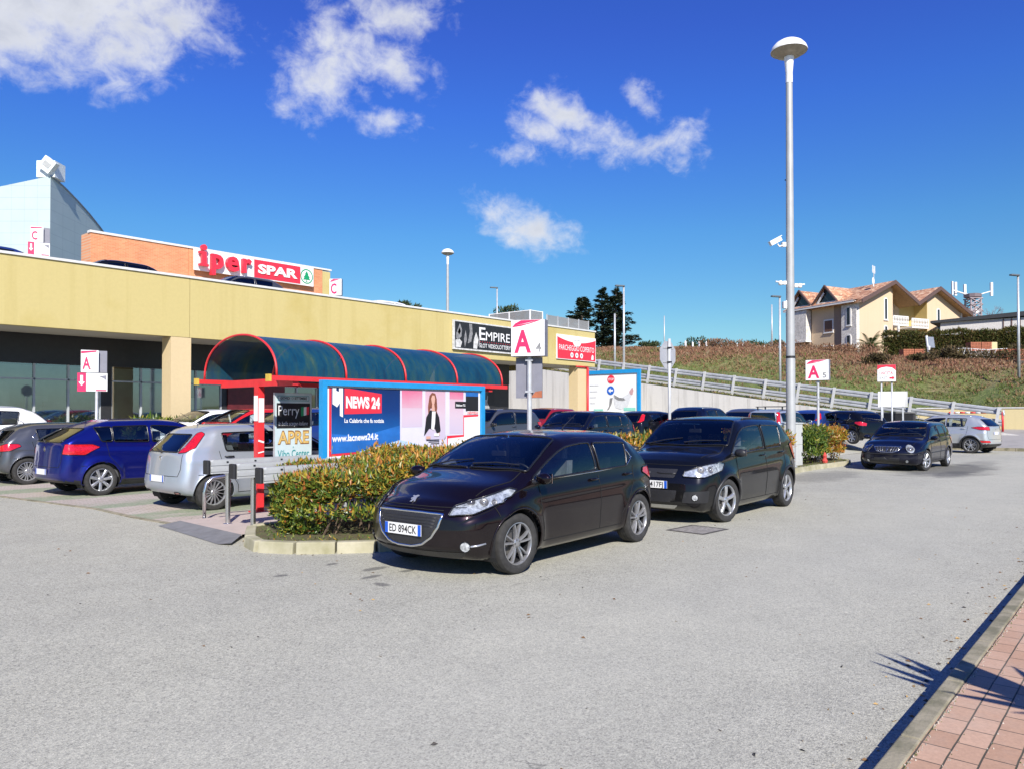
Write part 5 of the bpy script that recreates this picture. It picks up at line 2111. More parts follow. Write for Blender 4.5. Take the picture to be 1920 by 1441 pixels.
# ---- pale panelled tower, turned towards the camera
def panel():
    m, N, L, b = nodes('pale_green_panels')
    tc = N.new('ShaderNodeTexCoord')
    sx = N.new('ShaderNodeSeparateXYZ')
    L.new(tc.outputs['Object'], sx.inputs[0])
    def joint(v, per, w):
        fr_ = M2(N, L, 'FRACT', M2(N, L, 'DIVIDE', v, per))
        a = M2(N, L, 'ABSOLUTE', M2(N, L, 'SUBTRACT', fr_, .5))
        return M2(N, L, 'GREATER_THAN', a, .5 - w / per)
    jz = joint(sx.outputs['Z'], .93, .022)
    jx = joint(M2(N, L, 'ADD', sx.outputs['X'], M2(N, L, 'MULTIPLY', sx.outputs['Y'], .6)), 1.02, .015)
    j = M2(N, L, 'MAXIMUM', jz, jx)
    c = mixc(N, L, M2(N, L, 'MULTIPLY', j, .65), ramp(N, L, tex_noise(N, L, .5, 4, .6), [(.3, (.40, .475, .455)), (.7, (.44, .515, .495))]), (.30, .36, .36))
    L.new(c, b.inputs['Base Color'])
    b.inputs['Roughness'].default_value = .35
    return m


fwv = Vector((cos(YAW), sin(YAW), 0))
rtv = Vector((sin(YAW), -cos(YAW), 0))
cor = fwv * 60 + rtv * -36.2
tw = thing('panelled_tower', 'pale green panelled tower with a curved sloping roof at the left', 'building', (cor.x, cor.y, 0), YAW - pi / 2)
m = MB()
prof = [(0, 20.3), (2, 19.95), (4, 19.45), (6, 18.85), (8, 18.1), (10, 17.2), (12, 16.2), (15, 14.6), (18, 12.8)]
n = len(prof)
dx = -.045
vs = []
for y, z in prof:
    vs += [(dx * y, y, DECK), (dx * y, y, z)]
fs = [(2 * i, 2 * i + 2, 2 * i + 3, 2 * i + 1) for i in range(n - 1)]
m.add(vs, fs)
lf = []
for y, z in prof:
    lf += [(-9 + dx * y, y, DECK), (-9 + dx * y, y, z - 1.9)]
m.add(lf, fs)
m.add([(0, 0, DECK), (0, 0, 20.3), (-9, 0, 18.4), (-9, 0, DECK)], [(0, 1, 2, 3)])
b0 = len(m.v)
top = []
for y, z in prof:
    top += [(dx * y, y, z), (-9 + dx * y, y, z - 1.9)]
m.add(top, [(2 * i, 2 * i + 1, 2 * i + 3, 2 * i + 2) for i in range(n - 1)])
m.build('wall', panel(), tw)
m = MB()
m.path([(dx * y + .03, y, z + .03) for y, z in prof], .07, 6)
m.build('roof_edge', mat('tower_edge', (.2, .27, .38), .4), tw)
m = MB()
m.box((-.45, .8, 20.9), (1.45, 1.4, 1.3), 0)
m.box((-.1, -.1, 21.1), (1.05, .5, 1.05), 0, 0, 0, radians(38))
m.box((-.1, -.37, 21.1), (.62, .03, .42), 1, 0, 0, radians(38))
m.build('vent_box', [mat('tower_cap_white', (.72, .78, .77), .4), mat('vent_grille', (.35, .36, .35), .6)], tw)

# ---- supermarket sign
M_signred = mat('sign_red', (.72, .03, .055), .4, var=.05)
M_signgreen = mat('sign_green', (.01, .28, .11), .4, var=.05)
sg = thing('supermarket_sign', 'long white rooftop sign reading iper SPAR with a green fir tree emblem', 'sign', (21.5, 41.7, 9.82), 0)
sg.rotation_euler = (0, -.0058, 0)
m = MB()
m.box((4.0, .06, .60), (8.0, .12, 1.24))
m.build('board', M_white, sg)
fr = ((0, -.005, 0), (1, 0, 0), (0, 0, 1))
m = MB()
for ch, u, wd_ in (('p', .92, .74), ('e', 1.86, .78), ('r', 2.88, .58)):
    m.text(ch, ((u, -.12, .22), (1, 0, 0), (0, 0, 1)), 1.14, .0, 0, bold=.03, ext=.10, w=wd_)
m.prism([(.16, .22), (.72, .22), (.72, .33), (.58, .37), (.58, 1.04), (.16, 1.04), (.16, .94), (.31, .9), (.31, .37), (.16, .33)], ((0, -.1, 0), (1, 0, 0), (0, 0, 1)), .2)
m.prism(circ(.17, 16, (.45, 1.27)), ((0, -.1, 0), (1, 0, 0), (0, 0, 1)), .2)
m.build('red_letters', M_signred, sg)
m = MB()
m.prism([(3.75, .04), (7.0, .04), (7.0, 1.12), (3.75, 1.12)], fr, .02, 0)
m.text('SPAR', ((4.0, -.03, .33), (1, 0, 0), (0, 0, 1)), .52, .02, 1, bold=.035, ext=.02, w=2.75)
m.build('red_panel', [M_signred, M_white], sg)
m = MB()
o_ = circ(.47, 28, (7.48, .57))
i_ = circ(.40, 28, (7.48, .57))
for k in range(28):
    k2 = (k + 1) % 28
    m.flat([o_[k], o_[k2], i_[k2], i_[k]], fr, .006, 0)
tri = [(7.48, .92), (7.62, .70), (7.56, .71), (7.72, .50), (7.64, .51), (7.76, .34), (7.51, .36), (7.51, .26), (7.58, .22), (7.38, .22), (7.45, .26), (7.45, .36), (7.20, .34), (7.32, .51), (7.24, .50), (7.40, .71), (7.34, .70)]
m.flat(tri, fr, .007, 0)
m.build('fir_emblem', M_signgreen, sg)

# ---- signs on the yellow fascia
M_bg = mat('sign_black', (.02, .02, .021), .4, var=.2)
M_pale = mat('print_pale', (.55, .55, .53), .5, var=.3, scale=7)
M_grey = mat('print_grey', (.22, .22, .22), .5, var=.4, scale=9)
M_w2 = mat('print_white', (.76, .76, .75), .5, var=.03)
es = thing('shop_sign', 'wide black sign reading EMPIRE slot videolottery on the yellow wall', 'sign', (26.3, 25.96, fz(29, 4.66)))
m = MB()
m.box((3.4, -.04, .68), (6.85, .10, 1.42))
m.build('frame', M_pale, es)
fr = ((0, -.095, 0), (1, 0, 0), (0, 0, 1))
m = MB()
m.flat([(.06, .05), (6.75, .05), (6.75, 1.32), (.06, 1.32)], fr, .002, 0)
for pl, mi in (([(.15, .75), (.4, 1.25), (.55, .95), (.5, .6), (.3, .45), (.15, .5)], 2), ([(.1, .08), (.45, .08), (.55, .35), (.35, .5), (.1, .42)], 1), ([(.95, .3), (1.1, .9), (1.05, 1.28), (1.25, 1.28), (1.3, .8), (1.2, .4)], 2),
               ([(1.35, .08), (1.62, .08), (1.72, .55), (1.55, .9), (1.38, .5)], 1), ([(.75, .1), (.9, .5), (.8, .95), (.68, .5)], 2), ([(.25, .8), (.38, 1.05), (.46, .85), (.36, .68)], 1), ([(1.72, .2), (1.82, .25), (1.82, .7), (1.76, .72)], 2)):
    m.flat(pl, fr, .005, mi)
m.text('E', ((1.78, -.095, .55), (1, 0, 0), (0, 0, 1)), .62, .004, 3, bold=.01, w=.46)
m.text('MPIRE', ((2.28, -.095, .55), (1, 0, 0), (0, 0, 1)), .44, .004, 3, bold=.003, w=1.85)
m.text('SLOT VIDEOLOTTERY', ((1.80, -.095, .17), (1, 0, 0), (0, 0, 1)), .20, .004, 3, bold=.004, w=2.4)
for k in range(14):
    m.flat(circ(.022, 8, (1.85 + k * .175, .45)), fr, .004, 4)
m.build('print', [M_bg, M_pale, M_grey, M_w2, M_signred], es)
pk = thing('parking_sign', 'red and white banner reading PARCHEGGIO COPERTO at the end of the yellow wall', 'sign', (34.6, 25.97, fz(36, 4.62)))
m = MB()
m.box((1.93, -.02, .67), (3.88, .06, 1.40))
m.build('board', M_w2, pk)
fr = ((0, -.052, 0), (1, 0, 0), (0, 0, 1))
m = MB()
cv = [(3.82 * i / 16, .98 + .26 * ((i / 8 - 1) ** 2)) for i in range(17)]
m.flat([(.04, .0), (3.82, .0)] + [(x + .02, z) for x, z in reversed(cv)], fr, .002, 0)
m.flat(circ(.42, 18, (1.93, 1.08), .34, pi, 2 * pi), fr, .006, 1)
m.text('Vibo Center', ((1.62, -.052, 1.08), (1, 0, 0), (0, 0, 1)), .09, .008, 2, w=.62)
m.text('PARCHEGGIO COPERTO', ((.18, -.052, .50), (1, 0, 0), (0, 0, 1)), .30, .006, 1, bold=.0, w=3.5)
for k in range(3):
    m.flat(circ(.15, 18, (1.42 + k * .48, .25)), fr, .006, 1)
    m.flat(circ(.07, 10, (1.42 + k * .48, .25)), fr, .008, 2)
m.flat([(3.38, .08), (3.62, .08), (3.62, .3), (3.52, .38), (3.42, .3)], fr, .006, 1)
m.build('print', [M_signred, M_w2, M_grey], pk)
# ---------------------------------------------------------------- street furniture
M_mag = mat('sign_magenta', (.62, .025, .11), .4, var=.05)
M_signgrey = mat('sign_back_grey', (.20, .20, .235), .5, var=.1)
M_rust = mat('rusty_leaf_print', (.35, .11, .05), .6, var=.3)


def zone_sign(name, label, loc, rz, letter, num, w=.62, h=.64, top=3.27, lower=False, under=True, group=None, post=True):
    """box sign on a grey post; front faces local -Y"""
    t = thing(name, label, 'sign', loc, rz, group)
    z0 = top - h
    m = MB()
    if post:
        m.tube((0, .0, 0), (0, .0, z0 + .02), .042, .042, 14)
        m.build('post', M_galv, t, smooth=True, auto=40)
    m = MB()
    m.box((0, .0, z0 + h / 2), (w, .22, h))
    bx = m.build('box', M_signgrey, t)
    fr = ((-w / 2, -.113, z0), (1, 0, 0), (0, 0, 1))
    m = MB()
    m.box((0, -.112, z0 + h / 2), (w - .01, .004, h - .01), 0)
    fr = ((-w / 2, -.116, z0), (1, 0, 0), (0, 0, 1))
    sw = [(.03 * w, h * .80), (.3 * w, h * .83), (.6 * w, h * .90), (.9 * w, h * .985), (.30 * w, h * .985), (.12 * w, h * .9)]
    m.flat(sw, fr, .002, 1)
    m.flat([(.12 * w, h * .845), (.5 * w, h * .90), (.75 * w, h * .96), (.6 * w, h * .93), (.3 * w, h * .875)], fr, .004, 0)
    m.text(letter, ((-w / 2 + .10 * w, -.116, z0 + .12 * h), (1, 0, 0), (0, 0, 1)), h * .58, .002, 1, bold=.032, w=w * .50)
    if num:
        m.text(num, ((-w / 2 + .74 * w, -.116, z0 + .12 * h), (1, 0, 0), (0, 0, 1)), h * .24, .002, 2, bold=.02, w=w * .16)
    m.build('face', [M_white, M_mag, M_grey], t)
    if under:
        m = MB()
        m.box((-.02, .06, z0 - .36), (w * .78, .04, .70), 0)
        m.build('lower_panel', M_signgrey, t)
        m = MB()
        m.flat([(0, 0), (.2, 0), (.2, .12), (.08, .1)], ((w * .78 / 2 - .22, .038, z0 - .70), (1, 0, 0), (0, 0, 1)), .001, 0)
        m.build('leaf_print', M_rust, t)
    for zz in (z0 - .06, z0 - .6):
        m = MB()
        m.box((0, .01, zz), (.13, .10, .035))
        if post:
            m.build('clamp', M_galv, t)
    return t


zone_sign('zone_sign', 'white A4 zone sign on a tall grey post behind the nearest black car', (10.35, 8.35, .11), radians(-66), 'A', '4', w=.60, h=.63, top=3.16)
zone_sign('zone_sign', 'white A5 zone sign on a grey post above the far hedge', (25.6, 8.55, .11), radians(-84), 'A', '5', w=.72, h=.66, top=3.30, under=False)


def arrow_sign(label, loc, rz, letter, num, s=1.0, top=3.15):
    t = thing('zone_sign', label, 'sign', loc, rz)
    m = MB()
    m.tube((0, 0, 0), (0, 0, top - 1.0 * s), .035, .035, 12)
    m.build('post', M_galv, t, smooth=True)
    w, h = .42 * s, .55 * s
    z0 = top - h
    m = MB()
    m.box((.06 * s, .20 * s, z0 + h / 2), (.34 * s, .26 * s, h), 0)
    m.build('box', M_signgrey, t)
    m = MB()
    m.box((-w / 2 + .05 * s, -.02, z0 + h / 2), (.012 + w * .9, .02, h), 0)
    fr = ((-w + .05 * s, -.031, z0), (1, 0, 0), (0, 0, 1))
    m.flat([(.02 * s, h * .84), (w * .85, h * .93), (w * .85, h * .99), (.02 * s, h * .95)], fr, .003, 1)
    m.text(letter, ((-w + .10 * s, -.031, z0 + .15 * h), (1, 0, 0), (0, 0, 1)), h * .52, .003, 1, bold=.028, w=w * .42)
    if num:
        m.text(num, ((-w * .38, -.031, z0 + .12 * h), (1, 0, 0), (0, 0, 1)), h * .16, .003, 2, w=w * .1)
    m.build('face', [M_white, M_mag, M_grey], t)
    m = MB()
    z1 = z0 - .48 * s
    m.box((-w * .80, -.02, z1 + .23 * s), (w * .45, .03, .46 * s), 0)
    fr = ((-w * .80, -.036, z1), (1, 0, 0), (0, 0, 1))
    a = s
    m.flat([(-.03 * a, .40 * a), (-.03 * a, .24 * a), (-.07 * a, .24 * a), (0, .14 * a), (.07 * a, .24 * a), (.03 * a, .24 * a), (.03 * a, .40 * a)], fr, .003, 1)
    m.build('arrow_panel', [M_mag, M_w2], t)
    m = MB()
    m.box((.0, -.02, z1 + .235 * s), (w * 1.12, .03, .45 * s), 0)
    fr = ((-w * .55, -.036, z1), (1, 0, 0), (0, 0, 1))
    m.flat([(w * .5, .02 * a), (w * 1.05, .02 * a), (w * 1.05, .05 * a), (w * .5, .05 * a)], fr, .003, 1)
    m.flat([(w * .65, .38 * a), (w * 1.05, .41 * a), (w * 1.05, .28 * a), (w * .9, .33 * a)], fr, .003, 2)
    for k in range(4):
        m.flat([(w * .12, (.16 + k * .055) * a), (w * .6, (.16 + k * .055) * a), (w * .6, (.172 + k * .055) * a), (w * .12, (.172 + k * .055) * a)], fr, .003, 3)
    m.build('list_panel', [M_white, M_mag, M_signgrey, M_pale], t)
    return t


arrow_sign('white A zone sign with a down arrow beside the yellow pillar', (8.05, 20.55, 0), radians(-20), 'A', '2', 1.0, 3.25)
arrow_sign('white C zone sign with a down arrow on the roof in front of the tower', (10.1, 30.6, DECK), radians(-20), 'C', '', 1.0, 2.65)
zone_sign('zone_sign', 'small white C zone sign on the roof at the right end of the brick hall', (24.15, 32.2, DECK), radians(-52), 'C', '', w=.62, h=.85, top=2.85, under=True)

# exit sign on two posts and the white board beside it, past the far hedge
ex = thing('exit_sign', 'small white USCITA sign on two thin posts right of the A5 sign', 'sign', (35.6, 9.0, 0), radians(-76))
for s_ in (-.20, .20):
    m = MB()
    m.tube((s_, 0, 0), (s_, 0, 3.1), .035, .035, 10)
    m.build('post', M_galv, ex, smooth=True)
m = MB()
m.box((0, -.02, 3.40), (.72, .16, .72), 0)
m.build('box', M_signgrey, ex)
m = MB()
fr = ((-.35, -.103, 3.05), (1, 0, 0), (0, 0, 1))
m.flat([(0, 0), (.70, 0), (.70, .70), (0, .70)], fr, .002, 0)
m.flat([(0, .50), (.13, .58), (.35, .62), (.57, .58), (.7, .46), (.7, .70), (0, .70)], fr, .005, 1)
m.text('USCITA', ((-.27, -.103, 3.34), (1, 0, 0), (0, 0, 1)), .12, .006, 1, bold=.01, w=.52)
m.text('EXIT', ((-.27, -.103, 3.14), (1, 0, 0), (0, 0, 1)), .11, .006, 2, bold=.01, w=.30)
m.flat([(.46, .10), (.58, .10), (.58, .05), (.66, .14), (.58, .23), (.58, .18), (.46, .18)], fr, .006, 1)
m.build('face', [M_white, M_signred, M_grey], ex)
wb_ = thing('notice_board', 'blank weathered white board on two posts in front of the guardrail', 'sign', (45.5, 11.2, 0), radians(-74))
m = MB()
m.box((0, 0, 2.47), (1.45, .05, .84))
m.build('board', weathered('board_white', (.70, .70, .68), (.35, .35, .33), .6, .6, 1.2, .1, .8), wb_)
for s_ in (-.5, .5):
    m = MB()
    m.box((s_, .05, 1.2), (.08, .08, 2.4))
    m.build('post', M_galv, wb_)
mb_ = thing('barrier_block', 'dark low container in front of the guardrail below the blank white board', 'container', (46.6, 11.3, 0), pi / 2)  # plain dark box filling a dark patch on the rail
m = MB()
m.rbox((0, 0, 1.25), (1.9, .5, .9), .05)
m.build('bin_body', M_black, mb_)
m = MB()
m.rbox((0, 0, 1.74), (2.0, .56, .08), .05)
for s_ in (-.8, .8):
    m.box((s_, 0, .4), (.12, .4, .8))
m.build('bin_lid', mat('bin_lid_grey', (.1, .1, .1), .6), mb_)

# stop sign from behind
st = thing('stop_sign', 'back of an octagonal stop sign on a grey post between the two near cars', 'sign', (15.4, 8.4, .11), radians(-5))
m = MB()
m.tube((0, 0, 0), (0, 0, 3.22), .033, .033, 12)
m.build('post', mat('grey_post_paint', (.42, .43, .44), .5, var=.12), st, smooth=True)
m = MB()
oc = [(.33 * cos(radians(22.5 + 45 * k)), 2.86 + .33 * sin(radians(22.5 + 45 * k))) for k in range(8)]
m.prism(oc, ((0, .045, 0), (1, 0, 0), (0, 0, 1)), .006, 0)
m.box((0, .036, 3.02), (.4, .012, .04), 1)
m.box((0, .036, 2.7), (.4, .012, .04), 1)
m.build('plate', [mat('sign_back', (.33, .34, .37), .5, var=.1), M_galv], st)
for zz in (2.7, 3.02):
    m = MB()
    m.box((0, 0, zz), (.09, .08, .03))
    m.build('clamp', M_black, st)

# tall mushroom lamp
def mushroom_lamp(label, loc, H_, seg=40):
    t = thing('street_lamp', label, 'street lamp', loc, 0, 'tall mushroom head lamps')
    m = MB()
    m.lathe([(.19, 0), (.19, .02), (.135, .03), (.13, 3.2), (.128, 3.21)], n=24)
    m.lathe([(.122, 3.2), (.11, 7), (.095, H_ - 1.2), (.09, H_ - 1.1)], n=24)
    m.build('pole', mat('pole_grey', (.36, .37, .37), .5, metal=.15, var=.12, scale=2), t, smooth=True, auto=40)
    m = MB()
    m.lathe([(.135, 3.17), (.135, 3.23), (.12, 3.24)], n=24)
    m.build('joint_ring', M_black, t, smooth=True, auto=40)
    m = MB()
    m.lathe([(.10, H_ - 1.15), (.10, H_ - .85), (.135, H_ - .45), (.14, H_ - .38), (.11, H_ - .3)], n=24)
    m.build('neck', mat('lamp_white', (.74, .74, .73), .4), t, smooth=True, auto=40)
    m = MB()
    rr = .52
    m.lathe([(rr, H_ - .22), (rr * 1.01, H_ - .19), (rr * .93, H_ - .09), (rr * .75, H_ + .02), (rr * .5, H_ + .1), (rr * .25, H_ + .14), (.001, H_ + .15)], n=seg)
    h = m.build('lamp_head', mat('lamp_white', (.74, .74, .73), .4), t, smooth=True)
    m = MB()
    m.lathe([(rr * .99, H_ - .215), (rr * .7, H_ - .32), (rr * .35, H_ - .37), (.10, H_ - .38)], n=seg)
    m.build('reflector', mat('lamp_underside', (.28, .25, .19), .5, var=.3, scale=5), h, smooth=True)
    m = MB()
    m.tube((0, .09, H_ - 4.0), (0, .14, H_ - 4.0), .02)
    m.build('bolt', M_black, t)
    return t


bigl = mushroom_lamp('tall grey mushroom head lamp with cameras at the far end of the hedge', (22.5, 8.3, .11), 12.45)
mushroom_lamp('white mushroom head lamp standing on the roof deck in the distance', (44.6, 44.6, DECK), 9.35)


def camera_unit(label, z, a, kind):
    t = thing('security_camera', label, 'camera', (22.5 + .04 * cos(a), 8.3 + .04 * sin(a), z), a, 'cameras on the lamp pole')
    t.scale = (.74, .74, .74) if kind != 'bullet' else (.9, .9, .9)
    m = MB()
    m.box((.17, 0, 0), (.12, .12, .14), 0)
    m.path([(.2, 0, -.02), (.32, 0, -.06), (.38, 0, .02)], .025, 8)
    m.build('bracket', M_w2, t)
    m = MB()
    if kind == 'bullet':
        m.box((.45, 0, .10), (.40, .15, .13), 0, 0, 0, radians(28))
        m.box((.47, 0, .18), (.46, .18, .02), 0, 0, 0, radians(28))
        m.build('housing', M_w2, t)
    else:
        m.lathe([(.02, -.10), (.07, -.09), (.085, -.03), (.085, .04), (.06, .08), (.001, .09)], (.33, 0, .0), 18)
        m.build('housing', M_w2, t, smooth=True)
        m = MB()
        m.tube((.25, .0, .02), (.52, 0, .05), .02, .035)
        m.build('floodlight', M_w2, t, smooth=True)
    return t


LF = YAW + pi / 2
camera_unit('white box camera high on the lamp pole pointing down left', 6.62, LF + .1, 'bullet')
camera_unit('white dome camera on the left side of the lamp pole', 5.50, LF, 'dome')
camera_unit('white camera on the right side of the lamp pole', 5.42, LF + pi, 'dome')
t = thing('junction_box', 'small white box strapped low on the lamp pole', 'box', (22.5, 8.3, 4.85), LF)
m = MB()
m.rbox((.17, 0, 0), (.10, .16, .2), .01)
m.box((.12, 0, .0), (.02, .05, .26))
m.build('case', M_w2, t)

# grey cabinet
cb = thing('utility_cabinet', 'pale grey utility cabinet standing beside the big lamp pole', 'cabinet', (23.3, 8.55, .10), radians(-4))
M_cab = weathered('cabinet_grey', (.50, .51, .49), (.40, .41, .39), .6, .3, 2, .1, .5)
m = MB()
m.rbox((0, 0, .32), (.64, .36, .62), .02)
m.build('lower_box', M_cab, cb)
m = MB()
m.rbox((0, 0, .95), (.64, .36, .62), .02)
m.box((0, 0, 1.28), (.68, .40, .03))
m.build('upper_box', M_cab, cb)
m = MB()
m.box((.24, -.19, .95), (.03, .02, .10))
m.box((.24, -.19, .35), (.03, .02, .10))
m.build('lock', M_black, cb)

# thin street lamps on the hill road
def thin_lamp(label, loc, H_, az, head=True, r=.07):
    t = thing('street_lamp', label, 'street lamp', loc, az, 'slim grey lamps and poles beyond the lot')
    m = MB()
    m.tube((0, 0, 0), (0, 0, H_), r * 1.5, r, 12)
    m.build('pole', M_galv, t, smooth=True)
    if head:
        m = MB()
        m.rbox((.35, 0, H_ + .04), (.85, .30, .10), .1)
        m.build('lamp_head', mat('lamp_head_grey', (.10, .12, .14), .5), t)
    return t


# ---------------------------------------------------------------- shelter
sh = thing('trolley_shelter', 'red steel shelter with a curved blue translucent roof over the trolley bay', 'shelter', (6.75, 11.6, 0))
X0, X1, HS, ZB, RISE = 0., 5.35, 1.1, 2.24, .70
def arch(n=28, k=1.0):
    # flattened arch
    return [(-HS * cos(pi * i / n) * k, ZB + RISE * k * sin(pi * i / n) ** .85) for i in range(n + 1)]


def poly_mat():
    m = bpy.data.materials.new('blue_polycarbonate')
    m.use_nodes = True
    N, L = m.node_tree.nodes, m.node_tree.links
    b = N['Principled BSDF']
    st = tex_noise(N, L, 3.0, 6, .7, stretch=(1.6, .5, .5))
    st2 = tex_noise(N, L, 14.0, 5, .7, stretch=(2.0, .22, .22))
    c = ramp(N, L, st, [(.3, (.003, .028, .065)), (.46, (.006, .052, .095)), (.60, (.022, .068, .07)), (.76, (.08, .11, .06))])
    c = mixc(N, L, ramp(N, L, st2, [(.45, (0, 0, 0)), (.75, (.55, .55, .55))]), c, (.02, .05, .055))
    L.new(c, b.inputs['Base Color'])
    b.inputs['Roughness'].default_value = .3
    b.inputs['Alpha'].default_value = .94
    b.inputs['Specular IOR Level'].default_value = .35
    return m


m = MB()
A_ = arch()
for k in range(4):
    xa, xb = X0 + (X1 - X0) * k / 4 + .03, X0 + (X1 - X0) * (k + 1) / 4 - .03
    vs = [(xa, y, z) for y, z in A_] + [(xb, y, z) for y, z in A_]
    n = len(A_)
    mm = MB()
    mm.add(vs, [(i, i + 1, n + i + 1, n + i) for i in range(n - 1)])
    mm.build('roof_sheet', poly_mat() if k == 0 else MATS['poly'], sh, smooth=True)
    if k == 0:
        MATS['poly'] = bpy.data.materials['blue_polycarbonate']
# end pane (left) hangs inside the arch
for k in range(5):
    x = X0 + (X1 - X0) * k / 4
    m = MB()
    m.path([(x, y * 1.008, z + .008) for y, z in A_], .018, 8)
    m.build('roof_rib', M_red, sh, smooth=True)
for s_ in (-1, 1):
    m = MB()
    m.box(((X0 + X1) / 2, s_ * (HS + .01), ZB - .03), (X1 - X0 + .25, .07, .075))
    b_ = m.build('edge_beam', M_red, sh)
    m = MB()
    m.box((X0 - .145, s_ * (HS + .01), ZB - .03), (.05, .09, .11))
    m.build('beam_cap', mat('yellow_cap', (.55, .38, .06), .5), b_)
for x in (.35, X1 - .35):
    m = MB()
    m.box((x, 0, ZB - .07), (.10, 2 * HS, .12))
    m.build('cross_beam', M_red, sh)
    m = MB()
    m.box((x, -.05, (ZB - .12) / 2 + .02), (.12, .12, ZB - .12))
    m.box((x, -.05, .03), (.24, .24, .02))
    m.build('post', M_red, sh)
# hinged stickers on the post
for c_, d_, a_ in (((.287, -.05, 1.75), (.006, .11, .42), 0), ((.35, -.115, 1.72), (.10, .006, .40), 0), ((.35, -.114, 1.20), (.11, .004, .03), .3), ((.35, -.114, 1.02), (.11, .004, .02), -.2)):
    m = MB()
    m.box(c_, d_, 0, 0, 0, a_)
    m.build('sticker', M_w2, sh)
m = MB()
m.tube((.41, -.05, 1.09), (1.0, -.05, 1.09), .012)
m.build('rail', M_galv, sh)

# trolley rails: three long grey beams with black ends, on stainless hoops
G = 'long grey trolley guide rails'
for i, (y, z, xs) in enumerate(((10.47, .99, 5.58), (9.59, .98, 5.48), (8.78, .97, 5.38))):
    t = thing('guide_rail', ('rear', 'middle', 'front')[i] + ' grey trolley guide rail with a black end cap beside the shelter', 'rail', (xs, y, 0), 0, G)
    m = MB()
    ln_ = (3.6, 1.75, 1.3)[i]
    m.rbox((ln_ / 2 + .05, 0, z - .095), (ln_, .13, .20), .03)
    m.box((ln_ / 2 + .05, -.067, z - .05), (ln_, .012, .05))
    m.box((ln_ / 2 + .05, -.067, z - .14), (ln_, .012, .05))
    m.build('beam', mat('rail_grey_plastic', (.36, .37, .37), .5, var=.08), t)
    m = MB()
    m.rbox((.02, 0, z - .098), (.05, .145, .20), .02)
    m.build('end_cap', M_black, t)
    for xx in (.35, 1.0, 2.6, 4.2):
        for zz in (z - .05,):
            pass
    m = MB()
    for xx in (.3, .75, 1.2):
        m.box((xx, -.076, z - .03), (.03, .01, .02))
    m.build('fixing', M_black, t)
for i, (x, y) in enumerate(((5.93, 10.47), (5.81, 9.59))):
    t = thing('steel_post', ('short stainless post under the middle trolley rail', 'short stainless post under the front trolley rail')[i], 'post', (x, y, .05), 0, 'stainless posts of the trolley rails')
    m = MB()
    m.tube((0, 0, 0), (0, 0, .745), .036, .036, 18)
    m.build('tube', M_inox, t, smooth=True, auto=40)
    m = MB()
    m.lathe([(.07, 0), (.07, .006), (.037, .012)], n=20)
    m.build('base_plate', M_inox, t, smooth=True)
t = thing('steel_hoop', 'stainless hoop rail bending over behind the short posts', 'rail', (6.02, 11.32, .02))
m = MB()
m.path([(0, 0, 0), (0, 0, .42), (.03, -.01, .56), (.12, -.03, .64), (.28, -.06, .66), (2.6, -.5, .68)], .028, 14)
m.build('tube', M_inox, t, smooth=True)
m = MB()
m.lathe([(.065, 0), (.065, .006), (.03, .012)], n=20)
m.build('base_plate', M_inox, t, smooth=True)

# shoe shop sign on its stand
M_perry = mat('poster_paper_blue', (.50, .60, .62), .6, var=.05)
pr = thing('advert_board', 'upright pale blue shoe shop board reading Perry APRE inside the shelter', 'sign', (7.18, 11.2, .09), radians(3))
pr.scale = (1, 1, .955)
m = MB()
m.box((.37, .02, 1.42), (.76, .03, 1.18), 0)
m.build('frame', M_galv, pr)
for xx in (.06, .68):
    m = MB()
    m.box((xx, .05, .42), (.04, .04, .84))
    m.build('leg', M_galv, pr)
fr = ((0, .003, .84), (1, 0, 0), (0, 0, 1))
m = MB()
m.flat([(0, 0), (.74, 0), (.74, 1.16), (0, 1.16)], fr, .001, 0)
m.flat([(.05, 1.03), (.69, 1.03), (.69, 1.12), (.05, 1.12)], fr, .003, 4)
m.flat([(.06, 1.04), (.68, 1.04), (.68, 1.11), (.06, 1.11)], fr, .004, 0)
m.text('GIOVEDI 13 SETTEMBRE', ((.10, .003, 1.895), (1, 0, 0), (0, 0, 1)), .045, .006, 1, bold=.03, w=.54)
m.flat([(.03, .55), (.71, .55), (.71, .99), (.03, .99)], fr, .003, 1)
m.text('Perry', ((.06, .003, 1.62), (1, 0, 0), (0, 0, 1)), .17, .006, 2, w=.42)
for k, mi in enumerate((3, 2, 5)):
    m.flat([(.52 + k * .055, .76 + .01 * k), (.575 + k * .055, .77 + .01 * k), (.575 + k * .055, .93), (.52 + k * .055, .92)], fr, .006, mi)
m.text('le belle scarpe italiane', ((.06, .003, 1.44), (1, 0, 0), (0, 0, 1)), .07, .006, 2, shear=.3, w=.60)
m.text('APRE', ((.05, .003, 1.12), (1, 0, 0), (0, 0, 1)), .22, .004, 7, bold=.045, w=.64)
m.text('APRE', ((.058, .003, 1.128), (1, 0, 0), (0, 0, 1)), .20, .006, 6, bold=.015, w=.62)
m.text('a', ((.35, .003, 1.045), (1, 0, 0), (0, 0, 1)), .04, .006, 4)
m.text('Vibo Center', ((.05, .003, .88), (1, 0, 0), (0, 0, 1)), .13, .006, 4, bold=.01, w=.64)
m.build('print', [M_perry, M_ink, M_w2, M_signgreen, mat('print_teal', (.03, .26, .28), .5), M_signred, mat('print_gold', (.62, .42, .14), .5, var=.2, scale=8), mat('print_brown', (.25, .11, .03), .5)], pr)

# ---------------------------------------------------------------- big advertising board


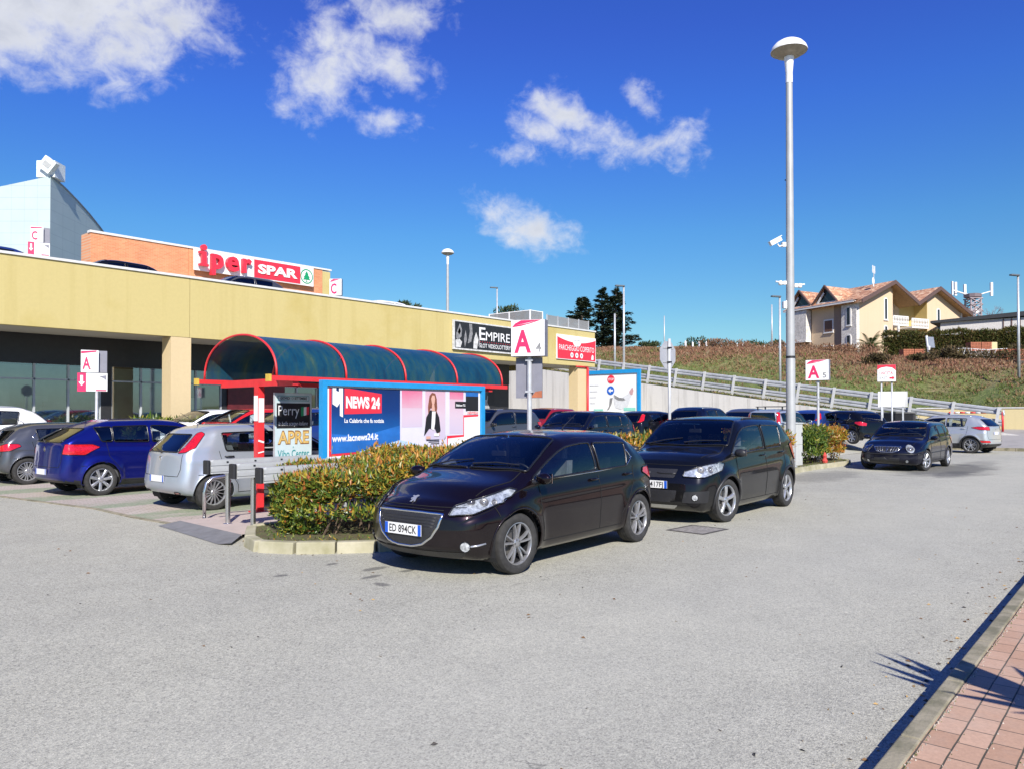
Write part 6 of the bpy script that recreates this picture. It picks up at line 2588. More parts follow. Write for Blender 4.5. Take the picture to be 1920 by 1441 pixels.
def fade(name, stops, z0=.4, z1=2.15):
    m, N, L, b = nodes(name)
    tc = N.new('ShaderNodeTexCoord')
    sx = N.new('ShaderNodeSeparateXYZ')
    L.new(tc.outputs['Object'], sx.inputs[0])
    f = M2(N, L, 'ADD', maprange(N, L, sx.outputs['Z'], z0, z1, smooth=False), M2(N, L, 'MULTIPLY', M2(N, L, 'SUBTRACT', tex_noise(N, L, 3, 4, .6), .5), .15))
    L.new(ramp(N, L, f, stops), b.inputs['Base Color'])
    b.inputs['Roughness'].default_value = .35
    return m


M_nblue = fade('print_deep_blue', [(.2, (.01, .07, .26)), (.5, (.008, .10, .34)), (.75, (.006, .035, .16)), (1, (.004, .02, .10))])
M_nblue2 = mat('print_mid_blue', (.02, .13, .42), .35, var=.3, scale=2)
M_pink = fade('print_pink', [(.75, (.60, .42, .50)), (.95, (.62, .16, .27))])
M_lpink = fade('print_light_pink', [(.4, (.50, .47, .60)), (.7, (.60, .48, .56)), (1, (.60, .36, .44))])
M_lil = mat('print_lilac', (.62, .60, .70), .35, var=.06, scale=2)
M_pur = fade('print_purple', [(.0, (.05, .03, .22)), (.3, (.14, .12, .42)), (.5, (.25, .2, .5))])
M_pur2 = mat('print_plum', (.22, .03, .14), .35, var=.3, scale=2)
M_skin = mat('print_skin', (.62, .36, .28), .5, var=.05)
M_hair = mat('print_brown_hair', (.20, .07, .04), .5, var=.3, scale=30)
M_lb = mat('print_sky', (.42, .56, .74), .35, var=.15, scale=3)
bb = thing('billboard', 'large blue framed billboard for a news channel with a presenter under the shelter roof', 'billboard', (7.42, 10.28, 0), 0)
m = MB()
Wb, Zb, Ht = 3.86, .30, 1.90
m.box((Wb / 2, .03, Zb + Ht / 2), (Wb - .03, .05, Ht - .03))
m.build('panel', M_white, bb)
for c, s_, nm in (((Wb / 2, 0, Zb + Ht - .045), (Wb, .10, .09), 'f'), ((Wb / 2, 0, Zb + .045), (Wb, .10, .09), 'f'), ((.045, 0, Zb + Ht / 2), (.09, .10, Ht - .182), 'f'), ((Wb - .045, 0, Zb + Ht / 2), (.09, .10, Ht - .182), 'f')):
    m = MB()
    m.box(c, s_)
    m.build('frame', M_frame_blue, bb)
for xx in (.5, Wb - .5):
    m = MB()
    m.box((xx, .06, .16), (.08, .06, .34))
    m.build('leg', M_galv, bb)
fr = ((.09, 0, Zb + .09), (1, 0, 0), (0, 0, 1))
pw, ph = Wb - .18, Ht - .18
m = MB()


def Q(x0, y0, x1, y1, o, mi):
    m.flat([(x0 * pw, y0 * ph), (x1 * pw, y0 * ph), (x1 * pw, y1 * ph), (x0 * pw, y1 * ph)], fr, o, mi)


def PL(pts, o, mi):
    m.flat([(x * pw, y * ph) for x, y in pts], fr, o, mi)


mats_ = [M_w2, M_nblue, M_signred, M_pink, M_lpink, M_lil, M_pur, M_pur2, M_skin, M_hair, M_ink, M_lb, M_nblue2]
Q(.005, .01, .995, .995, .001, 0)
# red stepped border then picture
PL([(.018, .985), (.018, .335), (.175, .345), (.175, .03), (.755, .03), (.755, .47), (.875, .485), (.875, .70), (.985, .71), (.985, .985)], .003, 2)
PL([(.030, .985), (.030, .36), (.185, .37), (.185, .03), (.748, .03), (.748, .50), (.868, .505), (.868, .725), (.982, .73), (.982, .985)], .005, 5)
PL([(.030, .985), (.030, .36), (.185, .37), (.43, .45), (.43, .985)], .007, 1)
PL([(.03, .55), (.03, .36), (.185, .37), (.43, .45), (.43, .62), (.2, .52)], .008, 12)
# pink columns of the studio
Q(.44, .60, .575, .985, .007, 4)
Q(.44, .80, .575, .985, .008, 3)
Q(.595, .46, .735, .985, .007, 4)
Q(.575, .40, .595, .985, .009, 5)
Q(.735, .50, .765, .985, .009, 5)
Q(.765, .52, .868, .985, .007, 4)
Q(.765, .90, .868, .985, .008, 3)
Q(.43, .985 - .02, .44, .45, .009, 5)
# desk
PL([(.185, .37), (.43, .47), (.60, .40), (.60, .33), (.43, .35), (.185, .26)], .010, 11)
PL([(.185, .26), (.43, .35), (.60, .30), (.60, .03), (.185, .03)], .009, 6)
PL([(.185, .14), (.35, .03), (.185, .03)], .011, 7)
PL([(.185, .26), (.43, .345), (.43, .325), (.185, .22)], .012, 1)
PL([(.54, .42), (.62, .45), (.72, .42), (.72, .37), (.62, .33), (.54, .36)], .012, 5)
Q(.60, .03, .66, .33, .011, 6)
Q(.66, .03, .748, .36, .010, 11)
Q(.615, .03, .645, .33, .013, 1)
# presenter
PL([(.585, .50), (.60, .70), (.625, .775), (.650, .785), (.672, .765), (.690, .70), (.700, .56), (.682, .50), (.66, .58), (.62, .58)], .014, 10)
PL([(.640, .765), (.664, .765), (.660, .64), (.652, .56), (.634, .58)], .016, 0)
PL([(.622, .93), (.640, .965), (.662, .955), (.672, .90), (.676, .80), (.668, .735), (.655, .80), (.630, .80), (.614, .735), (.612, .82)], .015, 9)
PL([(.633, .90), (.640, .935), (.655, .935), (.660, .90), (.656, .85), (.647, .82), (.638, .85)], .017, 8)
PL([(.640, .84), (.654, .84), (.660, .77), (.636, .77)], .0165, 8)
PL([(.600, .50), (.628, .50), (.630, .475), (.600, .47)], .017, 8)
PL([(.668, .52), (.69, .54), (.694, .51), (.67, .495)], .017, 8)
for q in range(3):
    Q(.600 + .015 * q, .455 - .02 * q, .690, .465 - .02 * q, .018, 10)
Q(.655, .50, .688, .53, .018, 0)
# logo: white C on blue, red panel
PL([(.035, .985), (.035, .83), (.060, .80), (.075, .84), (.075, .72), (.092, .705), (.092, .985), (.070, .985), (.070, .945), (.055, .955), (.055, .985)], .010, 0)
PL([(.10, .985), (.10, .735), (.315, .745), (.315, .935)], .010, 2)
m.text('NEWS 24', ((.09 + .108 * pw, 0, Zb + .09 + .80 * ph), (1, 0, -.015), (0, 0, 1)), .175, .013, 0, bold=.05, w=.72)
m.text('La Calabria che fa notizia', ((.09 + .10 * pw, 0, Zb + .09 + .655 * ph), (1, 0, -.01), (0, 0, 1)), .065, .012, 0, bold=.025, w=.84)
m.text('www.lacnews24.it', ((.09 + .033 * pw, 0, Zb + .09 + .475 * ph), (1, 0, .02), (0, 0, 1)), .105, .012, 0, bold=.03, w=.96)
for q in range(3):
    m.flat(circ(.022, 10, ((.245 + .022 * q) * pw, .385 * ph)), fr, .014, 0)
# right block
Q(.805, .80, .885, .875, .012, 10)
m.text('Edizione TG', ((.09 + .812 * pw, 0, Zb + .09 + .822 * ph), (1, 0, 0), (0, 0, 1)), .04, .015, 0, bold=.03, w=.25)
Q(.885, .77, .982, .935, .012, 10)
Q(.885, .935, .982, .985, .011, 12)
Q(.895, .735, .982, .775, .012, 0)
m.text('NEWS24', ((.09 + .898 * pw, 0, Zb + .09 + .738 * ph), (1, 0, 0), (0, 0, 1)), .045, .015, 2, bold=.03, w=.29)
m.build('poster', mats_, bb, fix=False)

# second billboard below the ramp
b2 = thing('billboard', 'white billboard in a blue frame in front of the concrete ramp wall', 'billboard', (46.0, 31.75, 0), -pi / 2)
m = MB()
m.box((2.15, .05, 3.2), (4.4, .08, 2.9))
m.build('panel', M_white, b2)
for c, s_ in (((2.15, 0, 4.62), (4.6, .16, .26)), ((-.03, 0, 3.1), (.22, .16, 2.78)), ((4.33, 0, 3.1), (.22, .16, 2.78))):
    m = MB()
    m.box(c, s_)
    m.build('frame', M_frame_blue, b2)
for xx in (.3, 4.0):
    m = MB()
    m.box((xx, .1, .9), (.12, .1, 1.8))
    m.build('leg', M_galv, b2)
fr = ((.1, 0, 1.78), (1, 0, 0), (0, 0, 1))
m = MB()
m.flat(circ(.30, 20, (1.95, 2.32)), fr, .012, 0)
m.text('STOP', ((1.83, 0, 4.02), (1, 0, 0), (0, 0, 1)), .16, .016, 1, bold=.02, w=.46)
m.flat(circ(.31, 20, (1.92, 1.55)), fr, .012, 2)
m.flat([(1.72, 1.55), (1.92, 1.72), (1.92, 1.61), (2.12, 1.61), (2.12, 1.49), (1.92, 1.49), (1.92, 1.38)], fr, .015, 1)
m.flat([(2.15, 1.25), (2.5, 1.0), (2.9, 1.05), (3.3, 1.25), (3.6, 1.6), (3.7, 1.35), (3.55, .9), (3.35, .45), (2.75, .2), (2.3, .35), (2.2, .8)], fr, .010, 3)
m.flat([(2.2, 1.25), (2.6, 1.05), (3.0, 1.0), (3.15, .85), (2.9, .8), (2.5, .85), (2.25, 1.0)], fr, .013, 4)
m.flat([(1.85, 1.0), (2.1, 1.05), (2.0, .6), (1.8, .25), (1.6, .15), (1.8, .45)], fr, .013, 4)
m.flat([(3.45, 1.45), (3.7, 1.75), (3.8, 1.5), (3.7, 1.2), (3.5, 1.25)], fr, .014, 5)
m.flat([(3.0, .12), (3.95, .12), (3.95, .34), (3.0, .34)], fr, .012, 6)
m.flat([(.5, .12), (1.3, .12), (1.3, .24), (.5, .24)], fr, .012, 6)
for q in range(4):
    m.flat([(.15, 1.9 - q * .42), (.9 - .1 * q, 1.9 - q * .42), (.9 - .1 * q, 1.94 - q * .42), (.15, 1.94 - q * .42)], fr, .012, 7)
m.build('print', [M_signred, M_w2, mat('print_blue', (.02, .12, .5), .4), mat('print_lightgrey', (.62, .63, .64), .4), M_grey, mat('print_dusky', (.5, .3, .3), .5), mat('print_mint', (.25, .6, .48), .4), M_pale], b2)

# ---------------------------------------------------------------- guardrail on the ramp
M_postlight = mat('guardrail_post', (.50, .50, .49), .5, metal=.1, var=.1)
M_rail = mat('guardrail_steel', (.38, .39, .40), .5, metal=.3, var=.2, scale=3)
gr = thing('guardrail', 'galvanised double guardrail with leaning posts along the ramp', 'guardrail', (49.0, 0, 0))
ys = [6.9 + 2.15 * i for i in range(18)]
for y in ys:
    z = zr(y)
    m = MB()
    m.add([(-.30, y - .07, z), (-.30, y + .07, z), (-.17, y + .07, z), (-.17, y - .07, z), (-.30, y - .28, z + 1.32), (-.30, y - .14, z + 1.32), (-.17, y - .14, z + 1.32), (-.17, y - .28, z + 1.32)],
          [(0, 1, 5, 4), (1, 2, 6, 5), (2, 3, 7, 6), (3, 0, 4, 7), (4, 5, 6, 7)])
    m.build('post', M_postlight, gr)
y0, y1 = ys[0] - .3, ys[-1] + .3


def rail(off, hh, x=-.10):
    m = MB()
    sec = [(0, -hh), (-.05, -hh * .8), (-.055, -hh * .35), (0, 0), (-.055, hh * .35), (-.05, hh * .8), (0, hh)]
    vs = []
    for y in (y0, y1):
        for a, b in sec:
            vs.append((x + a, y, zr(y) + off + b))
    n = len(sec)
    m.add(vs, [(i, i + 1, n + i + 1, n + i) for i in range(n - 1)])
    m.add([(x + .004, y0, zr(y0) + off - hh), (x + .004, y1, zr(y1) + off - hh), (x + .004, y1, zr(y1) + off + hh), (x + .004, y0, zr(y0) + off + hh)], [(0, 1, 2, 3)])
    m.build('rail', M_rail, gr)


rail(1.10, .17)
rail(.50, .18)
m = MB()
m.tube((-.1, y0, zr(y0) + 1.26), (-.1, y1, zr(y1) + 1.26), .04)
m.build('top_tube', M_galv, gr)
m = MB()
m.path([(-.1, y0 + .02, zr(y0) + 1.1 + .15 * sin(a)) if False else (-.1 + .12 * cos(a), y0 - .1, zr(y0) + 1.05 + .14 * sin(a)) for a in [2 * pi * i / 12 for i in range(12)]], .04, 6, 0, False, True)
m.build('end_loop', M_galv, gr, smooth=True)

# yellow wall, pavement and barrier at the far right
M_yw = weathered('ochre_wall', (.60, .50, .27), (.45, .36, .2), .9, .3, .5, .2, .6)
yw = thing('boundary_wall', 'low ochre wall at the far right end of the lot', 'wall', (52, 10.2, 0))
m = MB()
m.box((.15, -12, 1.0), (.3, 26.4, 2.0))
m.build('wall', M_yw, yw)
m = MB()
m.box((.15, -12, 2.03), (.4, 26.5, .06))
m.build('coping', M_cop, yw)
vs = MB()
vs.add([(41, -15, .12), (41, 8.5, .12), (51.99, 8.5, .80), (51.99, -15, .80), (41, -15, 0), (41, 8.5, 0), (51.99, 8.5, 0)], [(0, 1, 2, 3), (0, 1, 5, 4), (1, 2, 6, 5)])
tag(vs.build('far_pavement', weathered('far_pavement', (.33, .31, .28), (.22, .21, .19), .9, 0, 1.0, .4)), kind='structure')
bk = MB()
for i in range(23):
    bk.box((40.93, -14.5 + i * 1.0, .07), (.14, .985, .15))
o = bk.build('kerb', M_kerb)
tag(o, kind='structure')
br_ = thing('parking_barrier', 'red and white striped tubular barrier at the far right in front of the ochre wall', 'barrier', (50.0, 9.3, .70), -pi / 2)
m = MB()
for i in range(10):
    m.tube((.0 + i * .26, 0, 1.05), (.26 + i * .26, 0, 1.05), .05, .05, 10, i % 2)
m.tube((2.6, 0, 0), (2.6, 0, 1.1), .06, .06, 10, 0)
m.tube((0.02, 0, 0), (0.02, 0, 1.1), .06, .06, 10, 0)
m.build('frame', [M_red, M_w2], br_, smooth=True)
# ---------------------------------------------------------------- hill behind the ramp
CR = [(-30, 5.2), (9, 6.2), (17.5, 7.0), (27, 8.2), (38.6, 9.05), (51, 9.5), (80, 10.3), (140, 10.5)]


def hill(x, y):
    base = max(zr(y) + .05, 1.95 - max(0, y - 9) * .5 if y > 9 else 1.95)
    if y <= 9.5:
        base = 1.95
    if x < 49.6:
        return zr(y) + .04 if y > 9 else zr(max(y, 5)) + .04
    c = lin(CR, y)
    c -= .35
    t = max(0, min(1, (x - 55.5) / (77 - 55.5)))
    s_ = (sst(t) * .45 + t * .55)
    nz = .35 * sin(x * .31 + y * .13) * sin(y * .22 + 1) + .18 * sin(x * .9 + y * .7) + .12 * sin(x * 1.7 - y * 1.3)
    z0 = zr(y) + .05 if y > 9 else 1.95
    z0 = min(z0, c - .4)
    z = z0 + (c - z0) * s_ + nz * sin(pi * min(1, t * .9)) * .9
    if x > 77:
        z = c - .002 * (x - 77) + .1 * nz
    return z


def hill_mat():
    m, N, L, b = nodes('rough_grass_bank')
    tc = N.new('ShaderNodeTexCoord')
    sx = N.new('ShaderNodeSeparateXYZ')
    L.new(tc.outputs['Object'], sx.inputs[0])
    n1 = tex_noise(N, L, .35, 7, .7)
    n2 = tex_noise(N, L, 2.4, 7, .75)
    g_ = ramp(N, L, n2, [(.3, (.06, .085, .02)), (.5, (.13, .17, .04)), (.7, (.22, .21, .08))])
    d_ = ramp(N, L, n2, [(.3, (.12, .085, .04)), (.5, (.24, .155, .085)), (.7, (.38, .27, .16))])
    up = maprange(N, L, M2(N, L, 'ADD', sx.outputs['X'], M2(N, L, 'MULTIPLY', M2(N, L, 'SUBTRACT', n1, .5), 26)), 62, 76)
    c = mixc(N, L, up, g_, d_)
    e_ = maprange(N, L, n1, .60, .68)
    c = mixc(N, L, M2(N, L, 'MULTIPLY', e_, .6), c, (.42, .30, .18))
    L.new(c, b.inputs['Base Color'])
    b.inputs['Roughness'].default_value = 1
    bump(N, L, b, n2, 1, .25)
    return m


hb = MB()
xs = [48.35, 48.6, 49.2, 49.59, 49.61, 50.5, 52, 53.5, 55] + [55 + .9 * i for i in range(1, 28)] + [82, 90, 105, 130, 180, 300, 600]
ys = [-60, -40, -25, -15, -8, -3, 0, 3, 6, 8.9] + [9 + 1.2 * i for i in range(1, 46)] + [70, 85, 110, 160, 260, 420]
ii = {}
for i, x in enumerate(xs):
    for j, y in enumerate(ys):
        if x < 52.3 and y < 9.5:
            ii[i, j] = len(hb.v)
            hb.v.append((52.35, y, 1.9))
        else:
            ii[i, j] = len(hb.v)
            hb.v.append((x, y, hill(x, y)))
for i in range(len(xs) - 1):
    for j in range(len(ys) - 1):
        if xs[i + 1] < 52.3 and ys[j] < 8.95:
            continue
        if ys[j] < 8.95 and xs[i] < 52.3 and xs[i + 1] <= 52.4:
            continue
        hb.f.append((ii[i, j], ii[i + 1, j], ii[i + 1, j + 1], ii[i, j + 1]))
        hb.m.append(0)
ho = hb.build('hillside', hill_mat(), smooth=True)
tag(ho, kind='structure')
rr_ = MB()
for a, b_ in zip([9 + 3 * i for i in range(14)], [12 + 3 * i for i in range(14)]):
    rr_.add([(49.7, a, zr(a) + .08), (54.6, a, zr(a) + .08), (54.6, b_, zr(b_) + .08), (49.7, b_, zr(b_) + .08)], [(0, 1, 2, 3)])
tag(rr_.build('ramp_road', M_asph), kind='structure')


def leafmat(name, cols, rough=.55, spec=.4, trans=.25, nscale=.6, shift=.35):
    """leaves: each one picks its own tone, drifting slowly from place to place"""
    m, N, L, b = nodes(name)
    ge = N.new('ShaderNodeNewGeometry')
    n = tex_noise(N, L, nscale, 4, .6)
    f = M2(N, L, 'ADD', ge.outputs['Random Per Island'], M2(N, L, 'MULTIPLY', M2(N, L, 'SUBTRACT', n, .5), shift * 4))
    k = len(cols)
    c = ramp(N, L, f, [(i / (k - 1) if k > 1 else 0, cc) for i, cc in enumerate(cols)])
    L.new(c, b.inputs['Base Color'])
    b.inputs['Roughness'].default_value = rough
    b.inputs['Specular IOR Level'].default_value = spec
    if trans:
        o = [x for x in N if x.type == 'OUTPUT_MATERIAL'][0]
        t = N.new('ShaderNodeBsdfTranslucent')
        L.new(c, t.inputs[0])
        mx = N.new('ShaderNodeMixShader')
        mx.inputs[0].default_value = trans
        L.new(b.outputs[0], mx.inputs[1])
        L.new(t.outputs[0], mx.inputs[2])
        L.new(mx.outputs[0], o.inputs[0])
    return m


M_grass = leafmat('dry_and_green_grass', [(.07, .11, .02), (.14, .19, .04), (.22, .22, .08), (.34, .26, .13), (.26, .15, .08)], .8, .2, .3, .12, .5)
M_brush = leafmat('reddish_brush', [(.17, .10, .055), (.24, .125, .075), (.30, .155, .10), (.34, .225, .14), (.22, .15, .08), (.26, .115, .08)], .9, .1, .2, .2, .4)

tf = MB()
rg = random.Random(5)
def bare(x, y):
    return sin(x * .42 + 1.3 * sin(y * .31)) * sin(y * .27 + .9 * sin(x * .23)) > .62


for i in range(38000):
    x = rg.uniform(50.0, 78.5) if rg.random() < .93 else rg.uniform(48.4, 50.4)
    y = rg.uniform(3, 62)
    if 49.7 < x < 54.7 and y > 9:
        continue
    if x < 52.6 and y < 9.5:
        continue
    if bare(x, y) and rg.random() < .85:
        continue
    z = hill(x, y) - .03
    up = (x - 56) / 20
    mi = 1 if up + rg.gauss(0, .25) + .2 * sin(y * .35 + x * .2) > .62 else 0
    h = rg.uniform(.07, .19) * (1 + max(0, up) * .8) * (1.25 if mi else 1)
    for k in range(3):
        a = rg.uniform(0, 6.28)
        w = h * rg.uniform(.12, .28)
        ox, oy = rg.gauss(0, .12), rg.gauss(0, .12)
        lx, ly = rg.gauss(0, h * .4), rg.gauss(0, h * .4)
        tf.add([(x + ox - w * cos(a), y + oy - w * sin(a), z), (x + ox + w * cos(a), y + oy + w * sin(a), z), (x + ox + lx + w * .2 * cos(a), y + oy + ly, z + h), (x + ox + lx - w * .5 * cos(a), y + oy + ly, z + h * .8)], [(0, 1, 2, 3)], mi)
tag(tf.build('bank_grass', [M_grass, M_brush], fix=False), 'rough green and dry reddish grass covering the bank behind the ramp', 'grass', kind='stuff')


def leafy(mb, p, s, rng, mi=0, el=2.2):
    """one bent leaf"""
    a = rng.uniform(0, 2 * pi)
    e = rng.uniform(-.4, 1.3)
    d = Vector((cos(a) * cos(e), sin(a) * cos(e), sin(e)))
    sd_ = d.cross(Vector((0, 0, 1)))
    if sd_.length < .1:
        sd_ = Vector((1, 0, 0))
    sd_.normalize()
    sd_ = (sd_ + Vector((rng.gauss(0, .4), rng.gauss(0, .4), rng.gauss(0, .4)))).normalized()
    L_ = s * el / 2
    n_ = d.cross(sd_)
    q = p + d * L_
    t = p + d * L_ * 2 - n_ * L_ * .25
    w = s * .42
    mb.add([p, q + sd_ * w + n_ * w * .3, t, q - sd_ * w + n_ * w * .3], [(0, 1, 2), (0, 2, 3)], mi)


M_hedge = leafmat('hedge_leaf_mixed', [(.035, .075, .012), (.07, .13, .018), (.13, .19, .025), (.27, .28, .03), (.46, .33, .035), (.50, .22, .035), (.35, .10, .03)], .38, .5, .3, .8, .30)
M_hedge_o = leafmat('hedge_leaf_orange', [(.08, .12, .02), (.26, .24, .03), (.48, .32, .04), (.55, .26, .04), (.42, .12, .035)], .38, .5, .3, .8, .3)
M_hedge_g = leafmat('hedge_leaf_green', [(.03, .065, .012), (.06, .12, .02), (.11, .18, .03), (.20, .26, .04), (.36, .32, .05)], .4, .5, .3, .8, .25)
M_twig = mat('twig_bark', (.11, .075, .05), .9, var=.3)


def hedge(name, label, x0, x1, ya, yb, z0, z1, n, size, rng, mats, pick, group=None, end=.5, lump=.08, zprof=None):
    t = thing(name, label, 'hedge', ((x0 + x1) / 2, (ya(x0) + yb(x0)) / 2, z0), 0, group)
    ox, oy = t.location.x, t.location.y
    m = MB()
    tw_ = MB()

    def bnd(x):
        e = 1
        dx = min(x - x0, x1 - x)
        if dx < end:
            e = sqrt(max(0, 1 - (1 - dx / end) ** 2))
        return e
    for i in range(n):
        x = rng.uniform(x0, x1)
        e = bnd(x)
        yc = (ya(x) + yb(x)) / 2
        hy = (yb(x) - ya(x)) / 2 * (.55 + .45 * e)
        # superellipse shell in the cross-section, denser to the outside
        a = rng.uniform(-.35, pi + .35)
        inner = rng.random() < .22
        rr = rng.uniform(.25, .85) if inner else 1 - abs(rng.gauss(0, .13))
        ca, sa = cos(a), sin(a)
        qy = math.copysign(abs(ca) ** .55, ca)
        qz = math.copysign(abs(sa) ** .55, sa)
        lp = 1 + lump * (sin(x * 3.1 + a * 2.2) + sin(x * 5.7 - a * 3) * .6 + sin(x * 9.3 + a * 5) * .4)
        y = yc + hy * qy * rr * lp
        zz = (z1 - z0) * .5 * (lin(zprof, x) if zprof else 1)
        z = zz * (1 + qz * rr * (lp if qz > 0 else 1) * (.75 + .25 * e))
        if z < .02:
            z = rng.uniform(.02, .2)
        s_ = size * rng.uniform(.5, 1.5) * (1.7 if inner else 1)
        leafy(m, Vector((x - ox, y - oy, z)), s_, rng, pick(x, y, z, rng))
    # ends
    for xe, sg in ((x0, -1), (x1, 1)):
        for i in range(int(n * .06)):
            yc = (ya(xe) + yb(xe)) / 2
            hy = (yb(xe) - ya(xe)) / 2 * .8
            u, v = rng.uniform(-1, 1), rng.uniform(0, 1)
            x = xe + sg * -.28 * abs(u) ** 2 + rng.gauss(0, .05) + (-sg) * .12 * (2 * v - 1) ** 2
            leafy(m, Vector((x - ox, yc + hy * u - oy, (z1 - z0) * v * (lin(zprof, xe) if zprof else 1))), size * rng.uniform(.7, 1.3), rng, pick(x, yc, v, rng))
    # sprigs above the clipped line
    for i in range(int((x1 - x0) * 9)):
        x = rng.uniform(x0 + .1, x1 - .1)
        y = rng.uniform(ya(x) + .1, yb(x) - .1)
        b0 = Vector((x - ox, y - oy, (z1 - z0) * .9 * (lin(zprof, x) if zprof else 1)))
        d = Vector((rng.gauss(0, .25), rng.gauss(0, .25), 1)).normalized() * rng.uniform(.10, .26)
        tw_.path([b0, b0 + d], [.006, .003], 4)
        for k in range(7):
            leafy(m, b0 + d * (k / 6), size * rng.uniform(.6, 1.1), rng, pick(x, y, 1, rng))
    for i in range(int((x1 - x0) * 16)):
        x = rng.uniform(x0 + .2, x1 - .2)
        y = rng.uniform(ya(x) + .25, yb(x) - .25)
        q = Vector((x - ox, y - oy, 0))
        p2 = q + Vector((rng.gauss(0, .12), rng.gauss(0, .12), (z1 - z0) * .45))
        p3 = p2 + Vector((rng.gauss(0, .2), rng.gauss(0, .2), (z1 - z0) * .4))
        tw_.path([q, p2, p3], [.014, .009, .004], 4)
    m.build('foliage', mats, t, fix=False)
    tw_.build('stem', M_twig, t)
    return t


rh = random.Random(3)
hm = [M_hedge_g, M_hedge, M_hedge_o]


def pick1(x, y, z, r):
    k = (x - 5.6) / 3.4 + (z - .5) * .45 + r.gauss(0, .32)
    return 0 if k < .15 else (1 if k < .75 else 2)


hedge('hedge', 'clipped hedge with green yellow and orange leaves behind the nearest black car', 5.62, 13.0, lambda x: lin([(5.6, 8.15), (6.2, 7.55), (7, 7.3), (13, 7.45)], x), lambda x: lin([(5.6, 9.0), (6.1, 9.45), (13, 9.6)], x),
      .11, 1.13, 44000, .034, rh, hm, pick1, 'hedges on the planted island', end=.45, zprof=[(5.6, .74), (6.4, .88), (7.6, 1.0)])
hedge('hedge', 'stretch of yellow green hedge seen between the two near black cars', 13.1, 21.6, lambda x: 7.75, lambda x: 9.5,
      .11, 1.16, 15000, .050, rh, hm, lambda x, y, z, r: 1 if r.random() < .6 else 2, 'hedges on the planted island', end=.3)
hedge('hedge', 'clipped hedge with green left half and orange right half beside the grey cabinet', 23.9, 27.3, lambda x: 8.15, lambda x: 9.5,
      .11, 1.22, 11000, .050, rh, hm, lambda x, y, z, r: 0 if x < 25.6 + r.gauss(0, .4) else 2, 'hedges on the planted island', end=.3)
# low weeds along the kerb edge of the island
wd = MB()
for i in range(2600):
    j = rh.randrange(len(path))
    p = Vector(path[j])
    q = Vector((15, 8.6))
    if p.x < 7:
        q = Vector((7, 8.6))
    d = (q - p).normalized()
    p = p + d * rh.uniform(.07, .42)
    if p.x > 7.2 and p.x < 23 and rh.random() < .6:
        continue
    leafy(wd, Vector((p.x, p.y, .115)), rh.uniform(.010, .026), rh, 0 if rh.random() < .7 else 1, 3.0)
tag(wd.build('island_weeds', [leafmat('weed_green', [(.05, .10, .015), (.12, .20, .03), (.22, .24, .06)], .6), M_hedge_o], fix=False), 'low weeds and fallen leaves along the island kerb', 'weeds', kind='stuff')
rf = thing('red_tag', 'small red ragged marker at the foot of the far hedge', 'marker', (24.9, 8.12, .11))
m = MB()
m.lathe([(.07, 0), (.09, .08), (.05, .16), (.07, .24), (.02, .34), (.001, .36)], n=9)
m.box((.08, 0, .06), (.10, .05, .12), 0, .4)
m.build('rag', mat('red_rag', (.55, .06, .05), .8, var=.3), rf)

# low green planter at the pillar foot
hedge('shrub', 'low green shrub at the foot of the yellow pillar', 11.0, 14.5, lambda x: 25.25, lambda x: 25.8, 0, 1.45, 2600, .09, rh, [M_hedge_g], lambda *a: 0, None, .3)

# ---------------------------------------------------------------- trees
M_needle = leafmat('cedar_needles', [(.018, .032, .020), (.030, .050, .028), (.05, .07, .04), (.08, .10, .06)], .8, .2, .1, .5, .25)
M_bark = mat('bark_grey_brown', (.10, .08, .065), .95, var=.3)


def cedar(label, loc, H_, Rm, seed):
    r = random.Random(seed)
    t = thing('cedar_tree', label, 'tree', loc, 0, 'dark cedars beyond the ramp')
    m = MB()
    m.path([(0, 0, -.5), (.1, 0, H_ * .4), (-.05, .1, H_ * .75), (0, 0, H_ * .99)], [.32, .22, .12, .02], 7)
    m.build('trunk', M_bark, t)
    m = MB()
    tw_ = MB()
    z = H_ * .12
    while z < H_ * .97:
        f = 1 - z / H_
        for k in range(r.choice([3, 4, 4, 5])):
            a = r.uniform(0, 2 * pi)
            L_ = Rm * (f ** .75) * r.uniform(.55, 1.2) + .25
            n = int(20 + L_ * 22)
            dz = r.uniform(-.05, .25)
            tip = Vector((cos(a) * L_, sin(a) * L_, z + dz * L_ + .1 * L_))
            tw_.path([(0, 0, z), tuple(Vector((0, 0, z)) * .5 + tip * .5 + Vector((0, 0, .05 * L_))), tuple(tip)], [.05, .03, .01], 4)
            for q in range(n):
                u = r.uniform(.15, 1.02) ** .8
                c = Vector((0, 0, z)).lerp(tip, u) + Vector((0, 0, .12 * L_ * sin(pi * u)))
                wv_ = .36 * L_ * (1.05 - u) + .12
                c += Vector((r.gauss(0, wv_ * .5), r.gauss(0, wv_ * .5), r.gauss(-.03, .10)))
                s_ = r.uniform(.10, .22)
                a2 = r.uniform(0, 6.28)
                sx_, sy_ = cos(a2) * s_ * 1.5, sin(a2) * s_ * 1.5
                px_, py2 = -sin(a2) * s_ * .6, cos(a2) * s_ * .6
                dz2 = r.uniform(-.3, .5) * s_
                m.add([(c.x - sx_, c.y - sy_, c.z - dz2), (c.x + px_, c.y + py2, c.z + s_ * .3), (c.x + sx_, c.y + sy_, c.z + dz2), (c.x - px_, c.y - py2, c.z - s_ * .2)], [(0, 1, 2), (0, 2, 3)])
        z += H_ * r.uniform(.028, .05)
    tw_.build('limb', M_bark, t)
    m.build('crown', M_needle, t, fix=False)
    return t


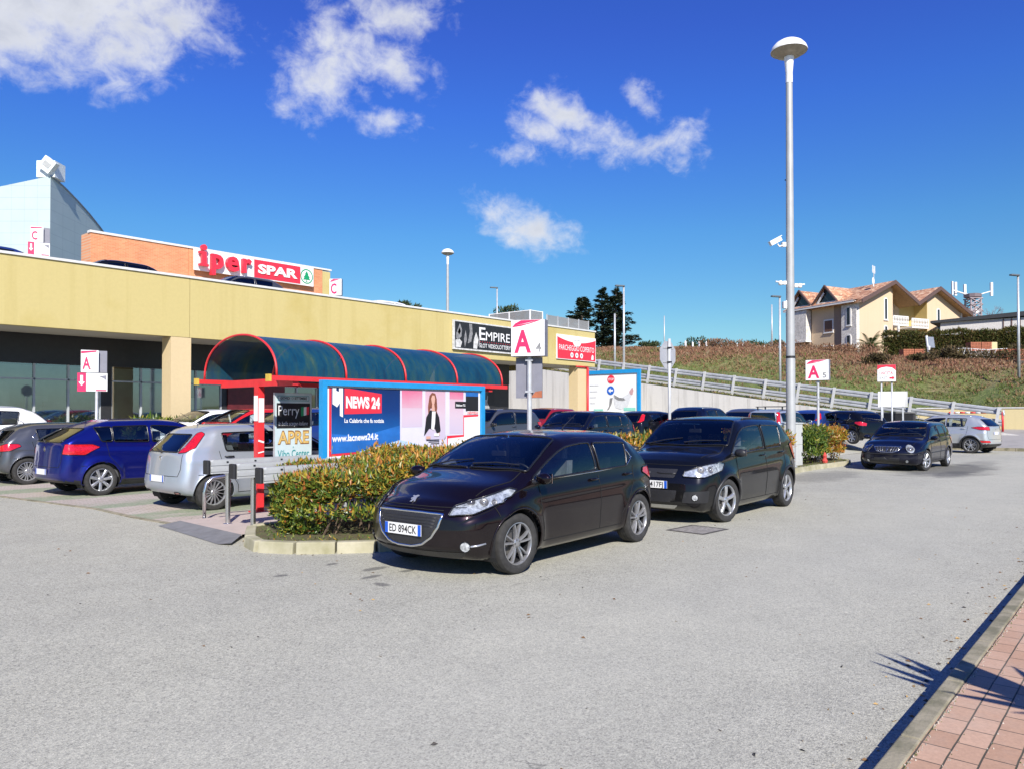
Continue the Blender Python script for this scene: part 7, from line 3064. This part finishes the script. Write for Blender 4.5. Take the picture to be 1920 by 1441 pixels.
def atp(px, py, d):
    """world point d metres deep behind a picture position (used once to lay out the far background)"""
    a = (px - 960) / 1440
    b_ = (776 - py) / 1440
    return (fwv.x * d + rtv.x * a * d, fwv.y * d + rtv.y * a * d, 1.65 + b_ * d)


p = atp(1092, 650, 96)
cedar('broad dark cedar, leftmost of the group beyond the parapet', (p[0], p[1], 8.8), 7.6, 3.0, 1)
p = atp(1130, 650, 99)
cedar('tall narrow cedar in the middle of the group', (p[0], p[1], 8.8), 9.2, 2.3, 2)
p = atp(1156, 650, 95)
cedar('tall dark cedar, rightmost of the group behind the slim lamp', (p[0], p[1], 8.7), 8.6, 3.0, 3)


def bush(name, label, loc, rx, ry, rz_, n, s_, mt, seed, group=None, cat='tree', trunk=.0):
    r = random.Random(seed)
    t = thing(name, label, cat, loc, 0, group)
    m = MB()
    cl = [(Vector((r.gauss(0, rx * .5), r.gauss(0, ry * .5), rz_ * r.uniform(.35, .95))), r.uniform(.25, .5)) for _ in range(14)]
    for i in range(n):
        c, q = r.choice(cl)
        d = Vector((r.gauss(0, 1), r.gauss(0, 1), r.gauss(0, 1))).normalized() * (r.uniform(.5, 1) ** .5)
        p_ = c + Vector((d.x * rx * q, d.y * ry * q, d.z * rz_ * q * .8))
        if p_.z < 0:
            p_.z = abs(p_.z)
        leafy(m, p_, s_ * r.uniform(.7, 1.3), r)
    m.build('crown', mt, t, fix=False)
    m = MB()
    for i in range(6):
        c, q = cl[i]
        m.path([(0, 0, -.4), (c.x * .4, c.y * .4, c.z * .5), tuple(c)], [.10, .06, .02], 5)
    m.build('trunk', M_bark, t)
    return t


M_dtree = leafmat('dark_tree_leaf', [(.02, .035, .012), (.04, .065, .02), (.07, .10, .035), (.11, .12, .05)], .7, .3, .2, .5, .25)
for (px, py, d, rx, rz_, lab) in ((962, 600, 92, 2.0, 2.6, 'round dark tree showing above the parapet right of the slim lamp'), (760, 583, 86, 1.2, 1.2, 'small dark tree top just above the parapet'),
                                 (1322, 648, 108, 2.4, 1.6, 'low dark tree right of the stop sign on the skyline'), (1218, 652, 112, 1.8, 1.0, 'low flat shrub on the skyline between two poles')):
    p = atp(px, py, d)
    bush('tree', lab, (p[0], p[1], p[2] - rz_ * .45), rx, rx, rz_, 1600, .16, M_dtree, int(px), 'dark trees on the skyline')
# bushes along the crest
rb = random.Random(9)
for i, (px, py, d, w, h) in enumerate(((1360, 650, 100, 2.8, 1.6), (1400, 648, 100, 3.0, 1.7), (1440, 648, 98, 2.8, 1.6), (1300, 652, 100, 2.2, 1.1))):
    p = atp(px, py, d)
    bush('shrub', 'dark evergreen shrub on the crest, ' + ('second', 'third', 'rightmost', 'leftmost')[i] + ' of the four left of the lamp pole', (p[0], p[1], p[2] - h * .8), w, w * .6, h, 1500, .16, M_dtree, 40 + i, 'evergreen shrubs on the crest', 'shrub')
# reddish thickets in front of the house
for i, (px, py, d, w, h, lab) in enumerate(((1505, 648, 84, 2.6, 1.4, 'rusty bramble thicket below the left end of the house'), (1560, 655, 82, 2.4, 1.3, 'rusty bramble thicket below the recessed house wall'),
                                        (1620, 660, 80, 2.6, 1.4, 'grey brown thicket below the white stone corner of the house'), (1370, 655, 84, 3.0, 1.2, 'rusty bramble thicket on the crest left of the lamp pole'),
                                        (1440, 655, 84, 3.0, 1.2, 'rusty bramble thicket on the crest beside the lamp pole'), (1790, 690, 68, 1.6, 1.2, 'dark bramble clump on the bank right of the brick stack'),
                                        (1860, 695, 68, 2.4, 1.6, 'large dark bramble clump below the orange netting'), (1640, 700, 66, .9, .7, 'small dark clump on the bank above the exit sign'), (1720, 700, 66, 1.0, .7, 'small dark clump on the bank beside the exit sign'))):
    p = atp(px, py, d)
    bush('thicket', lab, (p[0], p[1], hill(p[0], p[1]) - .2), w, w, h, 1500, .12, M_brush if i < 5 else leafmat('dark_bramble' + str(i), [(.035, .03, .018), (.08, .06, .035), (.12, .10, .04), (.17, .11, .07)], .9, .1, .15), 60 + i, None, 'shrub')

# fence posts on the crest
for i in range(18):
    px = 1286 + i * 13.5 + rb.uniform(-2, 2)
    p = atp(px, 660, 86)
    if i == 0:
        fp = thing('fence_post', 'small pale fence post in the row along the crest', 'post', (p[0], p[1], hill(p[0], p[1]) - .1), 0, 'pale fence posts along the crest')
        m = MB()
        m.box((0, 0, .55), (.16, .16, 1.1))
        m.add([(-.08, -.08, 1.1), (.08, -.08, 1.1), (.08, .08, 1.1), (-.08, .08, 1.1), (0, 0, 1.22)], [(0, 1, 4), (1, 2, 4), (2, 3, 4), (3, 0, 4)])
        m.build('shaft', M_w2, fp)
    else:
        c = copy_tree(fp)
        c.location = (p[0], p[1], hill(p[0], p[1]) - .1 + rb.uniform(-.15, .1))
        c.rotation_euler = (0, 0, rb.uniform(0, 1))
lf = thing('lattice_fence', 'long low white concrete lattice fence along the skyline below the cedars', 'fence', (0, 0, 0))
pa, pb_ = atp(1112, 650, 98), atp(1262, 652, 98)
m = MB()
d = Vector(pb_) - Vector(pa)
for i in range(41):
    q = Vector(pa) + d * (i / 40)
    z = 8.75
    m.box((q.x, q.y, z + .35), (.12, .12, 1.15))
m.box(((pa[0] + pb_[0]) / 2, (pa[1] + pb_[1]) / 2, 9.5), (d.xy.length, .10, .10), 0, atan2(d.y, d.x))
m.box(((pa[0] + pb_[0]) / 2, (pa[1] + pb_[1]) / 2, 8.95), (d.xy.length, .10, .10), 0, atan2(d.y, d.x))
m.build('lattice', M_w2, lf)
lf.location = (0, 0, 0)

# slim lamps and bare poles
for (px, yt, yb_, d, head, lab) in ((932, 540, 600, 80, True, 'slim lamp with a flat head behind the parapet left of the cage'), (1170, 537, 665, 62, True, 'slim lamp with a flat head in front of the rightmost cedar'),
                                   (1153, 588, 660, 66, False, 'short bare pole in front of the cedars'), (1246, 592, 650, 100, False, 'thin bare pole on the skyline left of the stop sign'),
                                   (1448, 571, 655, 84, False, 'pale bare pole left of the big lamp pole'), (1463, 557, 725, 58, True, 'slim lamp with a flat head just left of the big lamp pole'),
                                   (1911, 517, 765, 56, True, 'slim lamp with a flat head at the right edge of the photo')):
    p = atp(px, yt, d)
    zb_ = DECK if px == 932 else (hill(p[0], p[1]) - .2)
    thin_lamp(lab, (p[0], p[1], zb_), p[2] - zb_, LF + (.35 if head else 0), head, .07 if d < 90 else .06)

# ---------------------------------------------------------------- villa on the hill
M_vy = weathered('villa_render', (.60, .46, .305), (.54, .40, .25), .9, .2, .3, .2, .6)
M_vy2 = weathered('villa_render_yellow', (.56, .42, .16), (.50, .33, .10), .9, .2, .3, .2, .6)
M_vb = weathered('villa_brown_render', (.30, .22, .16), (.22, .16, .12), .9, .2, .3, .2, .6)  # cream render darkened to brown, the shade of the recess put into the colour
M_stone = mat('white_stone_cladding', (.62, .58, .52), .9, var=.3, scale=4.5, bmp=.4)
M_brown = mat('brown_fascia', (.10, .06, .05), .6, var=.15)
M_soft = mat('timber_soffit', (.36, .22, .10), .7, var=.2)
M_winb = mat('brown_shutter', (.13, .065, .04), .6, var=.3, scale=8)
M_trim = mat('white_window_trim', (.72, .70, .66), .7, var=.05)
M_wg = mat('dark_window', (.03, .035, .04), .15, var=.2)


def tiles():
    m, N, L, b = nodes('clay_roof_tiles')
    tc = N.new('ShaderNodeTexCoord')
    v = N.new('ShaderNodeTexVoronoi')
    v.inputs['Scale'].default_value = 3.2
    L.new(tc.outputs['Object'], v.inputs['Vector'])
    sp = N.new('ShaderNodeSeparateColor')
    L.new(v.outputs['Color'], sp.inputs[0])
    c = ramp(N, L, sp.outputs[0], [(0, (.24, .12, .075)), (.4, (.42, .20, .11)), (.75, (.52, .30, .18)), (1, (.60, .42, .28))])
    L.new(c, b.inputs['Base Color'])
    b.inputs['Roughness'].default_value = .9
    bump(N, L, b, sp.outputs[1], .5, .05)
    return m


M_tile = tiles()
vc_ = fwv * 90 + rtv * 40.8
VA = YAW + pi / 2 - radians(65) - pi / 2
VZ = 7.9
vl = thing('villa', 'cream and stone villa with two gables and a clay tile roof on the hilltop', 'house', (vc_.x, vc_.y, VZ), VA)
# local: x along the gabled front (18.6), y to the rear; z from VZ; eaves at 7.2, apex 9.3
E1, AP, AP2 = 7.2, 9.35, 9.2
FR = ((0, 0, 0), (1, 0, 0), (0, 0, 1))
D_ = 10.3


def wall(poly, y0, depth, mt, nm='wall'):
    m = MB()
    m.prism(poly, ((0, y0, 0), (1, 0, 0), (0, 0, 1)), -depth)
    return m.build(nm, mt, vl)


# front gable block 1: x 0..6.0 solid, then recessed balcony bay, x 9.2..13 recess, gable block 2
wall([(0, 0), (5.6, 0), (5.6, AP - .35), (4.9, AP - .1), (0, E1)], 0, D_, M_vy)
wall([(5.6, 0), (9.2, 0), (9.2, 7.0), (5.6, AP - .75)], 2.0, D_ - 2, M_vy)
wall([(9.2, 0), (12.0, 0), (12.0, AP2 - .7), (9.2, 7.0)], 2.0, D_ - 2, M_vy2)
wall([(12.0, 0), (18.4, 0), (18.4, 6.7), (13.2, AP2 - .1), (12.0, AP2 - .6)], .2, D_ - 1, M_vy)
m = MB()
m.box((11.97, 1.1, 3.8), (.06, 1.8, 7.6))
m.build('side_wall', M_vy2, vl)
m = MB()
m.box((18.42, .19, 3.3), (.2, .1, 6.6))
m.build('corner_trim', M_trim, vl)


def roof(x0, z0, xa, za, x1, z1, y0, y1, th=.28):
    m = MB()
    m.prism([(x0, z0), (xa, za), (x1, z1), (x1, z1 + th), (xa, za + th), (x0, z0 + th)], ((0, y0, 0), (1, 0, 0), (0, 0, 1)), -(y1 - y0))
    m.build('roof', M_tile, vl)
    m = MB()
    m.prism([(x0, z0 - .14), (xa, za - .14), (x1, z1 - .14), (x1, z1 + th + .04), (xa, za + th + .04), (x0, z0 + th + .04)], ((0, y0 - .13, 0), (1, 0, 0), (0, 0, 1)), -.12)
    m.build('barge_board', M_brown, vl)
    m = MB()
    m.prism([(x0, z0 - .07), (xa, za - .07), (x1, z1 - .07), (x1, z1 - .005), (xa, za - .005), (x0, z0 - .005)], ((0, y0, 0), (1, 0, 0), (0, 0, 1)), -(y1 - y0) * .3)
    m.build('soffit', M_soft, vl)


roof(-.7, 6.75, 4.9, AP, 9.15, 7.0, -.9, D_ + .6)
roof(9.2, 7.0, 13.2, AP2, 19.3, 6.2, -.7, D_ + .2)
# side (left) facade parts on x = 0, y = 0..D_
def side_box(y0, y1, z0, z1, x, mt, nm, t_=.25):
    m = MB()
    m.box((x - t_ / 2, (y0 + y1) / 2, (z0 + z1) / 2), (t_, y1 - y0, z1 - z0))
    return m.build(nm, mt, vl)


side_box(.02, 2.2, 0, 6.9, 0, M_stone, 'stone_corner', .5)
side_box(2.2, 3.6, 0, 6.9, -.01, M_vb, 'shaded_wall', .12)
side_box(3.6, 7.2, 0, 6.9, -.01, M_vy, 'side_wall', .14)
side_box(7.2, 10.6, 2.9, 6.75, 0, M_stone, 'stone_bay', 1.0)
side_box(7.15, 10.7, 2.75, 2.95, .0, M_trim, 'bay_sill', 1.1)
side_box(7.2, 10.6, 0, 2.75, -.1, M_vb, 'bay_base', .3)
m = MB()
m.box((-.55, 5.4, 7.0), (1.2, 11.0, .16))
m.box((-1.12, 5.4, 6.95), (.10, 11.0, .28))
m.build('eave', M_trim, vl)
m = MB()
m.add([(-1.2, -.3, 7.05), (-1.2, 11, 7.05), (.3, 11, 7.75), (.3, -.3, 7.35)], [(0, 1, 2, 3)])
m.build('eave_tiles', M_tile, vl)
m = MB()
m.path([(-.1, 7.15, 6.8), (-.1, 7.15, 0)], .08, 6)
m.build('downpipe', M_brown, vl)


def vwin(fr, x, z, w, h, nm='window', arch_=False, mt=None):
    m = MB()
    tr_ = .16
    poly = [(x - w / 2 - tr_, z - tr_), (x + w / 2 + tr_, z - tr_), (x + w / 2 + tr_, z + h + tr_), (x - w / 2 - tr_, z + h + tr_)]
    if arch_:
        poly = poly[:2] + circ(w / 2 + tr_, 8, (x, z + h - w / 2), a0=0, a1=pi)
    m.prism(poly, fr, .07)
    o = m.build(nm, M_trim, vl)
    m = MB()
    m.prism([(x - w / 2, z), (x + w / 2, z), (x + w / 2, z + h), (x - w / 2, z + h)], fr, .05, 0, .05)
    m.build('pane', mt or M_wg, o)
    m = MB()
    m.prism([(x - w / 2 - .2, z - .2), (x + w / 2 + .2, z - .2), (x + w / 2 + .2, z - .12), (x - w / 2 - .2, z - .12)], fr, .15)
    m.build('sill', M_trim, o)
    return o


F0 = ((0, -.0, 0), (1, 0, 0), (0, 0, 1))
for z, h in ((5.1, 2.4), (1.9, 2.3)):
    vwin(F0, 4.35, z, .34, h, arch_=True)
F2 = ((0, .2, 0), (1, 0, 0), (0, 0, 1))
for z, h in ((4.4, 2.4), (1.2, 2.2)):
    vwin(F2, 14.0, z, .36, h, arch_=True)
FS = ((-.5, 0, 0), (0, -1, 0), (0, 0, 1))
for z, h in ((4.3, 2.0), (1.0, 2.0)):
    vwin(FS, -1.1, z, .40, h, arch_=True)
FS2 = ((-.15, 0, 0), (0, -1, 0), (0, 0, 1))
for z, h in ((3.8, 1.35), (.6, 1.35)):
    vwin(FS2, -4.4, z, 1.15, h, mt=M_winb)
FB = ((0, 1.98, 0), (1, 0, 0), (0, 0, 1))
for x, z, w, h in ((7.0, 1.6, 1.2, 2.4), (10.6, 1.6, 1.2, 2.3), (7.2, 5.0, 1.4, 1.9)):
    vwin(FB, x, z, w, h, mt=M_winb)
# dormers
for y in (4.5, 8.6):
    m = MB()
    fr = ((-.6, y, 7.3), (0, -1, 0), (0, 0, 1))
    m.prism([(-1.9, -.1), (0, 1.95), (1.9, -.1), (1.9, .12), (0, 2.2), (-1.9, .12)], fr, .25)
    d_ = m.build('dormer', M_brown, vl)
    m = MB()
    m.prism([(-1.75, -.05), (0, 1.9), (1.75, -.05)], fr, .05, 0, -.3)
    m.build('dormer_wall', M_wg, d_)
    m = MB()
    m.prism([(-1.5, .05), (-.35, 1.35), (-.2, 1.2), (-1.1, .12)], fr, .08, 0, -.1)
    m.prism([(-1.5, -.05), (1.5, -.05), (1.5, .12), (-1.5, .12)], fr, .08, 0, -.1)
    m.build('dormer_trim', M_trim, d_)
    m = MB()
    m.add([(-.55, y, 9.4), (-.55, y + 1.9, 7.25), (3.6, y, 9.35), (2.2, y + 1.9, 8.2), (-.55, y - 1.9, 7.25), (2.2, y - 1.9, 8.2)], [(0, 1, 3, 2), (0, 2, 5, 4)])
    m.build('dormer_roof', M_tile, d_)
# balconies
for x0, x1, z in ((5.65, 8.3, 4.5), (8.9, 11.9, 4.35), (5.65, 11.9, 1.15)):
    m = MB()
    m.box(((x0 + x1) / 2, .95, z), (x1 - x0, 2.0, .2))
    b_ = m.build('balcony', M_trim, vl)
    m = MB()
    m.box(((x0 + x1) / 2, -.0, z + 1.05), (x1 - x0, .12, .12))
    k = int((x1 - x0) / .28)
    for i in range(k + 1):
        xx = x0 + .06 + (x1 - x0 - .12) * i / k
        m.lathe([(.05, 0), (.10, .25), (.05, .5), (.09, .75), (.05, .95)], (xx, 0, z + .1), 6)
    m.build('balustrade', M_trim, b_)
m = MB()
m.box((6.5, -.02, 2.3), (.22, .22, 4.4))
m.build('column', M_trim, vl)
ga = thing('roof_aerial', 'white television aerial and dish on the roof ridge of the villa', 'aerial', (0, 0, 0))
q = Matrix.Translation((vc_.x, vc_.y, VZ)) @ Matrix.Rotation(VA, 4, 'Z') @ Vector((3.6, 1.0, AP - .3))
ga.location = q
m = MB()
m.tube((0, 0, 0), (0, 0, 2.1), .05)
m.build('mast', M_galv, ga)
m = MB()
for dx_ in (-.5, -.2, .2, .5):
    m.box((dx_ * 1.0, 0, 2.1), (.06, .05, .9))
m.box((0, 0, 1.9), (1.3, .05, .06))
m.build('antenna_panel', M_w2, ga)
m = MB()
m.lathe([(.45, .12), (.35, .05), (.001, 0)], (-.9, -.3, .55), 14, 0, 'Y')
m.tube((-.9, -.2, -.1), (-.9, -.2, .6), .04)
m.build('dish', M_w2, ga)

# palm before the villa
pm = thing('palm_tree', 'short feather palm in front of the villa', 'palm', (0, 0, 0))
p = atp(1632, 655, 85)
pm.location = (p[0], p[1], hill(p[0], p[1]) - .1)
m = MB()
m.path([(0, 0, -.3), (0, 0, 1.6)], [.4, .34], 9)
m.build('trunk', M_bark, pm)
m = MB()
r = random.Random(4)
for i in range(38):
    a = r.uniform(0, 2 * pi)
    e = r.uniform(.1, 1.35)
    L_ = r.uniform(2.0, 2.9)
    pts = []
    for k in range(9):
        t_ = k / 8
        hor = L_ * t_ * cos(e) * (1 + .2 * t_)
        ver = 1.6 + L_ * t_ * sin(e) - 1.5 * t_ * t_ * (1.2 - .6 * sin(e))
        pts.append(Vector((cos(a) * hor, sin(a) * hor, ver)))
    sd_ = Vector((-sin(a), cos(a), 0))
    for k in range(1, 9):
        for sg in (-1, 1):
            for u in (0, .5):
                b0 = pts[k - 1].lerp(pts[k], u)
                ln = .55 * (1 - (k / 9) ** 2) + .12
                fw_ = (pts[k] - pts[k - 1]).normalized()
                tp = b0 + sd_ * sg * ln * .8 + fw_ * ln * .6 - Vector((0, 0, ln * .3))
                m.add([b0, b0 + fw_ * .09, tp], [(0, 1, 2)])
m.build('crown', leafmat('palm_leaf', [(.04, .07, .02), (.09, .12, .035), (.17, .19, .06)], .6, .3, .2), pm, fix=False)

# big clipped hedge and long shed on the right
pa, pb_ = Vector(atp(1655, 650, 86)), Vector(atp(1990, 660, 78))
dd = pb_ - pa
t = thing('hedge', 'tall dark green hedge running right from the villa below the long shed', 'hedge', (pa.x, pa.y, 8.2), atan2(dd.y, dd.x))
m = MB()
r = random.Random(8)
Ln = dd.xy.length
for i in range(16000):
    x = r.uniform(0, Ln)
    hh = 2.35 + .12 * sin(x * 1.1) + .08 * sin(x * 2.7) - .045 * x * .3
    a = r.uniform(0, 1)
    if a < .7:
        y, z = r.gauss(0, .08), r.uniform(-.6, hh)
    else:
        y, z = r.uniform(0, 1.4), hh + r.gauss(0, .10)
    leafy(m, Vector((x, y, z)), r.uniform(.09, .17), r)
m.build('foliage', leafmat('dark_hedge_leaf', [(.03, .04, .010), (.055, .07, .015), (.09, .10, .02), (.15, .13, .035), (.13, .07, .03)], .6, .3, .2, .4, .35), t, fix=False)
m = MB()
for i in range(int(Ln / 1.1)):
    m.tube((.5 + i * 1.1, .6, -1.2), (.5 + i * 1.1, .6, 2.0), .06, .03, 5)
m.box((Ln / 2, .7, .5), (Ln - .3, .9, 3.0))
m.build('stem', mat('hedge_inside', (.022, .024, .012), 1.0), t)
pa, pb_ = Vector(atp(1752, 608, 92)), Vector(atp(2000, 590, 84))
dd = pb_ - pa
t = thing('long_shed', 'long low shed with a dark flat roof behind the tall hedge', 'shed', (pa.x, pa.y, 8.0), atan2(dd.y, dd.x))
Ln = dd.xy.length
z0 = pa.z - 8.0
m = MB()
m.add([(-.3, -.4, z0 + .1), (Ln, -.4, z0 + .35), (Ln, -.4, z0 + .95), (-.3, -.4, z0 + .38), (-.3, 5, z0 + .1), (Ln, 5, z0 + .35), (Ln, 5, z0 + .95), (-.3, 5, z0 + .38)], [(0, 1, 2, 3), (3, 2, 6, 7), (4, 5, 6, 7), (0, 3, 7, 4), (0, 1, 5, 4)])
m.build('roof', mat('shed_roof', (.03, .032, .036), .7), t)
m = MB()
m.box((Ln / 2 + .3, 2, z0 / 2), (Ln - .8, 4, z0 + .3))
m.build('wall', mat('shed_wall', (.55, .53, .50), .8, var=.15), t)
for i in range(9):
    m = MB()
    m.box((Ln * .55 + i * .8, -.03, z0 / 2 + .1), (.12, .06, z0))
    m.build('slat', M_brown, t)

# lattice mast with panel antennas
p = atp(1826, 605, 120)
t = thing('radio_mast', 'lattice radio mast with white panel antennas behind the long shed', 'mast', (p[0], p[1], 8), LF)
zt_ = atp(1826, 560, 120)[2] - 8
m = MB()
w = .95
for sx_ in (-1, 1):
    for sy_ in (-1, 1):
        m.tube((sx_ * w, sy_ * w, 0), (sx_ * w * .8, sy_ * w * .8, zt_), .14)
nn = 12
for i in range(nn):
    za, zb_ = zt_ * i / nn, zt_ * (i + 1) / nn
    for sy_ in (-1, 1):
        m.tube((-w, sy_ * w, za), (w, sy_ * w, zb_), .08)
        m.tube((w, sy_ * w, za), (-w, sy_ * w, zb_), .08)
        m.tube((-w, sy_ * w, zb_), (w, sy_ * w, zb_), .08)
        m.tube((sy_ * w, -w, za), (sy_ * w, w, zb_), .08)
m.build('lattice', mat('mast_steel', (.32, .27, .28), .7, var=.35, scale=2), t)
m = MB()
m.lathe([(.8, 0), (1.2, .2), (1.2, .7), (.8, .8)], (0, 0, zt_), 10)
m.build('platform', mat('mast_dark', (.16, .13, .14), .8), t)
for k, (x, y) in enumerate(((-2.9, 0), (2.9, .3), (.2, -1.8), (3.8, 1.0))):
    m = MB()
    m.box((x, y, zt_ + 1.5), (.34 if k < 3 else .18, .3, 2.1))
    m.tube((x * .4, y * .4, zt_ + .7), (x, y, zt_ + 1.2), .09)
    m.build('antenna_panel', M_w2, t)
m = MB()
for k, (x, z) in enumerate(((-1.5, zt_ - 1.6), (1.7, zt_ - 1.7), (1.6, zt_ - 4), (-1.6, zt_ - 6.5), (1.8, zt_ - 7.5))):
    m.lathe([(.45, 0), (.4, -.25), (.001, -.35)], (x, -1.3, z), 10, 0, 'Y')
m.build('dish', M_w2, t)


def bare_tree(label, loc, H_, seed, mt):
    r = random.Random(seed)
    t = thing('bare_tree', label, 'tree', loc, 0, 'leafless trees behind the shed')
    tr_ = MB()
    cr_ = MB()

    def grow(p_, d_, L_, rad, lev):
        q = p_ + d_ * L_
        (tr_ if lev < 2 else cr_).path([p_, p_ + d_ * L_ * .5 + Vector((r.gauss(0, .05), r.gauss(0, .05), 0)) * L_, q], [rad, rad * .8, rad * .6], 4)
        if lev >= 5:
            return
        for _ in range(r.choice([2, 3, 3])):
            nd = (d_ + Vector((r.gauss(0, .45), r.gauss(0, .45), r.gauss(.1, .25)))).normalized()
            grow(q, nd, L_ * r.uniform(.6, .8), rad * .6, lev + 1)
    grow(Vector((0, 0, 0)), Vector((0, 0, 1)), H_ * .3, H_ * .018, 0)
    tr_.build('trunk', mt, t)
    cr_.build('branches', mt, t)


M_bare = mat('bare_twigs', (.20, .16, .18), .9, var=.2)
p = atp(1850, 610, 105)
bare_tree('leafless tree right of the radio mast', (p[0], p[1], 9.5), 8.0, 3, M_bare)
p = atp(1795, 605, 110)
bare_tree('leafless tree between the villa and the radio mast', (p[0], p[1], 9.5), 6.0, 6, M_bare)

# brick stacks, panel and netting on the crest
M_bk = mat('stacked_clay_bricks', (.34, .12, .065), .9, var=.4, scale=9)
rb2 = random.Random(2)


def brick_stack(label, px, py, d, w, h, mt=None, off=0):
    p = atp(px, py, d)
    t = thing('brick_stack', label, 'brick stack', (p[0], p[1], p[2]), LF, 'clay brick stacks on the crest')
    for k in range(max(1, int(w / 1.1))):
        m = MB()
        for i in range(7):
            for j in range(6):
                m.box((-w / 2 + .55 + k * 1.1 - .45 + i * .15, 0, -h + (j + .5) * h / 6), (.13, .9, h / 6 - .02))
        m.build('pallet_load', mt or M_bk, t)
    m = MB()
    m.box((0, .0, -h - .25), (w, 1.0, .5))
    m.build('pallet', M_bark, t)
    return t


brick_stack('block of stacked red bricks right of the palm on the crest', 1711, 655, 76, 2.2, 1.05)
brick_stack('red brick stack showing above the brambles near the pale block', 1836, 642, 78, 2.2, .9)
brick_stack('long orange brick stack at the right behind white netting', 1872, 655, 75, 3.3, 1.1)
brick_stack('orange brick stack at the right edge beside the slim lamp', 1925, 655, 74, 2.2, 1.1)
p = atp(1860, 642, 78.5)
t = thing('concrete_block', 'pale concrete block beside the red brick stack', 'block', (p[0], p[1], p[2] - .9), LF)
m = MB()
m.rbox((0, 0, .4), (.75, .75, 1.0), .03)
m.box((0, -.39, .15), (.7, .02, .04))
m.build('block', M_yw, t)
p = atp(1746, 640, 77)
t = thing('metal_panel', 'leaning grey metal panel on a short post right of the brick block', 'panel', (p[0], p[1], p[2]), LF + .4)
m = MB()
m.box((0, 0, -.1), (.9, .10, 1.1), 0, 0, .15)
m.build('sheet', mat('panel_grey_dark', (.25, .27, .31), .5, metal=.3), t)
m = MB()
m.box((.45, -.02, -.05), (.22, .12, 1.2), 0, 0, .15)
m.box((.42, .1, -1.1), (.2, .2, 1.2))
m.build('edge_post', M_w2, t)
p = atp(1850, 656, 73)
t = thing('netting', 'sagging white netting hung over the brambles below the orange bricks', 'netting', (p[0], p[1], p[2]), LF)
m = MB()
for k in range(9):
    x0 = -1.6 + k * .6
    m.path([(x0, 0, .1), (x0 + .15 + .1 * sin(k), 0, -.5), (x0 + .5, 0, -.95), (x0 + .9, .02, .05)], .022, 4)
m.path([(-2, 0, .12), (0, 0, .0), (2, 0, .15), (4, 0, .05)], .03, 4)
m.build('net', M_w2, t)

# ---------------------------------------------------------------- spiky plant beside the camera that throws the shadow
t = thing('yucca', 'spiky yucca just outside the right edge whose shadow falls on the kerb', 'plant', (3.88, -.97, .12))
m = MB()
m.path([(0, 0, -.02), (.03, .02, .5), (0, .05, 1.05)], [.09, .075, .07], 10)
m.build('trunk', M_bark, t, smooth=True)
m = MB()
for az, el, ln, w in ((64, 58, .98, .055), (50, 60, .95, .05), (78, 50, .92, .05), (95, 55, .85, .05), (20, 40, .70, .05), (130, 45, .7, .05), (170, 50, .6, .05), (210, 45, .6, .05), (250, 50, .6, .05), (290, 40, .6, .05), (330, 50, .6, .05), (60, 80, .9, .05), (50, 30, .75, .045), (85, 25, .6, .045), (0, 60, .6, .05)):
    a, e = radians(az), radians(el)
    d = Vector((cos(a) * cos(e), sin(a) * cos(e), sin(e)))
    s_ = d.cross(Vector((0, 0, 1))).normalized()
    n_ = d.cross(s_)
    b0 = Vector((0, .05, 1.02))
    pts = []
    for k in range(8):
        u = k / 7
        c = b0 + d * ln * u - Vector((0, 0, .12 * u * u))
        ww = w * 1.1 * (.6 + .9 * u if u < .35 else 1.0 * (1 - ((u - .35) / .66) ** 1.6)) + .002
        pts += [c - s_ * ww + n_ * ww * -.3, c, c + s_ * ww + n_ * ww * -.3]
    fs = []
    for k in range(7):
        b_ = k * 3
        fs += [(b_, b_ + 1, b_ + 4, b_ + 3), (b_ + 1, b_ + 2, b_ + 5, b_ + 4)]
    m.add(pts, fs)
m.build('crown', mat('yucca_leaf', (.08, .14, .06), .5, var=.2), t, fix=False)
